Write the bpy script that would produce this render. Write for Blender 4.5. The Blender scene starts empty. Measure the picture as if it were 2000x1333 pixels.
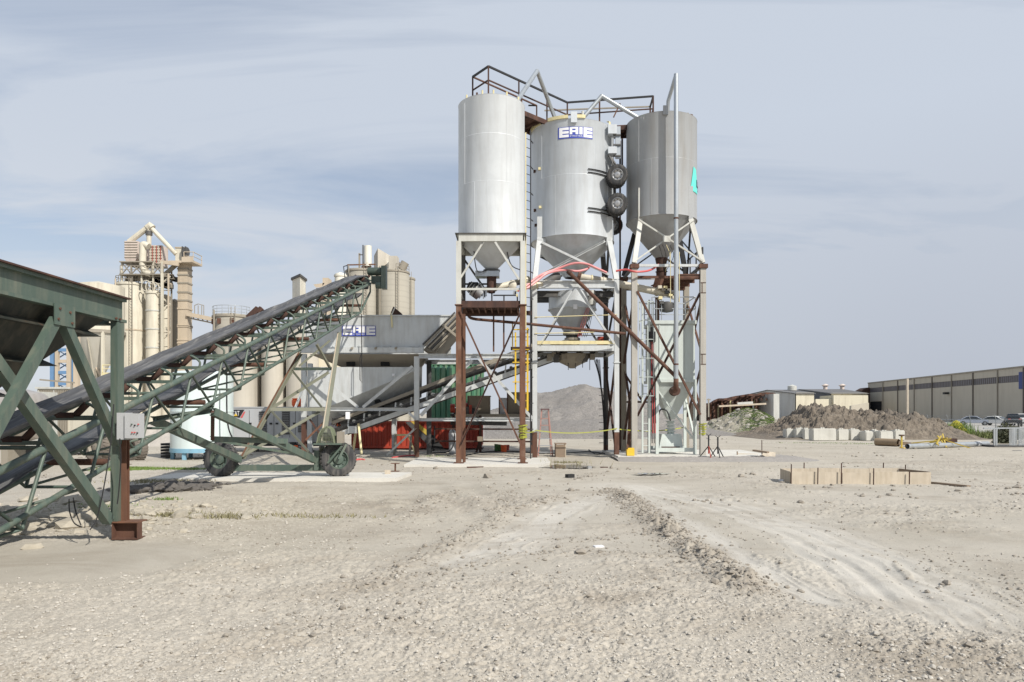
import bpy, math, random, numpy as np
from mathutils import Vector, Matrix, noise
R=math.radians
random.seed(7); rng=np.random.default_rng(7)
scn=bpy.context.scene; COL=scn.collection
# ---------------- camera, sky, sun, exposure ----------------
F=1400.0; HC=1.8; UC=1000.0; VH=808.0          # focal length and horizon measured on the 2000 px wide photograph
cam_d=bpy.data.cameras.new('camera'); cam=bpy.data.objects.new('camera',cam_d); COL.objects.link(cam)
cam.location=(0,0,HC); cam.rotation_euler=(R(90),0,0)
cam_d.sensor_width=36; cam_d.lens=F*36/2000; cam_d.shift_y=(VH-666.5)/2000; cam_d.clip_start=.1; cam_d.clip_end=8000
scn.camera=cam
SUN_AZ=42; SUN_EL=41                            # azimuth: degrees to the right of straight behind the camera
wd=bpy.data.worlds.new('World'); scn.world=wd; wd.use_nodes=True
nt=wd.node_tree; nt.nodes.clear(); N=nt.nodes.new; L=nt.links.new
out=N('ShaderNodeOutputWorld'); bg=N('ShaderNodeBackground'); bg.inputs[1].default_value=.12
sky=N('ShaderNodeTexSky'); sky.sky_type='NISHITA'; sky.sun_disc=False
sky.sun_elevation=R(SUN_EL); sky.sun_rotation=R(180-SUN_AZ); sky.dust_density=1.5; sky.air_density=1.0; sky.ozone_density=1.5
tc=N('ShaderNodeTexCoord'); sep=N('ShaderNodeSeparateXYZ'); L(tc.outputs['Generated'],sep.inputs[0])
# cloud layer coordinates: direction projected on a high flat layer
mz=N('ShaderNodeMath'); mz.operation='MAXIMUM'; L(sep.outputs[2],mz.inputs[0]); mz.inputs[1].default_value=0.0
ad=N('ShaderNodeMath'); ad.operation='ADD'; L(mz.outputs[0],ad.inputs[0]); ad.inputs[1].default_value=.22
dx=N('ShaderNodeMath'); dx.operation='DIVIDE'; L(sep.outputs[0],dx.inputs[0]); L(ad.outputs[0],dx.inputs[1])
dy=N('ShaderNodeMath'); dy.operation='DIVIDE'; L(sep.outputs[1],dy.inputs[0]); L(ad.outputs[0],dy.inputs[1])
cb=N('ShaderNodeCombineXYZ'); L(dx.outputs[0],cb.inputs[0]); L(dy.outputs[0],cb.inputs[1])
mp=N('ShaderNodeMapping'); L(cb.outputs[0],mp.inputs[0]); mp.inputs['Rotation'].default_value=(0,0,R(-24)); mp.inputs['Scale'].default_value=(.6,1.5,1); mp.inputs['Location'].default_value=(2.3,.4,0)
n1=N('ShaderNodeTexNoise'); L(mp.outputs[0],n1.inputs['Vector']); n1.inputs['Scale'].default_value=1.0; n1.inputs['Detail'].default_value=9; n1.inputs['Roughness'].default_value=.56; n1.inputs['Distortion'].default_value=.9
rp=N('ShaderNodeValToRGB'); L(n1.outputs['Fac'],rp.inputs[0]); rp.color_ramp.elements[0].position=.38; rp.color_ramp.elements[1].position=.60
rp.color_ramp.elements[0].color=(.14,.14,.14,1); rp.color_ramp.elements[1].color=(.92,.92,.92,1)
# thin veil: thicker low down and towards the right
hz=N('ShaderNodeMapRange'); L(sep.outputs[2],hz.inputs[0]); hz.inputs[1].default_value=0; hz.inputs[2].default_value=.42; hz.inputs[3].default_value=.75; hz.inputs[4].default_value=0
hx=N('ShaderNodeMapRange'); L(sep.outputs[0],hx.inputs[0]); hx.inputs[1].default_value=-.5; hx.inputs[2].default_value=.6; hx.inputs[3].default_value=0; hx.inputs[4].default_value=.42
s1=N('ShaderNodeMath'); s1.operation='ADD'; L(rp.outputs[0],s1.inputs[0]); L(hz.outputs[0],s1.inputs[1])
s2=N('ShaderNodeMath'); s2.operation='ADD'; s2.use_clamp=True; L(s1.outputs[0],s2.inputs[0]); L(hx.outputs[0],s2.inputs[1])
# veil colour falls slightly towards the horizon
vc=N('ShaderNodeMix'); vc.data_type='RGBA'; vr=N('ShaderNodeMapRange'); L(sep.outputs[2],vr.inputs[0]); vr.inputs[2].default_value=.36
L(vr.outputs[0],vc.inputs[0]); vl=N('ShaderNodeMix'); vl.data_type='RGBA'; hl=N('ShaderNodeMapRange'); L(sep.outputs[0],hl.inputs[0]); hl.inputs[1].default_value=-.55; hl.inputs[2].default_value=.5; L(hl.outputs[0],vl.inputs[0])
vl.inputs[6].default_value=(5.7,6.05,6.5,1); vl.inputs[7].default_value=(4.0,4.3,4.9,1); L(vl.outputs[2],vc.inputs[6]); vc.inputs[7].default_value=(4.9,5.4,6.2,1)
mx=N('ShaderNodeMix'); mx.data_type='RGBA'; L(s2.outputs[0],mx.inputs[0]); L(sky.outputs[0],mx.inputs[6]); L(vc.outputs[2],mx.inputs[7])
L(mx.outputs[2],bg.inputs[0]); L(bg.outputs[0],out.inputs[0])
sd=bpy.data.lights.new('sun','SUN'); sd.energy=5.0; sd.angle=R(.6); sd.color=(1,.95,.87)
so=bpy.data.objects.new('sun',sd); COL.objects.link(so)
SD=Vector((math.sin(R(SUN_AZ))*math.cos(R(SUN_EL)),-math.cos(R(SUN_AZ))*math.cos(R(SUN_EL)),math.sin(R(SUN_EL))))
so.rotation_euler=SD.to_track_quat('Z','Y').to_euler(); so.location=(30,-30,40)
scn.view_settings.view_transform='Standard'; scn.view_settings.look='None'; scn.view_settings.exposure=0; scn.view_settings.gamma=1
scn.render.engine='CYCLES'

# ---------------- helpers ----------------
def P(u,v,Y): return Vector(((u-UC)/F*Y, Y, HC+(VH-v)/F*Y))
def GY(v,z=0): return (HC-z)*F/(v-VH)
WM={}
def put(o,parent,mw):
    o.matrix_basis=mw
    if parent is not None:
        o.parent=parent; o.matrix_parent_inverse=WM[parent.name].inverted()
    WM[o.name]=mw.copy()
def tag(o,label=None,cat=None,group=None,kind=None):
    if label:o['label']=label
    if cat:o['category']=cat
    if group:o['group']=group
    if kind:o['kind']=kind
    return o
def T(name,label,cat,loc,group=None):
    o=bpy.data.objects.new(name,None); o.empty_display_size=.3; COL.objects.link(o)
    put(o,None,Matrix.Translation(Vector(loc))); return tag(o,label,cat,group)
class B:
    def __init__(s): s.v=[]; s.f=[]; s.sm=[]
    def add(s,vs,fs,sm=False):
        k=len(s.v); s.v+= [tuple(p) for p in vs]; s.f+=[tuple(i+k for i in f) for f in fs]; s.sm+=[sm]*len(fs); return s
    def box(s,x0,x1,y0,y1,z0,z1):
        return s.add([(x,y,z) for z in (z0,z1) for y in (y0,y1) for x in (x0,x1)],[(0,2,3,1),(4,5,7,6),(0,1,5,4),(2,6,7,3),(0,4,6,2),(1,3,7,5)])
    def hexa(s,lo,hi):   # 4 lower points, 4 upper points, same turning
        return s.add(list(lo)+list(hi),[(3,2,1,0),(4,5,6,7),(0,1,5,4),(1,2,6,5),(2,3,7,6),(3,0,4,7)])
    def prism(s,pts,d):
        n=len(pts); d=Vector(d); q=[Vector(p) for p in pts]; r=[p+d for p in q]
        return s.add(q+r,[tuple(range(n)),tuple(range(2*n-1,n-1,-1))]+[(i,(i+1)%n,n+(i+1)%n,n+i) for i in range(n)])
    def bar(s,a,b,w,h=None,up=None):
        if (Vector(a)-Vector(b)).length<1e-5: return s
        h=w if h is None else h; M=barmat(a,b,w,h,up)
        q=[M@Vector((x,y,z)) for z in (0,1) for y in (-.5,.5) for x in (-.5,.5)]
        return s.add(q,[(0,2,3,1),(4,5,7,6),(0,1,5,4),(2,6,7,3),(0,4,6,2),(1,3,7,5)])
    def path(s,pts,r,n=10,cap=True):
        pts=[Vector(p) for p in pts]; m=len(pts); vs=[]; fs=[]
        t0=(pts[1]-pts[0]).normalized(); up=Vector((0,0,1)) if abs(t0.z)<.9 else Vector((0,1,0))
        x=up.cross(t0).normalized()
        for i,p in enumerate(pts):
            t=((pts[min(i+1,m-1)]-p).normalized()+(p-pts[max(i-1,0)]).normalized()).normalized()
            x=(x-t*x.dot(t)).normalized(); y=t.cross(x); rr=r[i] if isinstance(r,(list,tuple)) else r
            for k in range(n):
                a=2*math.pi*k/n; vs.append(p+(x*math.cos(a)+y*math.sin(a))*rr)
        for i in range(m-1):
            for k in range(n):
                fs.append((i*n+k,i*n+(k+1)%n,(i+1)*n+(k+1)%n,(i+1)*n+k))
        s.add(vs,fs,True)
        if cap: s.add(vs[:n],[tuple(range(n-1,-1,-1))]); s.add(vs[-n:],[tuple(range(n))])
        return s
    def lathe(s,cx,cy,prof,n=48,a0=0,a1=360,axis='Z',M=None):
        full=abs(a1-a0)>=360; k=n if full else n+1; vs=[]; fs=[]
        for (r,z) in prof:
            for i in range(k):
                a=R(a0+(a1-a0)*i/n); p=Vector((cx+r*math.cos(a),cy+r*math.sin(a),z)); vs.append(M@p if M else p)
        for j in range(len(prof)-1):
            for i in range(n):
                i2=(i+1)%k if full else i+1
                fs.append((j*k+i,j*k+i2,(j+1)*k+i2,(j+1)*k+i))
        return s.add(vs,fs,True)
    def out(s,name,mat,parent=None,sharp=35):
        c=sum((Vector(p) for p in s.v),Vector())/len(s.v)
        me=bpy.data.meshes.new(name); me.from_pydata([tuple(Vector(p)-c) for p in s.v],[],s.f)
        me.polygons.foreach_set('use_smooth',s.sm); me.materials.append(mat); me.update()
        if any(s.sm): me.set_sharp_from_angle(angle=R(sharp))
        o=bpy.data.objects.new(name,me); COL.objects.link(o); put(o,parent,Matrix.Translation(c)); return o
def barmat(a,b,w,h,up=None):
    a=Vector(a); b=Vector(b); d=b-a; Ln=d.length; z=d/Ln
    u=Vector(up) if up is not None else (Vector((0,1,0)) if abs(z.z)>.97 else Vector((0,0,1)))
    x=u.cross(z).normalized(); y=z.cross(x)
    M=Matrix(((x.x*w,y.x*h,z.x*Ln,a.x),(x.y*w,y.y*h,z.y*Ln,a.y),(x.z*w,y.z*h,z.z*Ln,a.z),(0,0,0,1))); return M
SECT={'box':[(-.5,-.5),(.5,-.5),(.5,.5),(-.5,.5)],
'I':[(-.5,-.5),(.5,-.5),(.5,-.38),(.06,-.38),(.06,.38),(.5,.38),(.5,.5),(-.5,.5),(-.5,.38),(-.06,.38),(-.06,-.38),(-.5,-.38)],
'L':[(-.5,-.5),(.5,-.5),(.5,-.36),(-.36,-.36),(-.36,.5),(-.5,.5)],
'C':[(-.5,-.5),(.5,-.5),(.5,-.38),(-.3,-.38),(-.3,.38),(.5,.38),(.5,.5),(-.5,.5)],
'tube':[(.5*math.cos(2*math.pi*i/10),.5*math.sin(2*math.pi*i/10)) for i in range(10)]}
MC={}
def sectmesh(shape,mat,nm):
    k=(shape,mat.name)
    if k not in MC:
        s=SECT[shape]; n=len(s); me=bpy.data.meshes.new(nm)
        me.from_pydata([(x,y,z) for z in (0,1) for (x,y) in s],[],[tuple(range(n-1,-1,-1)),tuple(range(n,2*n))]+[(i,(i+1)%n,n+(i+1)%n,n+i) for i in range(n)])
        if shape=='tube': me.polygons.foreach_set('use_smooth',[False,False]+[True]*n)
        me.materials.append(mat); me.update(); MC[k]=me
    return MC[k]
def bar(name,a,b,w,h,mat,parent=None,shape='box',up=None):
    o=bpy.data.objects.new(name,sectmesh(shape,mat,name)); COL.objects.link(o); put(o,parent,barmat(a,b,w,h,up)); return o
def boxo(name,x0,x1,y0,y1,z0,z1,mat,parent=None): return B().box(x0,x1,y0,y1,z0,z1).out(name,mat,parent)
def tube(name,pts,r,mat,parent=None,n=10): return B().path(pts,r,n).out(name,mat,parent)
def smoothpath(pts,k=6):
    pts=[Vector(p) for p in pts]; o=[]
    for i in range(len(pts)-1):
        p0=pts[max(i-1,0)];p1=pts[i];p2=pts[i+1];p3=pts[min(i+2,len(pts)-1)]
        for j in range(k):
            t=j/k; o.append(.5*((2*p1)+(p2-p0)*t+(2*p0-5*p1+4*p2-p3)*t*t+(3*p1-3*p2+p3-p0)*t**3))
    o.append(pts[-1]); return o
def sag(a,b,s,n=14):
    a=Vector(a);b=Vector(b); return [a.lerp(b,i/n)+Vector((0,0,-s*4*(i/n)*(1-i/n))) for i in range(n+1)]
def kids(o): return [c for c in bpy.data.objects if c.parent is o]
def dup(root,mw,label=None,group=None):
    def cp(o,par):
        c=o.copy(); COL.objects.link(c)
        if par is not None: c.parent=par
        for ch in CH.get(o.name,[]): cp(ch,c)
        return c
    CH={}
    for o in bpy.data.objects:
        if o.parent: CH.setdefault(o.parent.name,[]).append(o)
    r=cp(root,None); r.matrix_basis=mw; WM[r.name]=mw.copy()
    if label:r['label']=label
    if group:r['group']=group
    return r
def rail(par,base,h,mat,r=.02,mids=1,nposts=None,closed=False,w=None):
    base=[Vector(b) for b in base]; up=Vector((0,0,h))
    for b in base: bar('rail_post',b,b+up,2*r,2*r,mat,par,'tube')
    for a,b in zip(base[:-1],base[1:]):
        for k in range(mids+1):
            q=Vector((0,0,h*(1-k/(mids+1)))); bar('handrail' if k==0 else 'mid_rail',a+q,b+q,2*r*(1 if k==0 else .8),2*r*(1 if k==0 else .8),mat,par,'tube')
# ---------------- materials ----------------
def mat_new(name):
    m=bpy.data.materials.new(name); m.use_nodes=True; n=m.node_tree; p=n.nodes['Principled BSDF']; return m,n,p
def mixn(n,fac,a,b,mode='MIX'):
    x=n.nodes.new('ShaderNodeMix'); x.data_type='RGBA'; x.blend_type=mode
    for i,q in ((0,fac),(6,a),(7,b)):
        if hasattr(q,'is_output') or hasattr(q,'links'): n.links.new(q,x.inputs[i])
        else: x.inputs[i].default_value=q if i==0 else (*q,1)
    return x.outputs[2]
def noisen(n,vec,scale,detail=4,rough=.55,dist=0):
    x=n.nodes.new('ShaderNodeTexNoise'); n.links.new(vec,x.inputs['Vector']); x.inputs['Scale'].default_value=scale; x.inputs['Detail'].default_value=detail; x.inputs['Roughness'].default_value=rough; x.inputs['Distortion'].default_value=dist; return x.outputs['Fac']
def rampn(n,fac,a,b,c0=0,c1=1):
    x=n.nodes.new('ShaderNodeMapRange'); n.links.new(fac,x.inputs[0]); x.inputs[1].default_value=a; x.inputs[2].default_value=b; x.inputs[3].default_value=c0; x.inputs[4].default_value=c1; return x.outputs[0]
def posn(n,scale=(1,1,1)):
    g=n.nodes.new('ShaderNodeNewGeometry'); m=n.nodes.new('ShaderNodeMapping'); n.links.new(g.outputs['Position'],m.inputs[0]); m.inputs['Scale'].default_value=scale; return m.outputs[0]
def bumpn(n,p,h,strength,dist):
    b=n.nodes.new('ShaderNodeBump'); n.links.new(h,b.inputs['Height']); b.inputs['Strength'].default_value=strength; b.inputs['Distance'].default_value=dist; n.links.new(b.outputs[0],p.inputs['Normal'])
def paint(name,col,rough=.5,metal=0,rust=0,dirt=.25,scale=1,var=.12,rustcol=(.16,.06,.03),dirtcol=(.22,.18,.13),bump=.15,streak=1.):
    m,n,p=mat_new(name); v=posn(n); vs=posn(n,(1,1,.12))
    base=mixn(n,noisen(n,v,1.3*scale,6),[c*(1-var) for c in col],[min(1,c*(1+var)) for c in col])
    st=rampn(n,noisen(n,vs,3.2*scale,5,.6),.45,.75,0,dirt*streak); base=mixn(n,st,base,dirtcol)
    bl=rampn(n,noisen(n,v,.8*scale,8,.65),.5,.8,0,dirt); base=mixn(n,bl,base,[c*.75 for c in col])
    if rust>0:
        rn=noisen(n,v,4.5*scale,10,.72); rs=noisen(n,vs,6*scale,6,.6)
        a=n.nodes.new('ShaderNodeMath'); a.operation='MULTIPLY_ADD'; n.links.new(rn,a.inputs[0]); a.inputs[1].default_value=.65; 
        a2=n.nodes.new('ShaderNodeMath'); a2.operation='MULTIPLY'; n.links.new(rs,a2.inputs[0]); a2.inputs[1].default_value=.35; n.links.new(a2.outputs[0],a.inputs[2])
        th=.72-rust*.28; base=mixn(n,rampn(n,a.outputs[0],th-.02,th+.05),base,rustcol)
    n.links.new(base,p.inputs['Base Color']); p.inputs['Roughness'].default_value=rough; p.inputs['Metallic'].default_value=metal
    if bump: bumpn(n,p,noisen(n,v,14*scale,6),bump,.01)
    return m
def rusty(name,a=(.17,.065,.032),b=(.07,.032,.022),c=(.24,.13,.09),rough=.85):
    m,n,p=mat_new(name); v=posn(n); vs=posn(n,(1,1,.2))
    base=mixn(n,rampn(n,noisen(n,vs,5,8,.65),.35,.65),b,a); base=mixn(n,rampn(n,noisen(n,v,2.2,6),.55,.75,0,.7),base,c)
    n.links.new(base,p.inputs['Base Color']); p.inputs['Roughness'].default_value=rough; bumpn(n,p,noisen(n,v,30,6),.3,.01); return m
def concrete(name,col,scale=1,streak=.4,bump=.3,lines=0):
    m,n,p=mat_new(name); v=posn(n); vs=posn(n,(1,1,.1))
    base=mixn(n,noisen(n,v,.6*scale,9,.65),[c*.8 for c in col],[min(1,c*1.15) for c in col])
    base=mixn(n,rampn(n,noisen(n,vs,1.6*scale,6,.6),.48,.75,0,streak),base,[col[0]*.5,col[1]*.48,col[2]*.45])
    if lines:
        w=n.nodes.new('ShaderNodeTexWave'); n.links.new(v,w.inputs[0]); w.bands_direction='Z'; w.inputs['Scale'].default_value=lines; w.inputs['Distortion'].default_value=.4; w.inputs['Detail'].default_value=2
        base=mixn(n,rampn(n,w.outputs['Fac'],.75,1,0,.22),base,[c*.6 for c in col])
    n.links.new(base,p.inputs['Base Color']); p.inputs['Roughness'].default_value=.9; bumpn(n,p,noisen(n,v,9*scale,8,.6),bump,.03); return m
def plain(name,col,rough=.6,metal=0,var=.1,scale=6,bump=0):
    m,n,p=mat_new(name); v=posn(n)
    n.links.new(mixn(n,noisen(n,v,scale,5),[c*(1-var) for c in col],[min(1,c*(1+var)) for c in col]),p.inputs['Base Color'])
    p.inputs['Roughness'].default_value=rough; p.inputs['Metallic'].default_value=metal
    if bump: bumpn(n,p,noisen(n,v,scale*5,5),bump,.02)
    return m
SILO1=paint('silo paint pale',(.61,.635,.65),.5,.1,.03,.5,1.3,.1,streak=1.,dirtcol=(.43,.43,.42))
SILO2=paint('silo paint light',(.56,.59,.615),.42,.2,.06,.5,1.3,.11,streak=1.,dirtcol=(.38,.38,.37))
SILO3=paint('silo paint grey',(.37,.38,.385),.5,.15,.0,.35,1,.08)
GALV=paint('galvanised pipe',(.47,.50,.52),.35,.6,.05,.3,2)
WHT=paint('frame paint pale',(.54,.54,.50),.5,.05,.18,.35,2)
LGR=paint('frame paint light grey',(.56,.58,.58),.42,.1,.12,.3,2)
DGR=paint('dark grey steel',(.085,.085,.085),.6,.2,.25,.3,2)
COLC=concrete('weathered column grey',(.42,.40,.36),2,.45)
RUST=rusty('rust red',(.125,.06,.038)); DRUST=rusty('rust dark',(.085,.04,.028),(.04,.022,.018),(.14,.07,.045))
BRUST=rusty('rust orange',(.175,.08,.045),(.10,.05,.032),(.24,.17,.13))
GRN=paint('green machine paint',(.085,.12,.098),.5,.05,.22,.35,2,.14,rustcol=(.2,.085,.045),dirtcol=(.3,.27,.2))
GRND=paint('green machine paint dull',(.045,.068,.055),.6,.05,.2,.3,2)
HOP=paint('hopper skin dark',(.02,.024,.02),.6,.1,.3,.4,1.5,.2)
BELT,n,p=mat_new('conveyor belt rubber'); v=posn(n,(7,.25,.25)); v2=posn(n,(16,.7,.7)); base=mixn(n,rampn(n,noisen(n,v,1.6,7,.6),.35,.7),(.045,.047,.053),(.12,.12,.122)); base=mixn(n,rampn(n,noisen(n,v2,2.5,6,.7),.5,.75,0,.6),base,(.30,.29,.27)); n.links.new(base,p.inputs['Base Color']); p.inputs['Roughness'].default_value=.5; bumpn(n,p,noisen(n,v2,4,4),.2,.01)
RBLK=plain('black rubber',(.018,.018,.019),.75,0,.3,9,.2)
TYRE=paint('tyre rubber',(.035,.036,.038),.8,0,0,.6,3,.2,dirtcol=(.22,.2,.18))
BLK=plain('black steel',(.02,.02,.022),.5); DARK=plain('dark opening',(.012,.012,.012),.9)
YEL=paint('yellow paint',(.72,.48,.04),.5,0,.08,.2,3); PYEL=paint('faded yellow paint',(.68,.60,.34),.6,0,.08,.25,3)
TAPE=plain('yellow caution tape',(.33,.34,.05),.5); RED=paint('red paint',(.36,.045,.022),.5,0,.04,.35,2,.12,dirtcol=(.2,.06,.04))
HOSE=plain('red hose',(.55,.10,.10),.45); PINK=plain('pink hose',(.62,.24,.24),.45); ORG=plain('orange plastic',(.88,.15,.035),.5)
CRM=paint('cream plant paint',(.60,.56,.46),.6,0,.27,.45,.5,.1,rustcol=(.3,.17,.08)); CRM2=paint('tan plant paint',(.50,.42,.32),.7,0,.12,.35,.4)
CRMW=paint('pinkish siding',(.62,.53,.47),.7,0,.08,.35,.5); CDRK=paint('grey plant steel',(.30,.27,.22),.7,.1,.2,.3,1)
CSIL=concrete('silo concrete',(.37,.345,.29),.22,.45,.4,.35); CBLD=concrete('building concrete',(.50,.465,.40),.3,.5,.4)
WCON=paint('white painted concrete',(.72,.69,.60),.7,0,.03,.3,.3)
PAD=concrete('pad concrete',(.60,.58,.53),2,.1,.2); BLKC=concrete('block concrete',(.56,.55,.50),1.5,.35,.4)
TANK=paint('pale aqua tank',(.66,.75,.74),.35,0,.02,.15,1,.04); PTAN=paint('pale tan green paint',(.20,.205,.155),.55,0,.2,.3,3)
LBLU=paint('light blue paint',(.22,.42,.55),.5,0,.12,.3,3)
GENW=paint('generator enclosure grey',(.47,.48,.49),.4,.1,.02,.2,1,.05); BLUE=plain('sign blue',(.05,.075,.38),.4,0,.08); SWHITE=plain('sign white',(.80,.80,.82),.4,0,.04)
NAVY=plain('navy blue panel',(.02,.045,.19),.5); CBLUE=paint('blue crane paint',(.12,.24,.42),.5,0,.05,.2,1)
DCOL=paint('dust collector pale green grey',(.55,.60,.57),.45,.05,.03,.2,1,.04); TEAL=plain('turquoise decal',(.12,.62,.55),.4)
DYEL=paint('dull yellow paint',(.50,.37,.06),.6,0,.1,.3,3)
WOOD=paint('form board plywood',(.50,.435,.345),.8,0,0,.5,3,.15,dirtcol=(.3,.24,.16)); WOODD=paint('old grey board',(.24,.18,.13),.85,0,0,.4,3,.2)
GCON=paint('green container paint',(.055,.19,.11),.5,0,.06,.5,1,.15,dirtcol=(.45,.42,.25)); BROWN=paint('brown steel cabinet',(.24,.20,.15),.7,0,.1,.3,2)
ALU=plain('aluminium',(.55,.56,.57),.35,.8,.06); CHR=plain('hub metal',(.45,.45,.45),.4,.8,.1)
SIDING=paint('beige precast panel',(.49,.445,.36),.8,0,0,.2,.25,.04); JOINT=plain('joint brown grey',(.14,.12,.10),.8); GLASSB=plain('window band',(.13,.12,.13),.4,0,.3,3)
ROOF=paint('dark roof',(.13,.13,.135),.8,0,0,.3,.3); CREAMW=paint('cream block wall',(.64,.59,.46),.85,0,.04,.4,.3,.06,bump=.05); GREYW=paint('shade grey gable siding',(.50,.50,.47),.8,0,.02,.3,.3)  # gable siding: shade of the left-facing end is put into its grey
# ---------------- numpy noise ----------------
def hsh(ix,iy,s):
    h=(ix.astype(np.int64)*374761393+iy.astype(np.int64)*668265263+s*1274126177)&0xFFFFFFFF
    h=((h^(h>>13))*1274126177)&0xFFFFFFFF; h=(h^(h>>16))&0xFFFFFFFF
    h=(h*2246822519)&0xFFFFFFFF; h^=h>>15; return (h&0xFFFFFF)/float(0xFFFFFF)
def vn(x,y,s=0):
    ix=np.floor(x);iy=np.floor(y);fx=x-ix;fy=y-iy;fx=fx*fx*(3-2*fx);fy=fy*fy*(3-2*fy)
    a=hsh(ix,iy,s);b=hsh(ix+1,iy,s);c=hsh(ix,iy+1,s);d=hsh(ix+1,iy+1,s)
    return (a*(1-fx)+b*fx)*(1-fy)+(c*(1-fx)+d*fx)*fy
def fbm(x,y,s=0,o=4):
    t=0;a=.5
    for i in range(o): t=t+a*(vn(x,y,s+i*7)-.5)*2; x=x*2.03+5.1; y=y*2.03-3.7; a*=.5
    return t
def stones(x,y,c,s,fill=.8):      # rounded clods on a jittered grid, height 0..1
    X=x/c;Y=y/c;ix=np.floor(X);iy=np.floor(Y);h=np.zeros_like(X)
    for dx in (-1,0,1):
        for dy in (-1,0,1):
            jx=ix+dx;jy=iy+dy;r=.22+.38*hsh(jx,jy,s+3)
            px=jx+hsh(jx,jy,s);py=jy+hsh(jx,jy,s+1);on=hsh(jx,jy,s+2)<fill
            d2=((X-px)**2+((Y-py)*(1+.6*hsh(jx,jy,s+4)))**2)/(r*r)
            h=np.maximum(h,np.where(on,np.sqrt(np.clip(1-d2,0,1))*r*1.6,0))
    return h
def gpt(u,v): Y=GY(v); return ((u-UC)/F*Y,Y)
def pdist(x,y,pl,far=3.5):        # distance to a polyline and fraction along it (only worked out near the line)
    A=np.array(pl); m=(x>A[:,0].min()-far)&(x<A[:,0].max()+far)&(y>A[:,1].min()-far)&(y<A[:,1].max()+far)
    best=np.full(x.shape,1e3);tt=np.zeros(x.shape); X=x[m];Y=y[m]
    if X.size==0: return best,tt
    b_=np.full(X.shape,1e3);t_=np.zeros(X.shape);n=len(pl)-1
    for i in range(n):
        ax,ay=pl[i];bx,by=pl[i+1];vx,vy=bx-ax,by-ay
        t=np.clip(((X-ax)*vx+(Y-ay)*vy)/(vx*vx+vy*vy),0,1);d=np.hypot(X-ax-t*vx,Y-ay-t*vy)
        k=d<b_;b_=np.where(k,d,b_);t_=np.where(k,(i+t)/n,t_)
    best[m]=b_;tt[m]=t_; return best,tt
g=lambda *q:[gpt(*a) for a in q]
RIDGES=[(g((1195,955),(1240,985),(1290,1030),(1350,1070),(1420,1125),(1500,1168)),.36,.13,.13),
 (g((992,959),(978,1009),(921,1048),(804,1108),(700,1145)),.35,.05,.05),(g((885,960),(830,988),(800,1014)),.35,.07,.05),
 (g((1081,973),(1020,993),(960,1003)),.25,.05,.04),(g((1081,1055),(1150,1056),(1226,1044),(1330,1040)),.28,.04,.05),
 (g((1013,1087),(1130,1080),(1248,1088),(1330,1092)),.32,.03,.05),(g((1120,940),(1140,935),(1165,925)),.3,.03,.04),
 (g((680,1162),(820,1130),(960,1095),(1010,1085)),.3,.03,.04)]
TRACKS=[(g((1235,950),(1400,985),(1560,1035),(1700,1095),(1800,1165),(1990,1260)),1.0),(g((1250,955),(1300,1010),(1420,1075),(1560,1150),(1640,1190)),.35),(g((1560,1060),(1650,1100),(1720,1150),(1760,1205)),.5),
 (g((900,1100),(1010,1060),(1100,1000),(1200,960)),.6)]
def mask(x,y):
    wa=.28*fbm(x*1.2,y*1.2,31,3); wb=.28*fbm(x*1.2,y*1.2,37,3)
    w=fbm(x*.35,y*.35,11,4)
    tr=np.zeros_like(x)
    for pl,wd_ in TRACKS:
        d,t=pdist(x+wa,y+wb,pl); tr=np.maximum(tr,np.clip(1.3-d/wd_,0,1)*np.clip(8*(1-t),0,1)*(.4+.6*np.clip(.5+2.*fbm(d*13,t*4,19,3),0,1)))
    grv=np.clip(.42+w*1.3+.2*fbm(x*1.6,y*1.6,13,3)-tr*.9,0,1)
    pt=fbm(x*.22+4,y*.3,71,4); grv*=np.clip(.55+2.5*pt,.0,1.0)
    near=np.clip((9.8-y)/3.,0,1); grv=np.clip(grv+near*np.clip(.95-tr*.9,0,1)*.75,0,1)
    for (u,v,rx,ry,a) in ((1880,1290,1.1,.7,.9),(1700,1260,.9,.35,.5),(1430,1290,1.,.4,.4),(1200,1175,.6,.3,.35)):
        px,py=gpt(u,v); grv=np.clip(grv+a*np.clip(1.3-np.hypot((x-px)/rx,(y-py)/ry),0,1),0,1)
    px,py=gpt(60,1090); slab=np.clip(1.2-np.hypot((x-px)/2.0,(y-py)/1.3),0,1)*3; slab=np.clip(slab,0,1)   # smooth hard pan by the hopper foot
    tan=np.clip(1.25-np.hypot((x+5.2)/4.5,(y-13.)/5.2),0,1)*.9+np.clip((y-20)/12,0,1)*.35
    rd=np.zeros_like(x)
    for pl,w,h,c in RIDGES:
        d,t=pdist(x+wb,y+wa,pl); rd=np.maximum(rd,(.9 if c>.07 else .38)*np.clip(1.2-d/(w*1.1),0,1)*np.clip(t*6,0,1)*np.clip(.8+1.2*fbm(x*1.2,y*1.2,47,2),.1,1))
    for (u,v,rx,ry,a) in ((800,985,1.9,1.7,.75),(700,1040,1.3,.8,.5),(980,975,1.0,1.3,.5),(1200,1175,.55,.22,.8),(1880,1290,.9,.5,.9),(1720,1270,.6,.25,.6),(1430,1215,.5,.2,.5),(820,1150,1.3,.3,.45),(1900,905,3.5,1.5,.5),(1500,885,3,1.2,.35),(1650,1000,1.5,.5,.3),(1250,1035,.7,.3,.35),(1470,1000,.9,.3,.3)):
        px,py=gpt(u,v); rd=np.maximum(rd,a*np.clip(1.5-np.hypot((x-px+wa*2)/rx,(y-py+wb*2)/ry),0,1)*np.clip(.75+1.5*fbm(x*1.9,y*1.9,123,4),.1,1.2))
    return tr*(1-.8*rd),np.clip(grv*(1-.85*slab),0,1),np.clip(tan,0,1)*(1-slab),slab,rd
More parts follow.
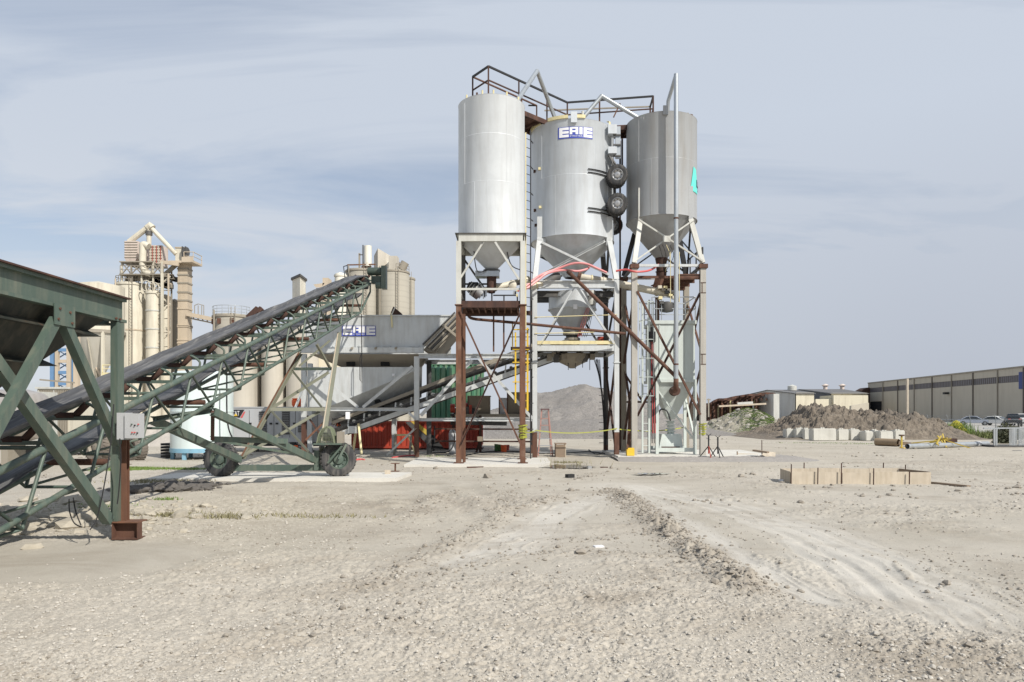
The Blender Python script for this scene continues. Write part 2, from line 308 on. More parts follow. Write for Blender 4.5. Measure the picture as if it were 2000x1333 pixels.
def gh(x,y,mk=None):
    x=np.asarray(x,float);y=np.asarray(y,float)
    tr,grv,tan,slab,_r=mk if mk is not None else mask(x,y)
    fl=1-.6*slab
    far=np.clip((24-y)/4,.25,1)
    z=(.030*fbm(x*.18,y*.18,1,3)+.022*fbm(x*.7,y*.7,2,4)+.010*fbm(x*2.6,y*2.6,3,4)*(1-.5*tr))*far*fl
    nr=np.clip((22-y)/8,0,1)
    rg=np.clip(.3+.45*tan+2.6*fbm(x*.45,y*.6,101,4)+.5*grv+.5*_r-1.1*tr-slab,.04,1.25)*np.clip((46-y)/20,.3,1)
    bil=lambda s,sd:1-2*np.abs(fbm(x*s,y*s,sd,3))
    z=z+rg*(.016*bil(2.2,103)+.014*bil(6.,107)+.013*bil(15.,109)+.014*(vn(x*34,y*34,111)-.5))
    z=z+(.012*stones(x,y,.028,5,.7)*grv+.015*stones(x,y,.055,6,.25)*grv**2+.008*stones(x,y,.022,8,.5)*np.clip(tan+.3*grv,0,1))*nr
    w1=.14*fbm(x*2,y*2,41,3);w2=.14*fbm(x*2,y*2,43,3)
    cl1=.5*(stones(x,y,.10,51,.6)+.7*stones(x,y,.045,53,.8)+.8*fbm(x*9,y*9,55,4)); cl2=fbm(x*1.2,y*1.2,47,2)
    for pl,w,h,c in RIDGES:
        d,t=pdist(x+w1,y+w2,pl,1.)
        e=np.clip(1-d/w,0,1)*np.clip(t*8,0,1)*np.clip((1-t)*8,.15,1); e=e*e*(3-2*e)*np.clip(.75+1.3*cl2,.15,1.3)
        z=z+h*.45*e+c*e*cl1
    # wheel ruts running away from the camera, left of centre
    rut=np.clip(1-np.abs(y-14.5)/4.5,0,1)*np.clip(1-np.abs(x+.9+.12*(y-14))/2.2,0,1)
    z=z+rut*.035*np.sin((x+.25*(y-14)+.2*fbm(x,y,61,3))*7.5)+rut*.02*stones(x,y,.16,63,.6)
    for pl,q_ in ((TRACKS[0][0],.8),(TRACKS[2][0],.45)):
        d,t=pdist(x+.1*w1,y+.1*w2,pl,2.); z=z-.010*np.clip(np.cos(d*6.283/.34),-.3,1)*np.clip(1.4-d/q_,0,1)*np.clip(8*(1-t),0,1)
    z=z-tr*.012+tr*.004*np.sin(34*(x*.6+y*.2))*np.clip((12-y)/3,0,1)
    # puddle hollow
    px,py=gpt(1105,912); z=z-.07*np.clip(1.4-np.hypot((x-px)/.95,(y-py)/1.0),0,1)
    px,py=gpt(1272,928); z=z-.04*np.clip(1.4-np.hypot((x-px)/.6,(y-py)/.28),0,1)
    return z
def gridmesh(name,X,Y,Z,mat,parent=None,attrs=None,smooth=True):
    nr,nc=X.shape; V=np.stack([X,Y,Z],-1).reshape(-1,3).astype(np.float32)
    i=np.arange((nr-1)*(nc-1)); r=i//(nc-1); c=i%(nc-1); a=r*nc+c
    Fc=np.stack([a,a+1,a+nc+1,a+nc],-1).reshape(-1).astype(np.int32)
    me=bpy.data.meshes.new(name); me.vertices.add(len(V)); me.vertices.foreach_set('co',V.ravel())
    me.loops.add(len(Fc)); me.loops.foreach_set('vertex_index',Fc); nf=len(Fc)//4
    me.polygons.add(nf); me.polygons.foreach_set('loop_start',np.arange(0,nf*4,4,dtype=np.int32)); me.polygons.foreach_set('loop_total',np.full(nf,4,np.int32))
    me.update(calc_edges=True); me.polygons.foreach_set('use_smooth',np.full(nf,smooth))
    if attrs is not None:
        at=me.color_attributes.new('mask','FLOAT_COLOR','POINT'); at.data.foreach_set('color',attrs.reshape(-1).astype(np.float32))
    me.materials.append(mat); o=bpy.data.objects.new(name,me); COL.objects.link(o); put(o,parent,Matrix()); return o
def trimesh(name,V,Fc,mat,parent=None,smooth=False):
    V=np.asarray(V,np.float32);Fc=np.asarray(Fc,np.int32); me=bpy.data.meshes.new(name); me.vertices.add(len(V)); me.vertices.foreach_set('co',V.ravel())
    me.loops.add(Fc.size); me.loops.foreach_set('vertex_index',Fc.ravel()); nf=len(Fc); me.polygons.add(nf)
    me.polygons.foreach_set('loop_start',np.arange(0,nf*3,3,dtype=np.int32)); me.polygons.foreach_set('loop_total',np.full(nf,3,np.int32)); me.update(calc_edges=True)
    me.polygons.foreach_set('use_smooth',np.full(nf,smooth)); me.materials.append(mat); o=bpy.data.objects.new(name,me); COL.objects.link(o); put(o,parent,Matrix()); return o
# ground material
GM,n,p=mat_new('gravel yard ground'); v=posn(n)
at=n.nodes.new('ShaderNodeAttribute'); at.attribute_name='mask'; sp=n.nodes.new('ShaderNodeSeparateColor'); n.links.new(at.outputs['Color'],sp.inputs[0])
base=mixn(n,rampn(n,noisen(n,v,.5,10,.62),.3,.7),(.36,.33,.275),(.46,.425,.365))
base=mixn(n,rampn(n,noisen(n,v,.16,5),.42,.62,0,.6),base,(.475,.44,.38))
gv=mixn(n,rampn(n,noisen(n,v,34,5,.7),.35,.66),(.33,.30,.255),(.51,.47,.405))
base=mixn(n,rampn(n,sp.outputs[1],.1,.9,0,.8),base,gv)
tn=mixn(n,rampn(n,noisen(n,v,16,6,.75),.38,.64),(.30,.26,.195),(.60,.55,.455)); base=mixn(n,rampn(n,sp.outputs[2],0,1,0,.8),base,tn)
base=mixn(n,rampn(n,sp.outputs[0],.1,1,0,.7),base,(.55,.525,.475))
base=mixn(n,rampn(n,noisen(n,posn(n,(1,1.6,1)),.45,10,.7,1.),.5,.68,0,.6),base,(.29,.25,.20))
base=mixn(n,rampn(n,noisen(n,v,60,3,.6),.56,.72,0,.45),base,(.20,.175,.15))
base=mixn(n,rampn(n,noisen(n,v,25,4,.7),.66,.74,0,.55),base,(.74,.71,.64))
ra=rampn(n,noisen(n,v,9,8,.75),.3,.7,.45,.9); mm=n.nodes.new('ShaderNodeMath'); mm.operation='MULTIPLY'; n.links.new(at.outputs['Alpha'],mm.inputs[0]); n.links.new(ra,mm.inputs[1]); base=mixn(n,mm.outputs[0],base,(.275,.24,.195))
n.links.new(base,p.inputs['Base Color']); p.inputs['Roughness'].default_value=.95; p.inputs['Specular IOR Level'].default_value=.2
bumpn(n,p,noisen(n,v,48,6,.75),.6,.015)
# fine sheet
nv,nu=860,1100
t=np.linspace(0,1,nv); vv=60+(1400*1.8/3.2-60)*t; Yr=(1400*1.8/vv)[::-1]; Yr=Yr  # 3.2 m .. 42 m
uu=np.linspace(-1,1,nu)*.92
Xg=uu[None,:]*(Yr[:,None]+1.2); Yg=np.repeat(Yr[:,None],nu,1)
tr,grv,tan,slab,rdg=mask(Xg,Yg)
edge=np.minimum(np.clip((Yg-Yr[0])/.6,0,1),np.clip((Yr[-1]-Yg)/2.,0,1))*np.clip((1-np.abs(uu)/.92)*30,0,1)[None,:]
Zg=gh(Xg,Yg,(tr,grv,tan,slab,rdg))*edge-(1-edge)*.05
gridmesh('ground',Xg,Yg,Zg,GM,None,np.stack([tr,grv,tan,rdg],-1))['kind']='structure'
# the far ground, one sheet to the horizon
q=np.concatenate([-np.geomspace(4000,60,14),np.linspace(-50,50,26),np.geomspace(60,4000,14)])
Xf,Yf=np.meshgrid(q,q+20); pass
gridmesh('terrain',Xf,Yf,np.full_like(Xf,-.055),GM,None,np.stack([Xf*0+.15,Xf*0+.2,Xf*0+.3,Xf*0],-1))['kind']='structure'
# loose stones
ico_t=(1+5**.5)/2; IV=np.array([(-1,ico_t,0),(1,ico_t,0),(-1,-ico_t,0),(1,-ico_t,0),(0,-1,ico_t),(0,1,ico_t),(0,-1,-ico_t),(0,1,-ico_t),(ico_t,0,-1),(ico_t,0,1),(-ico_t,0,-1),(-ico_t,0,1)])/1.9
IF=np.array([(0,11,5),(0,5,1),(0,1,7),(0,7,10),(0,10,11),(1,5,9),(5,11,4),(11,10,2),(10,7,6),(7,1,8),(3,9,4),(3,4,2),(3,2,6),(3,6,8),(3,8,9),(4,9,5),(2,4,11),(6,2,10),(8,6,7),(9,8,1)])
def rocks(name,xy,sz,z,mat,parent=None,flat=.65,sink=.25):
    k=len(xy); d=IV[None]*(1+rng.uniform(-.28,.28,(k,12,3))); s=sz[:,None,None]*rng.uniform(.7,1.25,(k,1,3)); s[:,:,2]*=flat; d=d*s
    a=rng.uniform(0,6.283,k); c,sn=np.cos(a)[:,None],np.sin(a)[:,None]; x=d[...,0]*c-d[...,1]*sn; y=d[...,0]*sn+d[...,1]*c
    V=np.stack([x+xy[:,0:1],y+xy[:,1:2],d[...,2]+(z+sz*sink)[:,None]],-1).reshape(-1,3)
    Fc=(IF[None]+(np.arange(k)*12)[:,None,None]).reshape(-1,3); return trimesh(name,V,Fc,mat,parent)
STN=plain('loose stone',(.45,.42,.37),.95,0,.45,18); STD=plain('dark clod',(.28,.25,.21),.95,0,.3,9)
k=60000; yy=1/rng.uniform(1/30.,1/3.3,k); xx=rng.uniform(-1,1,k)*.85*(yy+1); m0=mask(xx,yy); keep=rng.random(k)<(.12+.9*m0[1]+1.1*m0[2])*(1-.75*m0[0])*(1-.9*m0[3])
xx,yy=xx[keep],yy[keep]; sz=rng.gamma(1.6,.0026,len(xx))+.002; sz=np.minimum(sz,.024)*(1+.03*yy)
tag(rocks('loose_gravel',np.stack([xx,yy],-1),sz,gh(xx,yy),STN),kind='stuff')
k=30000; yy=1/rng.uniform(1/26.,1/3.3,k); xx=rng.uniform(-1,1,k)*.85*(yy+1); m0=mask(xx,yy); cl=(fbm(xx*.6,yy*.8,97,4)+.5*m0[4]+.15*rng.normal(size=k)>.10)&(m0[3]<.3)&(rng.random(k)>m0[0]*.8); xx,yy=xx[cl],yy[cl]
tag(rocks('dark_gravel',np.stack([xx,yy],-1),(rng.gamma(1.6,.0032,len(xx))+.002)*(1+.04*yy),gh(xx,yy),STD),kind='stuff')
pts=[]
for pl,w,h,c in RIDGES:
    for i in range(len(pl)-1):
        Ln=math.dist(pl[i],pl[i+1]); m=int(Ln*w*(700 if c>.07 else 160)); tq=rng.random(m); o=rng.normal(0,w*.5,(m,2)); pts.append(np.array(pl[i])+(np.array(pl[i+1])-np.array(pl[i]))*tq[:,None]+o)
pts=np.concatenate(pts); tag(rocks('churned_clods',pts,rng.gamma(1.6,.0065,len(pts))+.004,gh(pts[:,0],pts[:,1]),STD),kind='stuff')
k=2600; yy=1/rng.uniform(1/60.,1/14.,k); xx=rng.uniform(-1,1,k)*.85*yy; cl=fbm(xx*.3,yy*.3,91,3)>.12; xx,yy=xx[cl],yy[cl]
tag(rocks('scattered_clods',np.stack([xx,yy],-1),rng.gamma(1.4,.016,len(xx))+.008,gh(xx,yy)-(yy>40)*.05,STD),kind='stuff')
# grass tufts
GRASS=plain('green grass blade',(.14,.215,.045),.7,0,.35,4); DRYG=plain('dry grass blade',(.22,.20,.11),.8,0,.25,4); YFL=plain('yellow wild mustard',(.50,.46,.06),.7,0,.2,4)
def blades(name,xy,z,h,mat,parent=None,w=.012,lean=.5):
    k=len(xy); a=rng.uniform(0,6.283,k); hh=h*rng.uniform(.5,1.2,k); b=np.concatenate([xy,z[:,None]],1)
    d=np.stack([np.cos(a),np.sin(a),a*0],-1)*w; le=np.stack([rng.normal(0,lean,k),rng.normal(0,lean,k),np.ones(k)],-1)*hh[:,None]
    V=np.stack([b-d,b+d,b+le],1).reshape(-1,3); return trimesh(name,V,np.arange(k*3).reshape(-1,3),mat,parent)
def blob(u,v,rx,ry,k): c=gpt(u,v); return np.array(c)+np.clip(rng.normal(0,.5,(k,2)),-1.2,1.2)*np.array([rx,ry])
gp=np.concatenate([blob(300,918,1.8,.5,2600),blob(255,915,.8,.35,900),blob(165,995,1.,.5,250),blob(1600,866,3,.6,300),blob(1690,868,2,.4,200),blob(850,892,.8,.4,60),blob(325,978,.3,.15,120)])
tag(blades('grass_patches',gp,gh(gp[:,0],gp[:,1]),.06,GRASS),kind='stuff')
gp=np.concatenate([blob(350,1010,.7,.22,330),blob(445,1014,.5,.2,160),blob(590,1011,1.2,.2,170),blob(300,945,1.2,.5,500),blob(1105,905,.6,.25,260)])
tag(blades('dry_grass_patches',gp,gh(gp[:,0],gp[:,1]),.07,DRYG),kind='stuff')
# ---------------- concrete pads ----------------
def pad(name,pts,z,th=.3,mat=PAD):
    return tag(B().prism([(x,y,z-th) for x,y in pts][::-1],(0,0,th)).out(name,mat),kind='structure')
pad('concrete_pad',[(-3.6,23.9),(1.0,23.9),(1.35,25.2),(1.35,27.6),(-3.6,27.6)],.10)
pad('concrete_pad',[(-9.6,18.75),(-3.05,18.9),(-2.9,20.7),(-9.6,20.6)],.10)
pad('concrete_pad',[(4.1,27.7),(10.3,28.05),(10.4,32.6),(4.1,32.6)],.15)
# gravel skirt in front of the right pad
sx,sy=np.meshgrid(np.arange(4.0,12.2,.07),np.arange(26.1,29.2,.07)); e=np.clip(1-np.hypot(np.maximum(0,np.abs(sx-7.6)-2.6)/1.9,np.maximum(0,27.75-sy)/1.35),0,1)
GRVD=plain('grey gravel',(.30,.28,.26),.95,0,.4,20,.5)
tag(gridmesh('gravel_skirt',sx,sy,-.03+.15*np.clip(e*1.6,0,1)+.03*stones(sx,sy,.2,71)*np.clip(e*3,0,1),GRVD),kind='structure')
# ---------------- writing helpers ----------------
def text2d(s,size):
    cu=bpy.data.curves.new('t','FONT'); cu.body=s; cu.size=size; cu.resolution_u=2; o=bpy.data.objects.new('t',cu); COL.objects.link(o)
    dg=bpy.context.evaluated_depsgraph_get(); me=bpy.data.meshes.new_from_object(o.evaluated_get(dg)); V=[(v.co.x,v.co.y) for v in me.vertices]; Fs=[tuple(p.vertices) for p in me.polygons]
    bpy.data.objects.remove(o); bpy.data.meshes.remove(me); return V,Fs
def rects(rs,fn,lift,n=1):
    b=B()
    for (x0,x1,y0,y1) in rs:
        vs=[];fs=[]
        for i in range(n+1):
            x=x0+(x1-x0)*i/n; vs+=[fn(x,y0,lift),fn(x,y1,lift)]
        for i in range(n): fs.append((2*i,2*i+2,2*i+3,2*i+1))
        # edges, so the lettering has real thickness
        k=len(vs); vs+=[fn(x0+(x1-x0)*i/n,y,lift-.006) for i in range(n+1) for y in (y0,y1)]
        for i in range(n):
            fs+=[(2*i,k+2*i,k+2*i+2,2*i+2),(2*i+1,2*i+3,k+2*i+3,k+2*i+1)]
        fs+=[(0,1,k+1,k),(2*n,k+2*n,k+2*n+1,2*n+1)]
        b.add(vs,fs)
    return b
def E_(x0,x1,y0,y1):
    h=y1-y0; s=(x1-x0)*.34; return [(x0,x0+s,y0,y1),(x0+s,x1,y1-.26*h,y1),(x0+s,x1,y0+.37*h,y0+.63*h),(x0+s,x1,y0,y0+.26*h)]
def R_(x0,x1,y0,y1):
    w=x1-x0;h=y1-y0; return [(x0,x0+.3*w,y0,y1),(x1-.32*w,x1,y0,y1),(x0+.3*w,x1-.32*w,y1-.22*h,y1),(x0+.3*w,x1-.32*w,y0+.3*h,y0+.56*h)]
def maker_sign(par,fn,W,H,n=8):
    s=par if par else None
    a=rects([(0,W,0,H)],fn,.012,n*2).out('sign_plate',BLUE,s)
    U=lambda rs:[(x0*W,x1*W,y0*H,y1*H) for x0,x1,y0,y1 in rs]
    rects(U(E_(.035,.31,.10,.95)+R_(.335,.575,.33,.95)+[(.605,.695,.33,.95)]+E_(.725,.985,.10,.95)),fn,.020,3).out('lettering',SWHITE,a)
    V,Fs=text2d('STRAYER',H*.17); mx_=max(v[0] for v in V); k=(W*.36)/mx_
    b=B().add([fn(W*.335+x*k,H*.125+y,.021) for x,y in V],Fs); b.out('small_lettering',SWHITE,a); return a
def cyl_fn(cx,cy,r,a_mid,W,z0):
    return lambda x,y,l:(cx+(r+l)*math.cos(R(a_mid)+(x-W/2)/r),cy+(r+l)*math.sin(R(a_mid)+(x-W/2)/r),z0+y)
# ---------------- silo 1 with its pale frame ----------------
def silo(name,label,cx,cy,r,z0,z1,zc,rc,mat,seams=(.36,.7),group='portable cement silos'):
    t=T(name,label,'silo',(cx,cy,z0),group)
    s=B().lathe(cx,cy,[(r,z0),(r,z1-.02),(r+.012,z1)],72).lathe(cx,cy,[(r+.012,z1),(r*.6,z1+.12),(.02,z1+.16)],72).out('shell',mat,t)
    B().lathe(cx,cy,[(rc,zc),(rc+.02,zc+.02),(r-.02,z0-.001),(r-.02,z0+.05)],72).out('cone',mat,t)
    for f in seams: B().lathe(cx,cy,[(r,z0+(z1-z0)*f-.012),(r+.003,z0+(z1-z0)*f-.006),(r+.003,z0+(z1-z0)*f+.006),(r,z0+(z1-z0)*f+.012)],72).out('weld_seam',mat,s)
    for k,a in enumerate((-118,-62,-95,-140,-40)):
        zl,zh=((z0+.02,z0+(z1-z0)*seams[0]),(z0+(z1-z0)*seams[0],z1-.1))[k%2]; x_,y_=cx+r*math.cos(R(a)),cy+r*math.sin(R(a)); bar('vertical_seam',(x_,y_,zl),(x_,y_,zh),.012,.012,mat,s)
    B().lathe(cx,cy,[(r,z0-.012),(r+.018,z0-.012),(r+.018,z0+.02),(r,z0+.02)],72).out('bottom_rim',mat,s)
    return t,s
t1,s1=silo('cement_silo','tall pale cylinder silo on the left with a square frame under it',-.73,25.6,1.18,7.93,12.70,6.9,.16,SILO1,(.38,.72))
x0,x1,y0,y1=-1.82,.37,24.5,26.7
for a,b in (((x0,y0),(x1,y0)),((x0,y1),(x1,y1)),((x0,y0),(x0,y1)),((x1,y0),(x1,y1))): bar('ring_beam',(a[0],a[1],7.8),(b[0],b[1],7.8),.14,.25,WHT,t1,'C')
B().box(x0-.12,x1+.12,y0-.12,y1+.12,7.925,7.95).out('ring_plate',DGR,t1)
for x in (x0,x1):
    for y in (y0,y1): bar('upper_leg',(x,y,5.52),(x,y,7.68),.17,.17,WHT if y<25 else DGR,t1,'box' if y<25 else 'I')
ym=y0-.02
bar('brace',P(944,473,ym),P(897,547,ym),.07,.07,WHT,t1,'L'); bar('brace',P(967,473,ym),P(1014,547,ym),.07,.07,WHT,t1,'L')
bar('brace',(x0,y1,7.6),(x0+.9,y1,6.3),.07,.07,DGR,t1,'L'); bar('brace',(x0,y0+.2,7.6),(x0,y1-.1,6.2),.07,.07,DGR,t1,'L'); bar('brace',(x1,y0+.2,7.6),(x1,y1-.1,6.2),.07,.07,WHT,t1,'L')
bar('guard_rail',(x0,y0,6.05),(x1,y0,6.05),.05,.07,WHT,t1); bar('guard_rail',(x0,y1,6.62),(x1,y1,6.62),.05,.06,BLK,t1)
bar('guard_rail',(x0,y0,6.05),(x0,y1,6.05),.05,.05,WHT,t1)
B().lathe(-.73,25.6,[(.17,6.92),(.3,6.92),(.3,6.86),(.17,6.86)],24).out('flange',DGR,t1)
boxo('slide_gate',-1.3,-.45,25.35,25.85,6.66,6.85,GALV,t1); B().lathe(-.73,25.6,[(.17,6.66),(.17,6.35),(.15,6.2),(.12,6.1)],20).out('discharge_boot',DRUST,t1)
for (a,b,c) in ((-1.35,6.9,-.9),(-.2,7.1,.35)): tube('cable',smoothpath([(a,25.2,7.6),((a+c)/2-.1,25.1,b-.1),(c,25.3,6.85)],5),.018,BLK,t1,6)
for a in (95,120,75,150,40): x=-.73+1.1*math.cos(R(a-180)); tube('top_fitting',[(x,25.6+1.1*math.sin(R(a-180)),12.68),(x,25.6+1.1*math.sin(R(a-180)),12.86)],.03,PYEL,t1,6)
# rusty lower tower
w1=T('support_tower','rust brown cross-braced steel tower under the left silo','tower',(-.73,25.6,.1))
for x in (x0,x1):
    for y in (y0,y1):
        bar('leg',(x,y,.12),(x,y,5.49),.18,.18,BRUST if y<25 else RUST,w1,'I'); boxo('base_plate',x-.17,x+.17,y-.17,y+.17,.102,.125,RUST,w1)
        boxo('splice_plate',x-.13,x+.13,y-.13,y+.13,5.49,5.52,RUST,w1)
for y in (y0-.1,):
    bar('cross_brace',(x0+.05,y,5.3),(x1-.08,y,.75),.09,.06,RUST,w1,'L'); bar('cross_brace',(x1-.1,y-.07,5.2),(x0+.08,y-.07,.75),.09,.06,DRUST,w1,'L')
bar('stiffener',(x0+.17,y0+.2,5.4),(x0+.17,y0+.2,.12),.1,.1,BRUST,w1,'I')
for x in (x1,): bar('cross_brace',(x,y0,1.2),(x,y1,.6),.08,.06,DRUST,w1,'L')
pl=T('platform','rusty grating platform below the cone of the left silo','platform',(-.73,25.6,5.5))
boxo('deck',x0+.1,x1-.1,y0+.05,y1,5.62,5.66,DRUST,pl)
for y in (y0+.02,y1-.05): bar('edge_beam',(x0+.09,y,5.53),(x1-.09,y,5.53),.08,.22,DRUST,pl,'C')
for i in range(9): bar('joist',(x0+.15+i*.235,y0+.06,5.56),(x0+.15+i*.235,y1-.1,5.56),.05,.1,RUST,pl)
for x in (x0+.15,x1-.15): bar('hanger',(x*.2-.35,y1,5.45),(x*.2-.35,y1,4.1),.06,.06,RUST,pl)
for x in (-.75,-.3,.2): bar('rail_post',(x,y1,5.66),(x,y1,6.45 if x<-.5 else 6.2),.05,.05,BLK,pl)
bar('handrail',(-.7,y1,6.2),(.2,y1,6.2),.045,.045,BLK,pl)
# ---------------- silo 2 ----------------
X0,X1,Y0,Y1=.915,4.2,28.8,32.1; cx,cy=2.56,30.45
t2,s2=silo('cement_silo','widest pale silo in the middle with a blue and white sign',cx,cy,1.75,9.0,13.62,7.55,.32,SILO2,(.52,))
maker_sign(s2,cyl_fn(cx,cy,1.757,-90.5,1.42,12.82),1.42,.46)
for (a,b) in ((-178,-140),(-128,-100),(-93,-78),(-40,-35)):
    B().lathe(cx,cy,[(1.70,13.62),(1.82,13.62),(1.82,13.75),(1.70,13.75)],10,a,b).out('rim_guard',PYEL,t2)
for s_,xt in ((-1,1.13),(1,3.98)):
    for yy_,mt in ((29.38,WHT),(31.5,DGR)):
        xb=X0 if s_<0 else X1; yb=Y0 if yy_<30 else Y1
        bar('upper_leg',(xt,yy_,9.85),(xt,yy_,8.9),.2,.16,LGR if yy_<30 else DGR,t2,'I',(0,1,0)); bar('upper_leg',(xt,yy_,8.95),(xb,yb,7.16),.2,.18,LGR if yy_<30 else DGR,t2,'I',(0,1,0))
        boxo('gusset_plate',xt-.12-(0 if s_>0 else -.05),xt+.12+(.12 if s_<0 else -.05),yy_-.13,yy_-.10,8.66,8.95,LGR,t2)
bar('cross_brace',P(1058,474,29.2),P(1190,537,28.9),.11,.09,LGR,t2,'L'); bar('cross_brace',P(1182,471,29.22),P(1052,540,28.92),.11,.09,LGR,t2,'C')
bar('cross_brace',(1.1,31.6,8.8),(4.2,32,7.3),.1,.08,DGR,t2,'L'); bar('cross_brace',(3.9,31.6,8.8),(1,32,7.3),.1,.08,DGR,t2,'L')
bar('cross_brace',(3.98,29.5,8.8),(4.2,32,7.3),.1,.08,DGR,t2,'L')
for (u,v) in ((1054,331),(1055,406),(1045,336),(1045.5,412),(1047,441)):
    ang=math.asin((( u-UC)/F*29.2-cx)/1.75); p_=Vector((cx+1.75*math.sin(ang),cy-1.75*math.cos(ang),0)); z=HC+(VH-v)/F*p_.y
    boxo('lug',p_.x-.05,p_.x+.05,p_.y-.1,p_.y+.02,z-.05,z+.05,PYEL if v in(331,406) else DRUST,t2)
for v in (336,411):
    for dv in (0,6.5):
        pts=[]
        for i in range(13):
            a=-70+i*5.2-4; Y_=cy+1.79*math.sin(R(a)); pts.append((cx+1.79*math.cos(R(a)),Y_,HC+(VH-v-dv)/F*29.1-.00*i))
        tube('curved_rail',pts,.022,BLK,t2,6)
# lug plate over the rim and bracket ladder on the right shoulder
boxo('lifting_plate',2.35,2.6,28.60,28.66,13.42,13.85,SILO2,t2); tube('top_fitting',[(2.85,28.9,13.62),(2.85,28.9,13.98)],.05,WHT,t2)
for z0_,z1_ in ((13.15,13.52),(12.35,12.62)): boxo('side_bracket',3.9,4.25,29.05,29.5,z0_,z1_,SILO2,t2)
boxo('side_channel',4.22,4.42,29.2,29.3,12.2,13.5,GALV,t2)
for z in (12.25,12.7,13.1): boxo('bracket_rib',4.12,4.42,29.14,29.2,z,z+.06,DGR,t2)
tube('side_hook',smoothpath([(4.0,29.15,12.2),(4.2,29.1,11.9),(4.3,29.1,11.55)]),.05,DGR,t2,8); tube('side_hook',smoothpath([(3.95,29.1,12.25),(4.05,29.05,12.0),(4.1,29.05,11.75)]),.04,DGR,t2,8)
# travel wheels strapped to the silo
def wheel(par,c,r,w,axis,hub=True,tyre=TYRE,rim=CHR):
    nest=par.get('category')!='wheel'
    if nest:
        e=bpy.data.objects.new('wheel',None); e.empty_display_size=.2; COL.objects.link(e); put(e,par,Matrix.Translation(Vector(c))); par=e
    c=Vector(c); z=Vector(axis).normalized(); M=Matrix.Translation(c)@z.to_track_quat('Z','Y').to_matrix().to_4x4()
    q=B().lathe(0,0,[(r*.56,-w*.42),(r*.8,-w*.5),(r*.95,-w*.42),(r,-w*.25),(r,w*.25),(r*.95,w*.42),(r*.8,w*.5),(r*.56,w*.42),(r*.54,0),(r*.56,-w*.42)],36,M=M)
    for i in range(30):
        a=2*math.pi*i/30
        for sgn in (-1,1):
            p0=M@Vector((r*.985*math.cos(a),r*.985*math.sin(a),sgn*w*.04)); p1=M@Vector((r*.985*math.cos(a+.1),r*.985*math.sin(a+.1),sgn*w*.42)); q.bar(p0,p1,r*.05,r*.07,up=(p0-c))
    ty=q.out('tyre',tyre,par)
    rm=B().lathe(0,0,[(r*.57,w*.40),(r*.52,w*.42),(r*.47,w*.2),(r*.30,w*.12),(r*.27,w*.3),(r*.18,w*.34),(.01,w*.34)],30,M=M).lathe(0,0,[(r*.57,-w*.40),(r*.50,-w*.3),(r*.2,-w*.2),(.01,-w*.2)],30,M=M)
    b=rm if nest else B()
    for i in range(8):
        a=2*math.pi*i/8; q0=M@Vector((r*.385*math.cos(a),r*.385*math.sin(a),w*.10)); q1=M@Vector((r*.385*math.cos(a),r*.385*math.sin(a),w*.26)); b.bar(q0,q1,r*.07)
    rm=rm.out('rim',rim,par)
    if not nest: tag(b.out('wheel_nuts',BLK,rm),kind='stuff')
    return ty
for (u,v,Y,nm,dp) in ((1206,342,28.75,'upper',0),(1206,398,28.8,'lower',0),(1198,441,31.6,'rear',0)):
    c=P(u,v,Y); wg=T('travel_wheel',{'upper':'upper black double truck wheel on the side of the middle silo','lower':'lower black double truck wheel on the side of the middle silo','rear':'black wheel half hidden behind the middle silo'}[nm],'wheel',c,'wheels on the middle silo')
    wheel(wg,c,.405,.26,(-.15,-1,-.12))
    if nm!='rear': wheel(wg,c+Vector((0,.36,-.02)),.40,.26,(-.15,-1,-.12))
    tube('axle_stub',[c+Vector((0,.05,0)),c+Vector((-.02,1.2,0))],.07,BLK,wg); bar('swing_arm',c+Vector((0,.75,-.6)),c+Vector((-.05,.75,.6)),.1,.12,DGR,wg)
# lower frame of silo 2
w2=T('support_tower','light grey steel frame tower under the middle silo','tower',(cx,cy,0))
for x in (X0,X1):
    for y in (Y0,Y1):
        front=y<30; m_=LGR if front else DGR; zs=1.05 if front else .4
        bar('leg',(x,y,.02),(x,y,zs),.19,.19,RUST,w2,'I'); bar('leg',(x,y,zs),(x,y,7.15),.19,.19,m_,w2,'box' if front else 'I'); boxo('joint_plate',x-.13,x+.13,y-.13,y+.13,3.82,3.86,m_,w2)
for y in (Y0,Y1):
    bar('top_beam',(X0,y,6.98),(X1,y,6.98),.18,.3,LGR,w2,'I'); bar('deck_beam',(X0+.1,y,4.42),(X1-.1,y,4.42),.16,.22,LGR,w2,'C')
for x in (X0,X1): bar('top_beam',(x,Y0,6.98),(x,Y1,6.98),.18,.3,LGR,w2,'I'); bar('deck_beam',(x,Y0,4.42),(x,Y1,4.42),.16,.22,LGR,w2,'I')
for x in (1.9,2.9,3.5): bar('deck_beam',(x,Y0,4.42),(x,Y1,4.42),.1,.2,DGR,w2,'I')
for y in (29.7,31.2): bar('bearer_beam',(X0,y,6.75),(X1,y,6.75),.15,.25,DGR,w2,'I')
boxo('deck_plate',X0+.12,X1-.12,Y0+.05,Y1-.05,4.54,4.57,DGR,w2)
bar('toe_board',(X0+.1,Y0-.1,4.64),(X1-.1,Y0-.1,4.64),.03,.14,PYEL,w2)
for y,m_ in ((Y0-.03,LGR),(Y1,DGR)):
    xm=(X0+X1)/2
    bar('knee_brace',(xm-.05,y-.1,6.85),(X0+.25,y-.1,4.6),.1,.08,m_,w2,'L'); bar('knee_brace',(xm+.05,y-.1,6.85),(X1-.12,y-.1,4.6),.1,.08,m_,w2,'L')
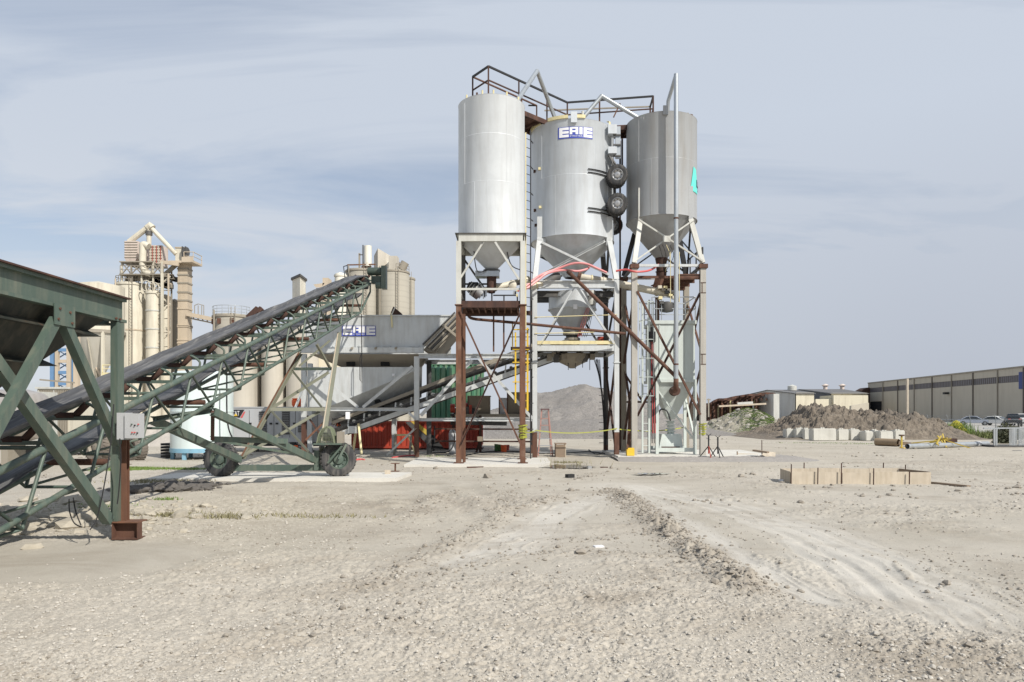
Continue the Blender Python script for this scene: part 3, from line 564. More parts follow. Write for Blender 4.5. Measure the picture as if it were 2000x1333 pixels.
for x in (X1,):
    bar('knee_brace',(x,Y0,6.8),(x,Y1,4.6),.09,.07,DGR,w2,'L'); bar('cross_brace',(x,Y0,4.3),(x,Y1,.6),.1,.08,DRUST,w2,'L'); bar('cross_brace',(x-.06,Y1,4.3),(x-.06,Y0,.6),.1,.08,DRUST,w2,'L')
for z in (5.4,5.0): bar('rail',(X0,Y0-.12,z+.25-.25*(z<5.2)),(X1-(.9 if z<5.2 else 0),Y0-.12,z+.35-.3*(z<5.2)),.035,.035,PYEL,w2,'tube')
bar('rail',(X0,Y1,5.3),(X1,Y1,5.3),.04,.04,DGR,w2,'tube')
for i in range(6): tube('utility_drop',sag((X1-.3-.05*i,Y1-.2,4.2),(X1-.05,Y1-.3-.1*i,.1+.3*i),-.05*i,6),.015,RBLK,w2,5)
for i in range(9): bar('ladder_rung',(X1-.35,Y1-.35,.5+.3*i),(X1-.12,Y1-.35,.5+.3*i),.025,.025,DGR,w2,'tube')
# weigh hopper
wh=T('weigh_hopper','grey conical weigh hopper hanging in the middle tower','hopper',(cx,cy,4.7))
hs=B().lathe(cx,cy,[(1.0,6.20),(1.0,6.88),(.85,6.93),(.05,6.95)],48).out('drum',SILO2,wh)
B().lathe(cx,cy,[(.36,5.26),(1.0,6.199)],48).out('cone',SILO2,wh); B().lathe(cx,cy,[(1.0,6.17),(1.03,6.17),(1.03,6.22),(1.0,6.22)],48).out('flange',LGR,wh)
for z0_,z1_,r_ in ((5.12,5.26,.40),(5.0,5.12,.27),(4.9,5.0,.33),(4.76,4.9,.22),(4.56,4.76,.3)): B().lathe(cx,cy,[(.01,z0_),(r_,z0_),(r_,z1_-.003),(.01,z1_-.003)],28).out('outlet_collar',DGR if r_<.3 else CDRK,wh)
boxo('label_plate',2.52,2.68,29.42,29.44,6.08,6.28,SWHITE,wh)
for i in range(6): tube('air_line',sag((3.1+.05*i,29.5+.02*i,6.15),(2.75+.07*i,30.0,5.0),.05*i-.1,8),.012,HOSE if i<3 else RBLK,wh,5)
B().lathe(3.3,29.75,[(.16,6.3),(.18,6.5),(.16,6.9)],16).out('vent_filter',WHT,wh)
boxo('control_cabinet',3.75,3.98,31.2,31.6,4.6,5.15,RED,w2)
# discharge chute under the deck
ch=T('discharge_chute','dusty grey mixing chute hanging below the yellow-edged deck','chute',(cx,cy,3.6))
B().lathe(cx,cy,[(.12,3.72),(.2,3.8),(.62,4.0),(.72,4.15),(.75,4.3)],28).out('bowl',CDRK,ch)
for i in range(7): a=i*.9; boxo('drive_part',cx-1.1+i*.3,cx-.9+i*.3,cy-.6+.1*math.sin(a*3),cy-.2,4.0+.06*math.sin(a*5),4.28,DGR if i%2 else CDRK,ch)
for i in range(5): bar('drip_rod',(cx-.2+.3*i,cy-.4,4.1),(cx-.2+.3*i,cy-.4,3.62+.05*(i%3)),.025,.025,BLK,ch)
# ---------------- silo 3 ----------------
x0,x1,y0,y1=4.86,7.58,28.5,31.2; cx,cy=6.22,29.85
t3,s3=silo('cement_silo','darker grey silo on the right with a turquoise mark',cx,cy,1.44,9.72,13.80,8.25,.24,SILO3,(.55,))
fn=cyl_fn(cx,cy,1.447,-34,1.0,10.75)
b=B(); vs=[fn((.08+.24*y)+((.86-.28*y)-(.08+.24*y))*i/8,y+(.05*(1-i/8) if y>.9 else 0),.012) for y in (0,.25,.5,.75,.95) for i in range(9)]; b.add(vs,[(j*9+i,j*9+i+1,j*9+i+10,j*9+i+9) for j in range(4) for i in range(8)],True); b.out('turquoise_mark',TEAL,s3)
rects([(.62,.70,.25,.55),(.70,.85,.25,.32),(.92,1.0,.18,.55),(1.0,1.15,.18,.25)],cyl_fn(cx,cy,1.447,-34,1.0,10.75),.024,2).out('lettering',BLK,s3)
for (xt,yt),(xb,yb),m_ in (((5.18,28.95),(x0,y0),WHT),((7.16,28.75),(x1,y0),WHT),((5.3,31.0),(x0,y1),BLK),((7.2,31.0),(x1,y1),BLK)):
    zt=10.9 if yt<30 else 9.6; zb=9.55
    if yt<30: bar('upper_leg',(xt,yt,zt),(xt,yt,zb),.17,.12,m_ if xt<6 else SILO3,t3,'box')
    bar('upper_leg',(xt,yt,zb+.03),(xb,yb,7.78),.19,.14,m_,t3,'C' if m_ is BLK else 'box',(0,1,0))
bar('cross_brace',P(1247,429,28.6),P(1373,511,28.4),.08,.06,WHT,t3,'L'); bar('cross_brace',P(1356,429,28.66),P(1236,513,28.46),.08,.06,WHT,t3,'L')
boxo('centre_gusset',6.0,6.3,28.47,28.5,8.62,8.86,WHT,t3)
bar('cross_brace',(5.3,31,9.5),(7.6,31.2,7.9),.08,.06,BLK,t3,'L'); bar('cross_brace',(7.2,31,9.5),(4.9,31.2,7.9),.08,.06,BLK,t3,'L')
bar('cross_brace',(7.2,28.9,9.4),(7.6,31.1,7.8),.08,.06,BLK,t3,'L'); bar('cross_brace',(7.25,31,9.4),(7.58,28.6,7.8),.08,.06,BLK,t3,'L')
for (zt,z_) in ((8.25,7.95),(7.95,7.7),(7.7,7.4)): B().lathe(cx,cy,[(.01,zt),(.26 if zt>8 else .22,zt),(.2,z_+.02),(.26,z_),(.01,z_)],20).out('outlet_valve',DRUST,t3)
B().bar((6.2,29.8,7.42),(5.98,29.6,6.75),.34).out('outlet_chute',RUST,t3)
for i in range(4): tube('air_line',smoothpath([(cx-.3+.15*i,28.9,8.6),(cx-.2+.15*i,28.7,8.1),(cx+.02*i,29.3,7.6)]),.012,PYEL if i==2 else RBLK,t3,5)
boxo('lifting_plate',5.98,6.18,28.33,28.39,13.62,13.98,SILO3,t3); B().lathe(7.35,29.7,[(.01,14.15),(.15,14.15),(.15,13.85),(.01,13.85)],12).out('roof_vent',RUST,t3); boxo('roof_hatch',6.9,7.2,29.2,29.6,13.85,14.05,CDRK,t3)
w3=T('support_tower','tall weathered grey column tower with rusty braces under the right silo','tower',(cx,cy,.15))
for x in (x0,x1):
    for y in (y0,y1):
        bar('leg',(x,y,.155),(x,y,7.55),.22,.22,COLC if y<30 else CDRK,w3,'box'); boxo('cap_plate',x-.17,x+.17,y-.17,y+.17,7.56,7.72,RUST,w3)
for z in (6.78,3.95):
    bar('splice_mark',(x1-.05,y0-.116,z-.2),(x1-.05,y0-.116,z+.2),.03,.01,DRUST,w3); bar('splice_mark',(x1-.1,y0-.116,z+.2),(x1+.1,y0-.116,z+.2),.01,.03,DRUST,w3); bar('splice_mark',(x1-.1,y0-.116,z-.2),(x1+.1,y0-.116,z-.2),.01,.03,DRUST,w3)
for y in (y0,y1): bar('tie_beam',(x0,y,7.68),(x1,y,7.68),.1,.1,LGR,w3); 
for x in (x0,x1): bar('tie_beam',(x,y0,7.68),(x,y1,7.68),.1,.1,DGR,w3)
bar('tie_beam',(x0,y0,7.22),(x1,y0,7.22),.08,.1,RUST,w3,'C'); bar('tie_beam',(x0,y1,7.2),(x1,y1,7.2),.08,.1,DRUST,w3,'C')
bar('cross_brace',(x0+.1,y0-.1,6.65),(x1-.12,y0-.1,1.75),.1,.08,RUST,w3,'L'); bar('cross_brace',(x1-.1,y0-.02,6.6),(x0+.12,y0-.02,1.7),.12,.08,DRUST,w3,'L')
for x,z0_,z1_ in ((x0,6.6,3.9),(x1,6.6,3.9),(x0,3.7,.6),(x1,3.9,1.6)):
    bar('cross_brace',(x,y0,z0_),(x,y1,z1_),.1,.08,DRUST,w3,'L'); bar('cross_brace',(x+.07,y1,z0_),(x+.07,y0,z1_),.1,.08,RUST,w3,'L')
bar('cross_brace',(x0,y1,3.6),(x0+.9,y1,2.2),.1,.08,RUST,w3,'L'); bar('cross_brace',(x0,y1,2.3),(x1,y1,2.3),.08,.08,DRUST,w3); 
bar('twisted_plate',(x0+.25,30.6,2.2),(x0+.1,30.4,.2),.22,.03,RUST,w3)
pl3=T('platform','rusty steel platform high in the right tower below the cone','platform',(6.8,29.8,7.2))
B().hexa([(6.55,28.45,7.3),(x1-.1,28.45,7.3),(x1-.1,31,7.3),(6.0,31,7.3)],[(6.55,28.45,7.34),(x1-.1,28.45,7.34),(x1-.1,31,7.34),(6.0,31,7.34)]).out('deck',RUST,pl3)
for y in (28.5,29.3,30.1,30.9): bar('joist',(6.4-.1*(y-28.5),y,7.2),(x1-.12,y,7.2),.06,.14,RUST,pl3)
for y in (28.5,29.5,30.5): bar('rail_post',(x1,y,7.4),(x1,y,8.4),.05,.05,BLK,pl3)
bar('handrail',(x1,28.5,8.4),(x1,31,8.4),.045,.045,BLK,pl3)
for s_ in (0,.35): tube('sampling_line',[(6.28+s_,28.4,6.2),(6.28+s_,28.4,8.2)],.014,PYEL,pl3,5)
# ---------------- pipes, hoses, walkways around the silos ----------------
vp=T('fill_pipe','tall silver vertical fill pipe in front of the right silo','pipe',P(1320,760,27.95))
zt=HC+(VH-145)/F*27.95; xx_=(1320.5-UC)/F*27.95
tube('riser',[(xx_,27.95,HC+(VH-742)/F*27.95),(xx_,27.95,zt)],.088,GALV,vp,16)
tube('top_leg',[(xx_,27.95,zt-.02),P(1305,198,29.0),P(1304,222,29.2)],.075,GALV,vp,14)
for v in (427,712): B().lathe(xx_,27.95,[(.088,HC+(VH-v)/F*27.95-.03),(.098,HC+(VH-v)/F*27.95-.03),(.098,HC+(VH-v)/F*27.95+.03),(.088,HC+(VH-v)/F*27.95+.03)],16).out('weld_band',RUST,vp)
tube('elbow',smoothpath([(xx_,27.95,HC+(VH-740)/F*27.95),(xx_,27.98,HC+(VH-750)/F*27.95),(xx_+.03,28.2,2.72),(xx_+.03,28.9,2.7)],4),.10,RUST,vp,14)
for (nm,lab,pts,r_) in (('blower_pipe','silver bent pipe peaking between the left and middle silos',[P(1011,196,25.7),P(1049,139,27.8),P(1085,234,29.6)],.082),('blower_pipe','silver bent pipe arching from the middle silo to the right silo',[P(1136,234,29.5),P(1175,188,29.6),P(1250,233,29.6)],.085)):
    o=T(nm,lab,'pipe',pts[0],'pipes on top of the silos'); tube('rising_leg',pts[:2],r_,GALV,o,14); tube('falling_leg',pts[1:],r_,GALV,o,14)
    B().lathe(0,0,[(.01,-r_),(r_*.7,-r_*.7),(r_*1.02,0),(r_*.7,r_*.7),(.01,r_)],14,M=Matrix.Translation(pts[1])).out('mitre_joint',GALV,o)
    q=pts[1].lerp(pts[2],.45); 
    if 'arching' in lab: bar('rust_bracket',q+Vector((.05,0,.12)),q+Vector((-.22,0,-.45)),.06,.05,RUST,o)
# catwalk on top
cw=T('catwalk','rusty railed catwalk across the tops of the three silos','walkway',(1.5,29,13.8))
A=Vector((-1.53,27.9,13.8));Bq=Vector((-.89,27.05,13.8));Cq=Vector((2.33,30.2,13.8));Eq=Vector((1.05,30.5,13.8));D=Vector((5.83,29.6,13.8));Fq=Vector((5.9,30.6,13.8));G=Vector((1.4,31.0,13.8))
B().hexa([A+Vector((0,0,-.03)),Bq+Vector((0,0,-.03)),Cq+Vector((0,0,-.03)),G+Vector((0,0,-.03))],[A,Bq,Cq,G]).out('deck',RUST,cw)
B().hexa([Cq+Vector((.01,0,-.03)),D+Vector((0,0,-.03)),Fq+Vector((0,0,-.03)),G+Vector((.4,0,-.03))],[Cq+Vector((.01,0,0)),D,Fq,G+Vector((.4,0,0))]).out('deck',RUST,cw)
for a,b in ((A,G),(Bq,Cq),(Cq,D),(G,Fq)): bar('stringer',a-Vector((0,0,.12)),b-Vector((0,0,.12)),.07,.18,DRUST,cw,'C')
for i in range(7): a=A.lerp(G,i/6); b=Bq.lerp(Cq,i/6); bar('joist',a-Vector((0,0,.1)),b-Vector((0,0,.1)),.06,.1,DRUST,cw)
for i in range(1,12): a=Cq.lerp(D,i/12); b=G.lerp(Fq,i/12); bar('joist',a-Vector((0,0,.1)),b-Vector((0,0,.1)),.05,.1,DRUST,cw)
for k in (A,Bq,Bq.lerp(Cq,.36),Bq.lerp(Cq,.72),Cq,Cq.lerp(D,.38),D,Fq,Eq): bar('rail_post',k,k+Vector((0,0,1.1)),.06,.06,DRUST,cw)
for a,b,m_ in ((A,Bq,BLK),(Bq,Cq,BLK),(Cq,D,BLK),(D,Fq,BLK)):
    bar('handrail',a+Vector((0,0,1.1)),b+Vector((0,0,1.1)),.065,.065,m_,cw); bar('mid_rail',a+Vector((0,0,.58)),b+Vector((0,0,.58)),.045,.045,DRUST,cw)
for a,b in ((A,Eq),(G,Fq)): bar('handrail',a+Vector((0,0,1.1)),b+Vector((0,0,1.1)),.05,.05,RUST if a is A else CDRK,cw); bar('mid_rail',a+Vector((0,0,.3)),b+Vector((0,0,.3)),.045,.045,CDRK,cw)
bar('handrail',Eq+Vector((-.35,-.2,1.02)),Eq+Vector((0,0,1.1)),.05,.05,BLK,cw)
for i,(x,y) in enumerate(((.35,26.75),(4.72,31.3),(-1.3,26.6),(4.75,30.9))): bar('support_post',(x,y,12.8 if i in(2,) else (.2 if i in (1,) else 12.0)),(x,y,13.7),.07,.07,DRUST if i else RUST,cw,'box')
# ladder between silos 1 and 2
ld=T('vertical_ladder','long black vertical ladder between the left and middle silos','ladder',(.66,27,0))
bar('rail',(.70,27.0,0),(.70,27.0,12.45),.045,.06,BLK,ld); bar('rail',(.515,26.8,5),(.515,26.8,12.3),.045,.05,PYEL,ld)
k=0
for i in range(34):
    z=1.2+i*.33
    if z>5: bar('rung',(.515,26.8,z),(.70,27.0,z),.025,.025,BLK,ld,'tube')
    if i%3==0: bar('standoff',(.70,27.0,z),(.80,27.3,z),.03,.03,BLK,ld)
yl=T('caged_ladder','bright yellow ladder with cage beside the middle tower','ladder',(.5,27.6,1.6))
for x in (.36,.60): bar('rail',(x,27.6,1.9),(x,27.6,5.1),.07,.04,YEL,yl)
for i in range(11): bar('rung',(.36,27.6,2.0+i*.29),(.60,27.6,2.0+i*.29),.03,.03,YEL,yl,'tube')
for x in (.05,.02): bar('cage_upright',(x+.1,27.4,2.2),(x+.1,27.4,4.9),.03,.03,YEL,yl)
for z in (5.0,4.25,3.75,3.0): bar('cage_hoop',(.02,27.35,z),(.66,27.35,z),.05,.04,YEL,yl)
boxo('landing',-.05,.75,27.3,28.2,4.28,4.34,DRUST,yl)
for q in ((.02,27.35),(.02,28.1)): bar('rail_post',(q[0],q[1],4.3),(q[0],q[1],5.2),.04,.04,YEL if q[1]<28 else BLK,yl)
bar('handrail',(.02,27.35,5.2),(.02,28.1,5.2),.04,.04,YEL,yl); bar('handrail',(-.1,28.1,4.8),(.7,28.1,4.8),.03,.03,BLK,yl)
# rusty long pipes
o=T('rusty_pipe','thin rust brown pipe running almost level across the middle tower','pipe',P(916,622,27),'rusty pipes')
tube('tube',smoothpath([P(912,608,27.4),P(917,620,27.3),P(930,624,27.2)],4)+[P(1025,632.5,27.3),P(1221,652,28.2)],.055,RUST,o); boxo('end_block',*(lambda p:(p.x,p.x+.25,p.y-.06,p.y+.06,p.z-.08,p.z+.08))(P(1026,612,27.2)),DRUST,o)
o=T('rusty_pipe','long rust brown diagonal pipe falling from the middle silo to the right tower','pipe',P(1112,533,28.5),'rusty pipes')
tube('tube',[P(1112,533,28.55),P(1322,738,28.15)],.075,RUST,o); B().path([P(1109,530,28.56),P(1114,535,28.54)],.095).out('collar',DRUST,o)
# white screw conveyors
def screw(nm,lab,pts,r_,motor=None):
    o=T(nm,lab,'screw conveyor',pts[0],'white screw conveyors'); pts=[Vector(p) for p in pts]
    for a,b in zip(pts[:-1],pts[1:]): tube('casing',[a,b],r_,CRM,o,16)
    for p,q in zip(pts[:-1],pts[1:]):
        d=(q-p).normalized()
        for f in (.02,.33,.66,.98): c=p.lerp(q,f); B().path([c-d*.02,c+d*.02],r_*1.18,16).out('flange',PYEL if f==.33 else CRM,o)
    return o
o=screw('screw_conveyor','white screw conveyor tube leading from the left silo',[P(932,571,26.2),P(1034,546,27.2)],.115)
c=P(930,571,26.0)
B().path([c+Vector((-.05,-.15,.1)),c+Vector((.18,-.1,-.12))],[.29,.24],20).out('gearbox',ALU,o)
B().path([c+Vector((-.30,-.2,.2)),c+Vector((-.02,-.18,.08))],[.14,.27],18).out('motor',BLK,o)
for i in range(7): a=i*.05; B().path([c+Vector((-.26+a,-.19,.19-a*.55)),c+Vector((-.245+a,-.19,.18-a*.55))],.20+.013*i,18).out('cooling_ring',WHT if i%2 else BLK,o)
for i in range(6): B().box(c.x+.1+.05*i,c.x+.14+.05*i,c.y-.3,c.y-.1,c.z-.25+.04*(i%3),c.z-.02+.05*(i%2),).out('valve_block',ALU if i%2 else BLK,o)
B().lathe(0,0,[(.01,-.1),(.12,-.1),(.15,-.02),(.15,.1),(.06,.14),(.01,.14)],18,M=Matrix.Translation(P(1001,558,26))@Matrix.Rotation(R(90),4,'X')).out('end_cap',CRM,o)
for i in range(7): q=P(1002+(i%4)*3,565+(i//2)*5,26.1); B().box(q.x,q.x+.06,q.y-.05,q.y+.05,q.z,q.z+.1).out('valve_block',(ALU,BLK,PYEL,HOSE)[i%4],o)
o=screw('screw_conveyor','white screw conveyor stub under the cone of the middle silo',[P(1132,541,29.8),P(1202,552,29.9)],.135); B().path([P(1128,540,29.8),P(1134,542,29.8)],.19).out('rusty_flange',RUST,o)
o=screw('screw_conveyor','longer white screw conveyor tube reaching into the right tower',[P(1204,554,29.3),P(1322,578,29.2)],.15)
for i in range(12): q=P(1288+(i*7)%38,562+(i*5)%34,29.0); B().box(q.x-.07,q.x+.08,q.y-.1,q.y+.12,q.z-.05,q.z+.07).out('valve_block',(CRM,CDRK,DGR,PYEL)[i%4],o)
B().lathe(6.3,29.2,[(.01,5.9),(.25,5.95),(.3,6.1),(.28,6.3),(.1,6.35)],20).out('knife_gate',DGR,o); tube('drop_pipe',[(6.02,29.7,6.6),(6.02,29.7,5.5)],.09,RUST,o)
o=screw('screw_conveyor','short grey transfer tube beside the hoses under the middle silo',[P(1036,560,28.6),P(1066,553,29.0)],.12); tube('dark_sleeve',[P(1064,553,29),P(1088,540,29.6)],[.15,.2],DGR,o,18); 
# hoses
hs_=[('red_hose','upper red hose looping high under the middle silo',[P(1024,562,27.6),P(1045,545,27.9),P(1062,535,28.2),P(1090,525,28.4),P(1120,515,28.4),P(1145,516,28.4),P(1165,524,28.4),P(1185,533,28.5)],.045),
('red_hose','lower red hose sagging beneath the upper one at the middle silo',[P(1026,566,27.5),P(1050,548,27.8),P(1070,534,28.0),P(1100,528,28.5),P(1128,530,28.8),P(1146,526,29.0),P(1152,521,29.2)],.045),
('red_hose','short red hose crossing the gap to the right silo tower',[P(1203,530,28.4),P(1222,527,28.3),P(1240,531,28.1),P(1262,530,28.3),P(1276,525,28.7),P(1286,517,29.2)],.04)]
for nm,lab,pts,r_ in hs_: tag(tube(nm,smoothpath(pts,6),r_,PINK if 'short' not in lab else HOSE,None,8),lab,'hose','red rubber hoses')
# ---------------- dust collector ----------------
dc=T('dust_collector','pale grey box dust collector with hopper standing inside the right tower','dust collector',(6.6,29.8,.15))
a0,a1,b0,b1=5.72,7.40,29.0,30.7
body=boxo('housing',a0,a1,b0,b1,3.18,5.42,DCOL,dc); boxo('roof_cap',a0-.06,a1+.06,b0-.06,b1+.06,5.421,5.56,DCOL,dc); boxo('flange',a0-.06,a1+.06,b0-.06,b1+.06,3.06,3.179,DCOL,dc)
for x in (5.95,6.55,6.98): boxo('panel_stiffener',x,x+.03,b0-.03,b0-.001,3.2,5.41,DCOL,body)
B().hexa([(6.45,29.6,1.55),(6.72,29.6,1.55),(6.72,29.9,1.55),(6.45,29.9,1.55)],[(a0+.12,b0+.02,3.058),(a1,b0+.02,3.058),(a1,b1,3.058),(a0+.12,b1,3.058)]).out('hopper',DCOL,dc)
B().path([(6.58,28.85,2.72),(6.58,29.12,2.70)],.2,20).out('inlet_collar',DRUST,dc)
for x in (a0+.15,a1): 
    for y in (b0,b1): bar('leg',(x,y,.16),(x,y,3.06),.12,.12,DCOL,dc)
for y in (b0,b1): bar('base_beam',(a0+.15,y,.33),(a1,y,.33),.1,.16,DCOL,dc,'C')
bar('diagonal_brace',(a0+.2,b0-.02,2.7),(a1-.05,b0-.02,.75),.09,.06,DCOL,dc,'L'); bar('diagonal_brace',(a1,b1,2.6),(a1,b0,.8),.09,.06,DCOL,dc,'L')
for z in (1.5,1.35,1.2,1.08): B().lathe(6.58,29.75,[(.01,z),(.2,z),(.2,z-.04),(.14,z-.05),(.14,z-.13),(.01,z-.13)],16).out('rotary_valve',DCOL,dc)
B().hexa([(6.0,29.3,.32),(7.0,29.3,.32),(7.0,30.2,.32),(6.0,30.2,.32)],[(6.15,29.4,.95),(6.95,29.4,.95),(6.95,30.1,.95),(6.15,30.1,.95)]).out('blower_casing',DCOL,dc)
tube('blower_hose',smoothpath([(6.0,29.5,1.6),(6.1,29.45,1.95),(6.35,29.4,1.9),(6.5,29.4,1.5)]),.03,BLK,dc,7)
boxo('red_tag',6.1,6.85,29.24,29.27,.4,.45,DRUST,dc)
rail(dc,[(a0-.05,b0,5.56),(6.6,b0,5.56),(a1+.02,b0,5.56),(a1+.02,b1,5.56),(a0-.05,b1,5.56)],.95,GALV,.022,1)
for x in (5.85,6.05,7.0): bar('rail_post',(x,b0,5.56),(x,b0,6.4),.035,.035,GALV,dc,'tube')
for x in (5.28,5.55): bar('ladder_rail',(x,29.0,.2),(x,29.0,6.4),.07,.05,DCOL,dc)
for i in range(20): bar('ladder_rung',(5.28,29.0,.5+i*.3),(5.55,29.0,.5+i*.3),.025,.025,DCOL,dc,'tube')
for i in range(6): z=2.5+i*.75; tube('cage_hoop',[(5.25,29.0,z),(5.1,28.75,z),(5.2,28.5+.02,z),(5.6,28.52,z),(5.7,28.75,z),(5.6,29.0,z)],.015,DCOL,dc,5)
for q in ((5.12,28.75),(5.4,28.5),(5.68,28.75)): bar('cage_upright',(q[0],q[1],2.5),(q[0],q[1],6.3),.03,.02,DCOL,dc)
boxo('motor_mount',5.62,5.71,29.1,29.4,4.6,5.3,DGR,dc); B().path([(5.66,28.95,5.1),(5.66,28.95,4.7)],.14,14).out('motor',BLK,dc)
for i in range(6): tube('air_line',sag((5.6+.02*i,28.95,4.7),(5.66+.03*i,28.95,.6+.4*(i%3)),.0,4),.02,(RBLK,HOSE,RBLK,DGR,HOSE,RBLK)[i],dc,6)
# ---------------- caution tape, buckets, ladder, stands ----------------
def tape(lab,pts,w=.04):
    b=B()
    for a,c in zip(pts[:-1],pts[1:]):
        a=Vector(a);c=Vector(c); b.add([a,c,c+Vector((0,.012,w)),a+Vector((0,.012,w))],[(0,1,2,3)])
    return tag(b.out('caution_tape',TAPE),lab,'tape','yellow caution tape')
tape('long yellow caution tape sagging between the middle tower legs',sag((.37,24.4,1.14),(1.0,28.68,1.12),.05,6)+sag((1.0,28.66,1.1),(4.2,28.66,1.18),.14,18))
tape('yellow caution tape stretched across the right tower',sag((4.3,28.7,1.15),(7.5,30.9,1.2),.12,14))
for lab,x,y in (('bunched yellow tape knotted round the right rusty leg of the left tower',.37,24.5),('yellow tape wound round the right column of the right tower',7.58,28.5)):
    b=B()
    for i in range(8):
        z=.95+.06*i+.03*math.sin(i*5); r_=.14+.02*math.sin(i*3); b.add([(x+r_*math.cos(a*math.pi/4),y+r_*math.sin(a*math.pi/4),z+.02*math.sin(a*2+i)) for a in range(8)]+[(x+(r_+.01)*math.cos(a*math.pi/4),y+(r_+.01)*math.sin(a*math.pi/4),z+.05+.02*math.sin(a*2+i)) for a in range(8)],[(a,(a+1)%8,8+(a+1)%8,8+a) for a in range(8)])
    tag(b.out('caution_tape',TAPE),lab,'tape','yellow caution tape')
def bucket(lab,u,v,mat,r=.14,h=.3,tilt=0,Yy=None):
    Y=Yy or GY(v); x=(u-UC)/F*Y; t=T('bucket',lab,'bucket',(x,Y,0),'buckets'); M=Matrix.Translation((x,Y,0))@Matrix.Rotation(tilt,4,'Y')
    B().lathe(0,0,[(.01,.01),(r*.84,0),(r,h),(r*1.06,h),(r*1.06,h-.03),(r*1.0,h-.03)],20,M=M).lathe(0,0,[(r*.98,h),(r*.8,.03),(.01,.03)],20,M=M).out('pail',mat,t); tube('handle',[M@Vector((r*math.cos(a),-.02-r*1.1*math.sin(a)*.4,h-.04-.12*math.sin(a))) for a in np.linspace(0,math.pi,7)],.006,BLK,t,5); return t
bucket('green bucket left of the orange one on the ground',972,882,plain('green plastic',(.06,.16,.04)),.19,.33,.12); bucket('orange bucket between the towers on the ground',984,883,ORG,.15,.32); bucket('small red orange bucket behind the orange one',990,880,RED,.13,.27)
yb=T('yellow_crate','bright yellow can beside the left column of the right tower','can',P(1232,890,28)); x=(1231-UC)/F*28.0; boxo('can_body',x-.15,x+.14,27.85,28.15,.16,.40,YEL,yb); boxo('can_top',x-.1,x+.14,27.9,28.1,.402,.46,YEL,yb); boxo('handle',x-.08,x+.02,27.98,28.02,.462,.5,BLK,yb)
# stepladder
sl=T('stepladder','pink and brown fibreglass stepladder standing before the gravel heap','ladder',(1.33,29.8,0)); FIB=paint('faded pink fibreglass',(.36,.19,.16),.6,0,0,.3,3); y=29.6
for s_ in (-1,1):
    bar('side_rail',(1.38+s_*.30,y,0),(1.38+s_*.14,y+.35,1.95),.05,.04,FIB,sl); bar('rear_rail',(1.38+s_*.28,y+1.0,0),(1.38+s_*.13,y+.42,1.9),.035,.03,FIB,sl)
for i in range(6): f=(i+.7)/7; w=.30-.16*f; bar('step',(1.38-w,y+.35*f,1.95*f),(1.38+w,y+.35*f,1.95*f),.09,.03,ALU if i<4 else FIB,sl)
boxo('top_cap',1.38-.18,1.38+.18,y+.27,y+.5,1.95,2.0,plain('brown cap',(.12,.06,.06)),sl)
# box
ob=T('wooden_box','open plywood box on the ground right of the stepladder','box',(1.9,29.5,0)); boxo('left_side',1.78,1.82,29.2,29.9,.01,.55,WOODD,ob); boxo('front_panel',1.821,2.17,29.2,29.24,.01,.53,WOODD,ob); boxo('right_side',2.171,2.2,29.2,29.9,.01,.55,WOOD,ob); boxo('lid',1.76,2.22,29.19,29.92,.551,.58,WOODD,ob); boxo('floor',1.821,2.17,29.241,29.9,.01,.04,WOODD,ob)
# jack stands
for lab,u,Y,m_,h in (('black jack stand with one red leg by the right tower','1384',27.6,RED,.95),('all black jack stand right of the red-legged one','1402',27.5,BLK,.88)):
    x=(float(u)-UC)/F*Y; t=T('jack_stand',lab,'stand',(x,Y,.02),'pipe jack stands'); tube('stem',[(x,Y,.42),(x,Y,h)],.03,BLK,t)
    for k in range(3): a=k*2.094+.5; tube('leg',[(x,Y,.55),(x+.36*math.cos(a),Y+.36*math.sin(a),.1 if Y>27.55 else .02)],.02,m_ if k==2 else BLK,t,6)
    tube('v_head',[(x-.1,Y,h+.07),(x,Y,h),(x+.1,Y,h+.07)],.015,BLK,t,6); tube('inner_screw',[(x,Y,.25),(x,Y,.5)],.025,m_,t)
# puddles and debris
WAT,n,p=mat_new('muddy water'); p.inputs['Base Color'].default_value=(.10,.085,.055,1); p.inputs['Roughness'].default_value=.06; p.inputs['IOR'].default_value=1.33
for lab,(u,v),rx,ry,z in (('x',(1105,912),.85,.85,-.012),('y',(1272,928),.5,.2,-.012)):
    px,py=gpt(u,v); zz=float(gh(np.array([px]),np.array([py]))[0]); k=28; rr=[1+.22*math.sin(i*1.7)+.12*math.sin(i*3.1+1) for i in range(k)]
    zz+=.075; tag(B().add([(px+rx*rr[i]*math.cos(6.283*i/k),py+ry*rr[i]*math.sin(6.283*i/k),zz) for i in range(k)],[tuple(range(k))]).out('puddle',WAT),kind='structure')
px,py=gpt(1105,909); k=70; gp=np.stack([px+rng.normal(0,.6,k),py+rng.normal(0,.5,k)],-1); tag(blades('reed_stubble',gp,gh(gp[:,0],gp[:,1]),.22,DRYG,None,.012,.3),kind='stuff')
def debris(nm,lab,cat,u,v,dx,dy,dz,mat,rz=0,grp='scraps lying on the ground',z=0):
    x,y=gpt(u,v); z0_=float(gh(np.array([x]),np.array([y]))[0])+z; M=Matrix.Translation((x,y,z0_))@Matrix.Rotation(R(rz),4,'Z'); b=B().box(-dx/2,dx/2,-dy/2,dy/2,0,dz); b.v=[tuple(M@Vector(q)) for q in b.v]; return tag(b.out(nm,mat),lab,cat,grp)
debris('steel_scrap','short rusty steel bar lying left of the puddle','scrap',928,915,.55,.06,.04,DRUST,15); debris('white_rag','white crumpled scrap of paper on the near gravel track','paper',1169,1069,.13,.08,.02,SWHITE,20); debris('white_rag','white scrap beside the left end of the form boards','paper',1537,941,.35,.2,.04,SWHITE,10)
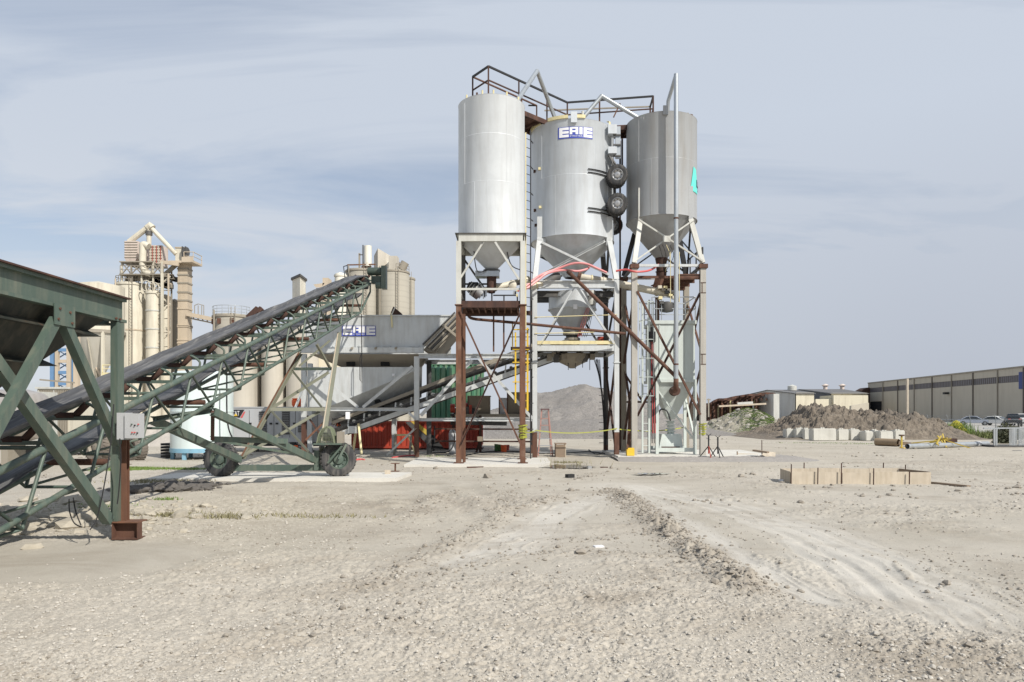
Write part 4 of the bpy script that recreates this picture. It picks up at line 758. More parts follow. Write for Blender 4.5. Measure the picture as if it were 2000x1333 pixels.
debris('black_clod','black lump of rubber right of the puddle','scrap',1113,934,.22,.15,.1,RBLK,30); debris('steel_scrap','thin dark scrap plate right of the puddle','scrap',1180,914,.25,.1,.03,DRUST); debris('wooden_block','small wood block on the edge of the wheel pad','block',757,933,.16,.12,.11,WOOD,10,z=.1); debris('silver_can','white and silver can lying right of the puddle','can',1151,915,.14,.1,.09,ALU,25)
x,y=gpt(772,928); ib=T('beam_offcut','short rusty I-beam offcut standing on the wheel pad','scrap',(x,y,.1)); B().box(x-.12,x+.12,y-.1,y+.1,.33,.345).box(x-.12,x+.12,y-.1,y+.1,.102,.117).box(x-.01,x+.01,y-.1,y+.1,.1171,.3299).out('section',BRUST,ib)
for i,(lab,u0,v0,u1,v1) in enumerate((('longer red hose on the ground before the red bin',766,896,812,891),('short red hose on the ground by the right cart wheel',690,901,712,900))):
    a=gpt(u0,v0);b=gpt(u1,v1); tag(tube('ground_hose',smoothpath([(a[0],a[1],.03),((a[0]+b[0])/2,(a[1]+b[1])/2+.2,.05),(b[0],b[1],.03)]),.035,HOSE,None,6),lab,'hose','red hoses on the ground')
for i,(lab,q) in enumerate((('black cable lying along the pad edge of the middle tower',[(1050,888),(1100,887),(1150,884),(1190,889)]),('black cable looped on the ground between the towers',[(1150,880),(1165,889),(1185,884),(1200,892)]),('black cable trailing behind the left tower',[(905,892),(950,884),(1000,883),(1040,886)]))):
    tag(tube('ground_cable',smoothpath([(*gpt(*a),.03) for a in q]),.025,RBLK,None,6),lab,'cable','black cables on the ground')
# ---------------- green belt conveyor (radial stacker) ----------------
bc=T('belt_conveyor','long green truss belt conveyor rising from under the green hopper','conveyor',(-6.9,19.5,.1))
XR=lambda Y:-7.09+.037*Y          # near truss side
XL=lambda Y:XR(Y)-.98
ZT=lambda Y:.3*Y-1.79
ZB=lambda Y:.3*Y-2.74
Ya,Yb=6.3,30.2
for f,nm in ((XR,'top_chord'),(XL,'top_chord')): bar(nm,(f(Ya),Ya,ZT(Ya)),(f(Yb),Yb,ZT(Yb)),.115,.115,GRN,bc,'tube')
for f,Ye in ((XR,28.56),(XL,28.56)):
    bar('bottom_chord',(f(7.6),7.6,ZB(7.6)+.18),(f(Ye),Ye,ZB(Ye)),.09,.09,GRN,bc,'tube'); bar('bottom_chord',(f(Ye),Ye,ZB(Ye)),(f(Yb),Yb,ZT(Yb)-.35),.08,.08,GRN,bc,'tube'); bar('end_web',(f(Yb),Yb,ZT(Yb)-.35),(f(Yb),Yb,ZT(Yb)),.07,.07,GRN,bc,'tube')
n0=-4
for n_ in range(n0,12):
    Yt=13.2+1.44*n_; Yp=14.16+1.44*n_; Ym=Yp-1.44
    for f in (XR,XL):
        if Yt>Ya+.5: bar('web_brace',(f(Yt),Yt,ZT(Yt)),(f(Ym),Ym,ZB(Ym)+(.18 if Ym<8 else 0)),.055,.055,GRN,bc,'tube')
        if Yp<29: bar('web_brace',(f(Yt),Yt,ZT(Yt)),(f(Yp),Yp,ZB(Yp)),.05,.05,GRND if f is XR else GRN,bc,'tube')
    if Yp<29:
        bar('cross_member',(XR(Yp),Yp,ZB(Yp)),(XL(Yp),Yp,ZB(Yp)),.05,.05,GRN,bc,'tube'); bar('cross_member',(XR(Yt),Yt,ZT(Yt)),(XL(Yt),Yt,ZT(Yt)),.06,.06,GRN,bc,'tube')
        if Ym>7: bar('lateral_brace',(XR(Yp),Yp,ZB(Yp)),(XL(Ym),Ym,ZB(Ym)),.045,.045,GRN,bc,'tube')
        bar('lateral_brace',(XR(Yt),Yt,ZT(Yt)-.03),(XL(Yt+1.44),Yt+1.44,ZT(Yt+1.44)-.03),.045,.045,GRND,bc,'tube')
ZI=lambda Y:.3*Y-1.50; XI=lambda Y:-7.26+.037*Y
for k in range(-3,18):
    Y=1.15*(10+k)
    if k==17: Y-=.25
    x=XI(Y); z=ZI(Y)
    for s_ in (1,-1):
        xo=x if s_>0 else 2*(x-.31)-x-.02
        xc=XR(Y) if s_>0 else XL(Y)
        if s_>0: tube('idler_arm',smoothpath([(xc,Y,ZT(Y)+.03),(xc+.03,Y,z-.12),(xo+.09,Y,z-.02),(xo-.0,Y,z+.02)],4),.024,GRN,bc,7)
        bar('wing_roller',(xo,Y+.02,z),(x-.31+s_*.14,Y+.02,z-.17),.11,.11,DRUST,bc,'tube')
    bar('flat_roller',(x-.18,Y+.02,z-.19),(x-.46,Y+.02,z-.19),.12,.12,DRUST,bc,'tube'); bar('idler_base',(XR(Y),Y,ZT(Y)+.06),(XL(Y),Y,ZT(Y)+.06),.06,.06,GRN,bc,'box')
    if k%3==0: bar('return_roller',(XR(Y),Y+.3,z-.95),(XL(Y),Y+.3,z-.95),.11,.11,RUST,bc,'tube')
# belt: troughed upper strand, head wrap, flat return
def strand(nm,secs,mat):
    b=B(); n_=len(secs[0]); vs=[p for s_ in secs for p in s_]; b.add(vs,[(i*n_+j,i*n_+j+1,(i+1)*n_+j+1,(i+1)*n_+j) for i in range(len(secs)-1) for j in range(n_-1)],True); return b.out(nm,mat,bc)
secs=[]
for i in range(61):
    Y=Ya+.1+(30.35-Ya-.1)*i/60; t=max(0,min(1,(30.35-Y)/1.8)); x=XI(Y); z=ZI(Y)+.05-.02*(1-t)+.012*math.sin(Y*3.1)
    h=.07*t+.02; secs.append([(x+.0,Y,z+h),(x-.015,Y,z+h*.5),(x-.03,Y,z),(x-.14,Y,z-.06*t),(x-.36,Y,z-.06*t),(x-.47,Y,z),(x-.50,Y,z+h)])
bs=strand('carrying_belt',secs,BELT)
so_=bs.modifiers.new('s','SOLIDIFY'); so_.thickness=.014
secs=[[(XI(Y)-.12,Y,ZT(Y)-.42-.05*math.sin(Y*2.2)),(XI(Y)-.35,Y,ZT(Y)-.44-.05*math.sin(Y*2.2)),(XI(Y)-.66,Y,ZT(Y)-.42-.05*math.sin(Y*2.2))] for Y in np.linspace(Ya,30.2,60)]
bs=strand('return_belt',secs,BELT); so_=bs.modifiers.new('s','SOLIDIFY'); so_.thickness=.014
B().path([(XI(30.3)+.02,30.4,ZI(30.3)-.24),(XI(30.3)-.7,30.4,ZI(30.3)-.24)],.28,24).out('head_pulley',RBLK,bc)
h=P(738,545,30.1)
boxo('drive_guard',h.x+.14,h.x+.34,h.y-.05,h.y+.35,h.z-.40,h.z+.55,GRN,bc); B().path([(h.x-.42,h.y+.1,h.z+.33),(h.x+.12,h.y+.1,h.z+.33)],.17,16).out('motor',GRND,bc)
B().path([(h.x-.45,h.y+.1,h.z+.33),(h.x-.40,h.y+.1,h.z+.33)],.13,16).out('motor_end',GRN,bc); B().path([(h.x-.1,h.y+.1,h.z-.25),(h.x+.12,h.y+.1,h.z-.25)],.15,14).out('pulley_bearing',GRN,bc); boxo('gearbox',h.x-.28,h.x+.12,h.y,h.y+.3,h.z-.18,h.z+.12,GRND,bc)
bar('sensor_frame',P(671,521,30),P(674,545,30),.03,.03,BLK,bc); bar('sensor_frame',P(678,519,30),P(681,541,30),.03,.03,BLK,bc); bar('sensor_frame',P(671,521,30),P(678,519,30),.03,.03,BLK,bc)
for u,v in ((706,614),): tube('pendant_cable',sag(P(u,v,29.5),P(707,748,29.5),.0,4)+[P(703,742,29.5),P(703,700,29.5),P(706,690,29.5)],.018,RBLK,bc,6)
# undercarriage
yc=19.5
for (u0,v0,Y0_,u1,v1,w,m_) in ((663,652,26.1,628,880,.14,WHT),(587,690,22.0,474,895,.12,WHT)):
    a=P(u0,v0,Y0_); b_=P(u1,v1,yc); bar('support_leg',a,b_,w,w*.8,PYEL if m_ is None else PTAN,bc,'C')
    bar('leg_stripe',a+Vector((-.03,-.09,0)),b_+Vector((-.03,-.09,0)),.03,.03,CRM2 if u0>600 else BRUST,bc)
def qb(nm,a,b_,w,m_=GRN,sh='L',Y=(19.5,19.5),h=None): return bar(nm,P(*a,Y[0]),P(*b_,Y[1]),w,h or w,m_,bc,sh)
qb('cross_tie',(572,721,22.) [:2],(647,721),.09,GRND,'L',(21.6,24.)); qb('cross_tie',(527,800),(633,800),.10,PTAN,'L',(20.2,21.))
qb('cross_brace',(572,724),(630,796),.07,PTAN,'L',(21.6,21.)); qb('cross_brace',(643,727),(530,798),.07,PTAN,'L',(23.6,20.2)); qb('cross_brace',(532,804),(612,891),.07,PTAN,'L',(20.2,19.5)); qb('cross_brace',(625,804),(472,892),.07,PTAN,'L',(21.,19.5))
qb('cross_brace',(618,672),(645,720),.07,PTAN,'L',(22.7,24.)); qb('cross_brace',(645,665),(585,715),.05,PTAN,'L',(25,22))
# fore braces running back down to the cart
bar('push_beam',(XR(15.6),15.6,ZB(15.6)-.1),P(614,899,19.4),.13,.17,GRN,bc,'C'); bar('push_beam',(XL(15.0),15.0,ZB(15.0)-.1),P(468,898,19.4),.13,.17,GRN,bc,'C')
bar('push_tie',(XR(15.6),15.6,ZB(15.6)-.08),(XL(15.0),15,ZB(15.)-.08),.11,.11,GRN,bc,'C'); bar('drop_link',(XR(15.6),15.6,ZB(15.6)-.1),P(415,858,16.2),.08,.08,DRUST,bc,'box')
bar('push_tie',P(412,858,16.3),P(560,862,18.),.10,.13,GRN,bc,'C'); bar('tie_rod',P(430,862,17.2),P(610,893,19.3),.06,.06,GRN,bc,'box')
z_=lambda v:HC+(VH-v)/F*yc; x_=lambda u:(u-UC)/F*yc
bar('axle_beam',(x_(438),yc,z_(914)),(x_(640),yc,z_(914)),.16,.16,GRN,bc,'box'); 
for u in (440,616): boxo('axle_bracket',x_(u),x_(u)+.14,yc-.14,yc+.14,z_(918),z_(880 if u>600 else 905),GRN,bc)
boxo('axle_bracket',x_(638),x_(638)+.1,yc-.14,yc+.14,z_(916),z_(872),GRN,bc)
for c,ax in ((P(432,897,yc-.02),(-.22,-1,0)),(P(661,897,yc-.02),(.28,-1,0))):
    wheel(bc,c,.47,.32,ax,rim=GRN)
bar('axle_stub',(x_(438),yc,z_(897)),(x_(425),yc+.1,z_(897)),.1,.1,GRND,bc); bar('diagonal_strut',P(661,897,19.2),P(676,868,19.3),.06,.06,GRN,bc,'box'); bar('diagonal_strut',P(640,905,19.2),P(668,872,19.2),.07,.05,GRN,bc,'box')
boxo('motor_tray',x_(620),x_(673),yc-.45,yc+.1,z_(868),z_(865),GRN,bc)
MESH=paint('dull mesh guard',(.20,.23,.15),.6,.1,.25,.4,4)
b=B(); M=Matrix.Translation((x_(646),yc-.2,z_(865)))
pr=[(-.27,0),(-.22,.22),(-.13,.38),(0,.45),(.10,.38),(.16,.2),(.2,0)]
for y in (-.22,.12):
    for p0,p1 in zip(pr[:-1],pr[1:]): b.bar(M@Vector((p0[0],y,p0[1])),M@Vector((p1[0],y,p1[1])),.025)
for i in range(12):
    y=-.2+i*.028
    for p0,p1 in zip(pr[:-1],pr[1:]): b.bar(M@Vector((p0[0],y,p0[1])),M@Vector((p1[0],y,p1[1])),.006)
for fx in np.linspace(-.24,.16,11):
    hh=np.interp(fx,[q[0] for q in pr],[q[1] for q in pr]); b.bar(M@Vector((fx,-.22,0)),M@Vector((fx,-.22,float(hh))),.006)
for fz in np.linspace(.03,.4,10): 
    b.bar(M@Vector((-.27+fz*.4,-.22,fz)),M@Vector((.19-fz*.28,-.22,fz)),.006)
tag(b.out('mesh_guard',MESH,bc),kind='stuff'); B().path([M@Vector((-.14,0,.17)),M@Vector((.1,0,.17))],.12,14).out('drive_motor',DGR,bc); boxo('winch',x_(664),x_(674),yc-.35,yc-.05,z_(865),z_(843),CDRK,bc)
# ---------------- green feed hopper on its frame ----------------
fh=T('feed_hopper','dark green steel feed hopper on heavy posts at the left edge','hopper',(-7.2,8,0))
XB=-5.62
for x in (XB,-9.1):
    bar('top_beam',(x,3.6,3.27),(x,10.32,3.27),.15,.34,GRN,fh,'I')
    bar('top_plate',(x,3.6,3.451),(x,10.36,3.451),.24,.02,DRUST,fh)
    for y in (10.17,4.0): bar('post',(x+.02,y,.28 if y>9 else 0),(x+.02,y,3.09),.10,.17,GRN,fh,'box' if x>-6 else 'I')
bar('end_beam',(-9.1,10.2,3.2),(XB-.12,10.2,3.2),.2,.28,GRND,fh,'I'); bar('end_beam',(-9.1,3.7,3.2),(XB-.12,3.7,3.2),.2,.28,GRND,fh,'I')
gp_=B().box(XB+.085,XB+.10,8.66,9.06,2.88,3.14).out('gusset_plate',GRN,fh)
for y,z in ((8.75,3.08),(8.95,3.06),(8.72,2.95),(8.99,2.93)): B().path([(XB+.10,y,z),(XB+.115,y,z)],.016,8).out('bolt',RUST,gp_)
for y in (10.02,10.12): B().path([(XB+.08,y,3.13),(XB+.10,y,3.13)],.016,8).out('bolt',RUST,fh)
bar('brace',(XB+.03,8.78,2.95),(XB+.03,6.7,.25),.10,.11,GRN,fh,'box'); bar('brace',(XB+.03,8.92,2.95),(XB+.03,10.15,1.36),.11,.12,GRN,fh,'box'); bar('brace',(XB-.2,8.0,2.45),(XB-.02,10.02,.30),.12,.13,GRN,fh,'box')
bar('rust_post',(XB+.10,10.22,.26),(XB+.10,10.22,1.42),.09,.09,BRUST,fh,'I')
ft=T('beam_stub','short rusty I-beam foot under the green hopper post','beam',(XB+.03,10.1,0))
q=.045
B().box(XB,XB+.37,10.05,10.32,.262,.278).out('top_flange',BRUST,ft); B().box(XB,XB+.37,10.05,10.32,.03,.045).out('bottom_flange',RUST,ft); B().box(XB,XB+.37,10.16,10.175,.0455,.2615).out('web',RUST,ft)
for x in (XB,XB+.355): B().box(x,x+.015,10.06,10.159,.0455,.2615).out('stiffener_plate',RUST,ft)
tr_c=[(-5.66,9.95,3.1),(-9.0,9.95,3.1),(-9.0,4.1,3.1),(-5.66,4.1,3.1)]; br_c=[(-6.42,8.65,1.95),(-8.1,8.65,1.95),(-8.1,5.4,1.95),(-6.42,5.4,1.95)]
B().hexa(br_c,tr_c).out('hopper_skin',HOP,fh)
for f_,d in ((.80,.16),(.42,.16),(.06,.14)):
    c4=[Vector(b_).lerp(Vector(t_),f_) for b_,t_ in zip(br_c,tr_c)]; o4=[c+Vector((.17 if c.x>-7 else -.17,.17 if c.y>7 else -.17,-.015)) for c in c4]
    up=[c+Vector((0,0,.09)) for c in c4]
    b=B()
    for i in range(4): j=(i+1)%4; b.add([c4[i],c4[j],o4[j],o4[i],up[i],up[j]],[(0,1,2,3),(4,3,2,5)] )
    ob_=b.out('stiffening_rib',HOP,fh); ob_.modifiers.new('s','SOLIDIFY').thickness=.008
cbx=T('control_box','pale grey electrical control box with red and black buttons','control box',(XB+.3,9.85,1.4))
boxo('left_cabinet',XB+.16,XB+.287,9.9,10.08,1.44,1.81,GENW,cbx); dr=boxo('right_cabinet',XB+.29,XB+.48,9.86,10.02,1.46,1.80,GENW,cbx)
for i,(u,v,m_) in enumerate(((258,829,GRN),(264,831,BLK),(271,829,HOSE),(259,845,HOSE),(264,845,HOSE),(269,846,BLK))):
    c=P(u,v,9.86); B().path([c,c+Vector((0,-.025,0))],.009,10).out('push_button',m_,dr)
for lab,pts in (('black cable hanging from the control box to the ground',[(234,857,9.7),(236,900,9.75),(232,960,9.8),(229,985,9.8)]),('thick black cable drooping beside the green hopper post',[(222,790,9.9),(217,860,9.8),(205,940,9.6),(190,1010,9.6),(176,1035,9.5)]),('thin black loop of cable hanging under the conveyor chord',[(135,975,9.8),(136,1000,9.8),(145,1022,9.8),(160,1030,9.7)]),('second thin loop of cable hanging under the conveyor chord',[(143,972,9.8),(148,1000,9.8),(158,1026,9.7)])):
    tag(tube('hanging_cable',smoothpath([P(*a) for a in pts],5),.009,RBLK,None,6),lab,'cable','cables hanging by the green hopper')
rb=[]  # rubble under the hopper and conveyor
k=900; gx=rng.normal(-8.2,1.3,k); gy=rng.normal(12.3,.9,k); tag(rocks('broken_rubble',np.stack([gx,gy],-1),rng.gamma(2.,.028,k)+.02,gh(gx,gy),plain('pale broken rubble',(.38,.345,.28),.95,0,.4,9),None,.6,.1),kind='stuff')
k=900; gx=rng.normal(-8.1,.42,k); gy=rng.normal(16.9,.35,k)+.2*(gx+8.1); tag(rocks('asphalt_rubble',np.stack([gx,gy],-1),rng.gamma(2.,.022,k)+.012,gh(gx,gy)+.06*np.exp(-((gx+8.1)**2)*4),plain('dark asphalt rubble',(.11,.10,.09),.95,0,.4,9),None,.55,.2),kind='stuff')
# ---------------- aggregate bin and its frame ----------------
yf=29.9; X=lambda u,Y=yf:(u-UC)/F*Y; Z=lambda v,Y=yf:HC+(VH-v)/F*Y
ab=T('aggregate_bin','large pale grey aggregate bin with a blue and white sign','bin',(X(720),30.6,3.8))
fw=B().hexa([(X(600),yf,Z(682)),(X(825),yf,Z(682)),(X(825),yf+.05,Z(682)),(X(600),yf+.05,Z(682))],[(X(598),yf-.02,Z(617)),(X(889),yf-.02,Z(617)),(X(889),yf+.03,Z(617)),(X(598),yf+.03,Z(617))]).out('front_wall',LGR,ab)
boxo('back_wall',X(598),X(870),yf+2.7,yf+2.75,Z(682),Z(620),LGR,ab); boxo('left_wall',X(596),X(597.9),yf+.04,yf+2.7,Z(684),Z(617),LGR,ab)
bar('lip_beam',(X(590),yf-.12,Z(685)),(X(828),yf-.12,Z(685)),.2,.22,LGR,ab,'box'); 
for i in range(5): bar('wall_stiffener',(X(600+i*50),yf-.03,Z(676)),(X(598+i*55),yf-.06,Z(678)),.06,.05,LGR,ab)
bar('top_rim',(X(597),yf-.03,Z(617)),(X(890),yf-.03,Z(617)),.08,.05,LGR,ab)
for u in (690,736,775): tube('hopper_lug',[(X(u),yf-.3,Z(682)),(X(u),yf-.02,Z(680))],.05,CDRK,ab,8)
# grooved right end panel
a=Vector((X(889),yf-.1,Z(611))); b_=Vector((X(826),yf-.1,Z(674)))
d=(b_-a); nrm=Vector((-d.z,0,d.x)).normalized(); nrm=nrm if nrm.x>0 else -nrm
for i in range(6):
    o_=Vector((.045*i*1.9,.02*(i%2),-.085*i*.55)); bar('end_rib',a+o_+Vector((0,.0,0)),b_+o_,.12,.05+.03*(i%2),CDRK if i%2 else DGR,ab,'box')
bar('end_strut',P(864,634,29.7),P(893,658,29.7),.1,.1,CDRK,ab); B().hexa([(X(826),yf,Z(684)),(X(850),yf,Z(690)),(X(850),yf+2.7,Z(690)),(X(826),yf+2.7,Z(684))],[(X(889),yf,Z(620)),(X(900),yf,Z(632)),(X(900),yf+2.7,Z(632)),(X(889),yf+2.7,Z(620))]).out('right_wall',CDRK,ab)
B().hexa([(X(660),yf+.75,Z(716)),(X(808),yf+.75,Z(716)),(X(808),yf+2.1,Z(716)),(X(660),yf+2.1,Z(716))],[(X(604),yf+.0,Z(692)),(X(822),yf+.0,Z(692)),(X(822),yf+2.7,Z(692)),(X(604),yf+2.7,Z(692))]).out('bin_bottom',CDRK,ab)
for u in (672,740): boxo('gate_opening',X(u),X(u+17),yf+.40,yf+.5,Z(714),Z(706),DARK,ab)
def flat_fn(x0_,y_,z0_): return lambda x,y,l:(x0_+x,y_-l,z0_+y)
maker_sign(fw,flat_fn(X(668),yf-.03,Z(657)),X(734)-X(668),Z(637)-Z(657),1)
bar('rust_strip',P(766,640,29.8),P(764,612,29.8),.06,.04,PYEL,ab); bar('rust_strip',P(764,617,29.8),P(772,600,29.8),.06,.04,WHT,ab)
b=B().prism([P(761,617,30.2),P(768,599,30.2),P(785,613,30.2),P(785,617,30.2)],(0,.15,0)).out('torn_flap',DRUST,ab)
# the second, lower white hopper: lit upper wall, lower wall sloping under
lh=T('aggregate_hopper','big white sloping hopper between the bin and the inclined conveyor','hopper',(X(710),31,1))
y1_=yf+.12
up=[(X(603),y1_,Z(716)),(X(824),y1_,Z(716)),(X(800),y1_,Z(722)),(X(660),y1_-.02,Z(800)),(X(628),y1_,Z(800))]
B().prism([(X(603),y1_,Z(717)),(X(824),y1_,Z(717)),(X(780),y1_,Z(738)),(X(640),y1_,Z(795)),(X(603),y1_,Z(795))][::-1],(0,.05,0)).out('upper_wall',LGR,lh)
B().add([(X(780),y1_,Z(738)),(X(640),y1_,Z(795)),(X(603),y1_,Z(795)),(X(645),y1_+1.3,Z(838)),(X(690),y1_+1.3,Z(832)),(X(815),y1_+1.3,Z(775)),(X(824),y1_,Z(717))],[(0,1,4,5),(1,2,3,4),(0,5,6)]).out('lower_wall',LGR,lh)
boxo('white_tag',X(765),X(770),y1_-.03,y1_-.01,Z(735),Z(730),SWHITE,lh); b=B().prism([P(730,782,30.4),P(741,780,30.4),P(750,795,30.4),P(740,798,30.4)],(0,.03,0)).out('dark_opening',DARK,lh)
# frame
bf=T('bin_frame','pale grey braced steel frame with rusty feet under the aggregate bin','frame',(X(815),30,0))
for u,y,vt in ((594,30.1,692),(814,29.6,697)):
    x=(u-UC)/F*y; bar('post',(x,y,1.52),(x,y,HC+(VH-vt)/F*y),.2,.2,LGR,bf,'box'); bar('rusty_foot',(x,y,.0),(x,y,1.52),.18,.18,RUST,bf,'I')
for u,y in ((838,31.6),(770,33.0),(606,33.)): x=(u-UC)/F*y; bar('rear_post',(x,y,0),(x,y,4.1),.2,.2,DGR if u>800 else LGR,bf,'I')
yq=29.6; xm=lambda u:(u-UC)/F*yq; zm=lambda v:HC+(VH-v)/F*yq
bar('top_beam',(xm(818),yq,zm(696)),(.82,yq,zm(696)),.16,.18,LGR,bf,'I'); bar('top_beam',(xm(818),yq+2.2,zm(700)),(.82,yq+2.2,zm(700)),.16,.2,LGR,bf,'I')
bar('mid_beam',(xm(560),yq,zm(800)),(xm(810),yq,zm(800)),.14,.13,LGR,bf,'I'); bar('mid_beam',(xm(818),yq,zm(820)),(.82,yq,zm(820)),.14,.13,LGR,bf,'I')
bar('diagonal_brace',P(806,716,29.6),P(709,796,29.6),.13,.12,LGR,bf,'box'); bar('diagonal_brace',P(603,718,29.65),P(700,796,29.65),.13,.12,LGR,bf,'L'); bar('diagonal_brace',P(922,704,29.6),P(822,812,29.6),.14,.13,LGR,bf,'box')
bar('diagonal_brace',P(936,702,29.6),P(1040,818,29.6),.13,.12,LGR,bf,'box'); bar('diagonal_brace',P(600,736,29.7),P(575,800,29.7),.12,.11,LGR,bf,'L'); bar('diagonal_brace',P(812,836,29.5),P(755,890,29.5),.1,.08,WHT,bf,'L')
bar('diagonal_brace',P(597,860,29.9),P(640,818,30.1),.1,.08,BRUST,bf,'L'); bar('diagonal_brace',P(600,812,29.9),P(640,870,30.1),.08,.08,DRUST,bf,'L'); bar('corner_knee',P(798,806,29.55),P(813,820,29.55),.1,.1,LGR,bf,'L')
for v in (838,862): bar('rail',P(850,v,31.4),P(1040,v+1,31.0),.05,.07,DRUST,bf)
bar('rail_post',P(849,832,31.4),P(849,866,31.4),.05,.05,BLK,bf)
boxo('switch_box',xm(676),xm(684),yq-.1,yq,zm(819),zm(805),SWHITE,bf)
# inclined feed conveyor to the weigh hopper
ic=T('feed_conveyor','grey channel-framed conveyor rising from the bin to the middle tower','conveyor',(-2,30.4,2))
a0_,a1_=Vector((-7.55,30.1,.98)),Vector((2.35,30.1,4.35))
for y in (30.1,31.1):
    bar('side_channel',a0_+Vector((.4,y-30.1,-.02)),a1_+Vector((.0,y-30.1,-.02)),.08,.2,LGR if y<31 else DGR,ic,'C'); bar('upper_rail',a0_+Vector((.0,y-30.1,.42)),a1_+Vector((-1.2,y-30.1,.42)),.06,.14,CDRK,ic,'C')
secs=B()
d=a1_-a0_; m=20
V=[];
for i in range(m+1):
    c=a0_+d*i/m; V+=[c+Vector((0,-.02,.58)),c+Vector((0,.2,.42)),c+Vector((0,.75,.42)),c+Vector((0,1.02,.58))]
o=B().add(V,[(i*4+j,i*4+j+1,i*4+j+5,i*4+j+4) for i in range(m) for j in range(3)],True).out('belt',BELT,ic); o.modifiers.new('s','SOLIDIFY').thickness=.02
V=[q_-Vector((0,0,.42)) for q_ in V]; o=B().add(V,[(i*4+j,i*4+j+1,i*4+j+5,i*4+j+4) for i in range(m) for j in range(3)],True).out('return_belt',BELT,ic); o.modifiers.new('s','SOLIDIFY').thickness=.02
for i in range(14):
    c=a0_+d*(i+1)/15; bar('support_stub',c+Vector((0,.02,.05)),c+Vector((.03,.02,.38)),.06,.06,LGR,ic); B().path([c+Vector((.25,.0,.28)),c+Vector((.25,.9,.28))],.07,10).out('idler_roller',WHT if i<6 else DGR,ic)
B().path([a1_+Vector((-.1,-.05,.3)),a1_+Vector((-.1,1.1,.3))],.25,18).out('head_pulley',DGR,ic)
bar('trestle_leg',P(700,828,30.0),P(706,888,29.6),.08,.08,PYEL,ic); bar('trestle_leg',P(697,828,30.6),P(690,880,30.9),.08,.08,PYEL,ic); boxo('take_up_box',*(lambda p:(p.x-.2,p.x+.15,p.y-.1,p.y+.3,p.z-.1,p.z+.2))(P(690,842,30)),LGR,ic)
for i in range(6): c=a1_+Vector((-.9+.22*i,-.12,-.25+.07*i)); boxo('drive_part',c.x,c.x+.16,c.y-.08,c.y,c.z,c.z+.18,(DGR,CDRK,BLK)[i%3],ic)
# steel stand of the sawhorse kind in front of the red bin
st=T('steel_trestle','small dull yellow steel trestle before the red bin','trestle',P(780,885,31))
y=31.2
for u in (770,800): bar('leg',P(u,890,y),P(u+3,850,y),.09,.09,CDRK,st,'C')
bar('leg',P(812,888,y+.6),P(797,850,y+.6),.07,.07,PYEL,st); bar('top_bar',P(772,850,y),P(800,850,y),.08,.08,PYEL,st)
# wheel-loader tyre and big backdrop machines at far left
lt=T('loader_wheel','big muddy loader tyre seen behind the lower conveyor truss','wheel',P(190,872,27)); wheel(lt,P(193,872,27.),.62,.5,(-.5,-1,0),tyre=paint('muddy tyre',(.16,.14,.12),.9,0,0,.5,3),rim=CDRK)
lt=T('loader_wheel','second big loader tyre right of the control box','wheel',P(262,878,27)); wheel(lt,P(262,876,27.5),.55,.5,(-.5,-1,0),tyre=bpy.data.materials['muddy tyre'],rim=DRUST)
# ---------------- middle distance ----------------
def corr(nm,x0,x1,y,z0,z1,mat,par,step=.28,dep=.05):
    b=B(); n_=int((x1-x0)/step); pr=[(x0,y)]
    for i in range(n_): a=x0+(x1-x0)*i/n_; s_=(x1-x0)/n_; pr+=[(a+s_*.15,y),(a+s_*.3,y-dep),(a+s_*.7,y-dep),(a+s_*.85,y)]
    pr.append((x1,y)); m=len(pr); b.add([(p_[0],p_[1],z) for z in (z0,z1) for p_ in pr],[(i,i+1,m+i+1,m+i) for i in range(m-1)]); return b.out(nm,mat,par)
def container(lab,u0,u1,Y,z0,z1,mat,dep=2.4,grp='steel containers'):
    x0=(u0-UC)/F*Y;x1=(u1-UC)/F*Y; t=T('steel_container',lab,'container',((x0+x1)/2,Y+dep/2,z0),grp)
    boxo('core',x0+.06,x1-.06,Y+.02,Y+dep,z0+.08,z1-.06,mat,t); corr('corrugated_side',x0+.1,x1-.1,Y,z0+.12,z1-.1,mat,t)
    for z in (z0+.06,z1-.05): bar('edge_rail',(x0,Y-.03,z),(x1,Y-.03,z),.08,.12,mat,t)
    for x in (x0+.03,x1-.03): bar('corner_post',(x,Y-.03,z0+.12),(x,Y-.03,z1-.11),.12,.1,mat,t)
    b=B(); m=8
    for i in range(m):
        yy0=Y+.1+i*(dep-.2)/m; b.box(x1-.06,x1-.01,yy0,yy0+(dep-.2)/m*.5,z0+.12,z1-.12)
    tag(b.out('end_ribs',mat,t),kind='stuff'); return t,x0,x1
rc,rx0,rx1=container('long low red corrugated container behind the bin frame',688,941,35.5,.08,1.42,RED)
for i,(m_,du) in enumerate(((DYEL,0),(DGR,-14))):
    b=B().prism([P(*q_,35.3) for q_ in (((802,823.5),(812,823.5),(843,848),(838,855)),((790,823.5),(801,823.5),(837,856),(832,866)))[i]],(0,.05,0)).out('paint_stripe' ,m_,rc)
for u in (700,760,830,900,935): boxo('skid',(u-UC)/F*35.5,(u-UC)/F*35.5+.2,35.5,37,-.06,.079,BLK,rc)
container('green corrugated container standing high behind the steel frame',842,943,41,2.15,4.68,GCON)
container('grey lower container under the green one',842,943,41.05,-.05,2.12,GENW)
for i,u in enumerate((846,856,866,877)):
    x=(u-UC)/F*39.5; o=B().lathe(x,39.5,[(.01,1.0),(.155,1.0),(.155,4.15),(.14,4.3),(.05,4.38),(.01,4.38)],16).out('gas_cylinder',GCON); tag(o,['first','second','third','fourth'][i]+' tall green cylinder counting from the left behind the frame','cylinder','green cylinders')
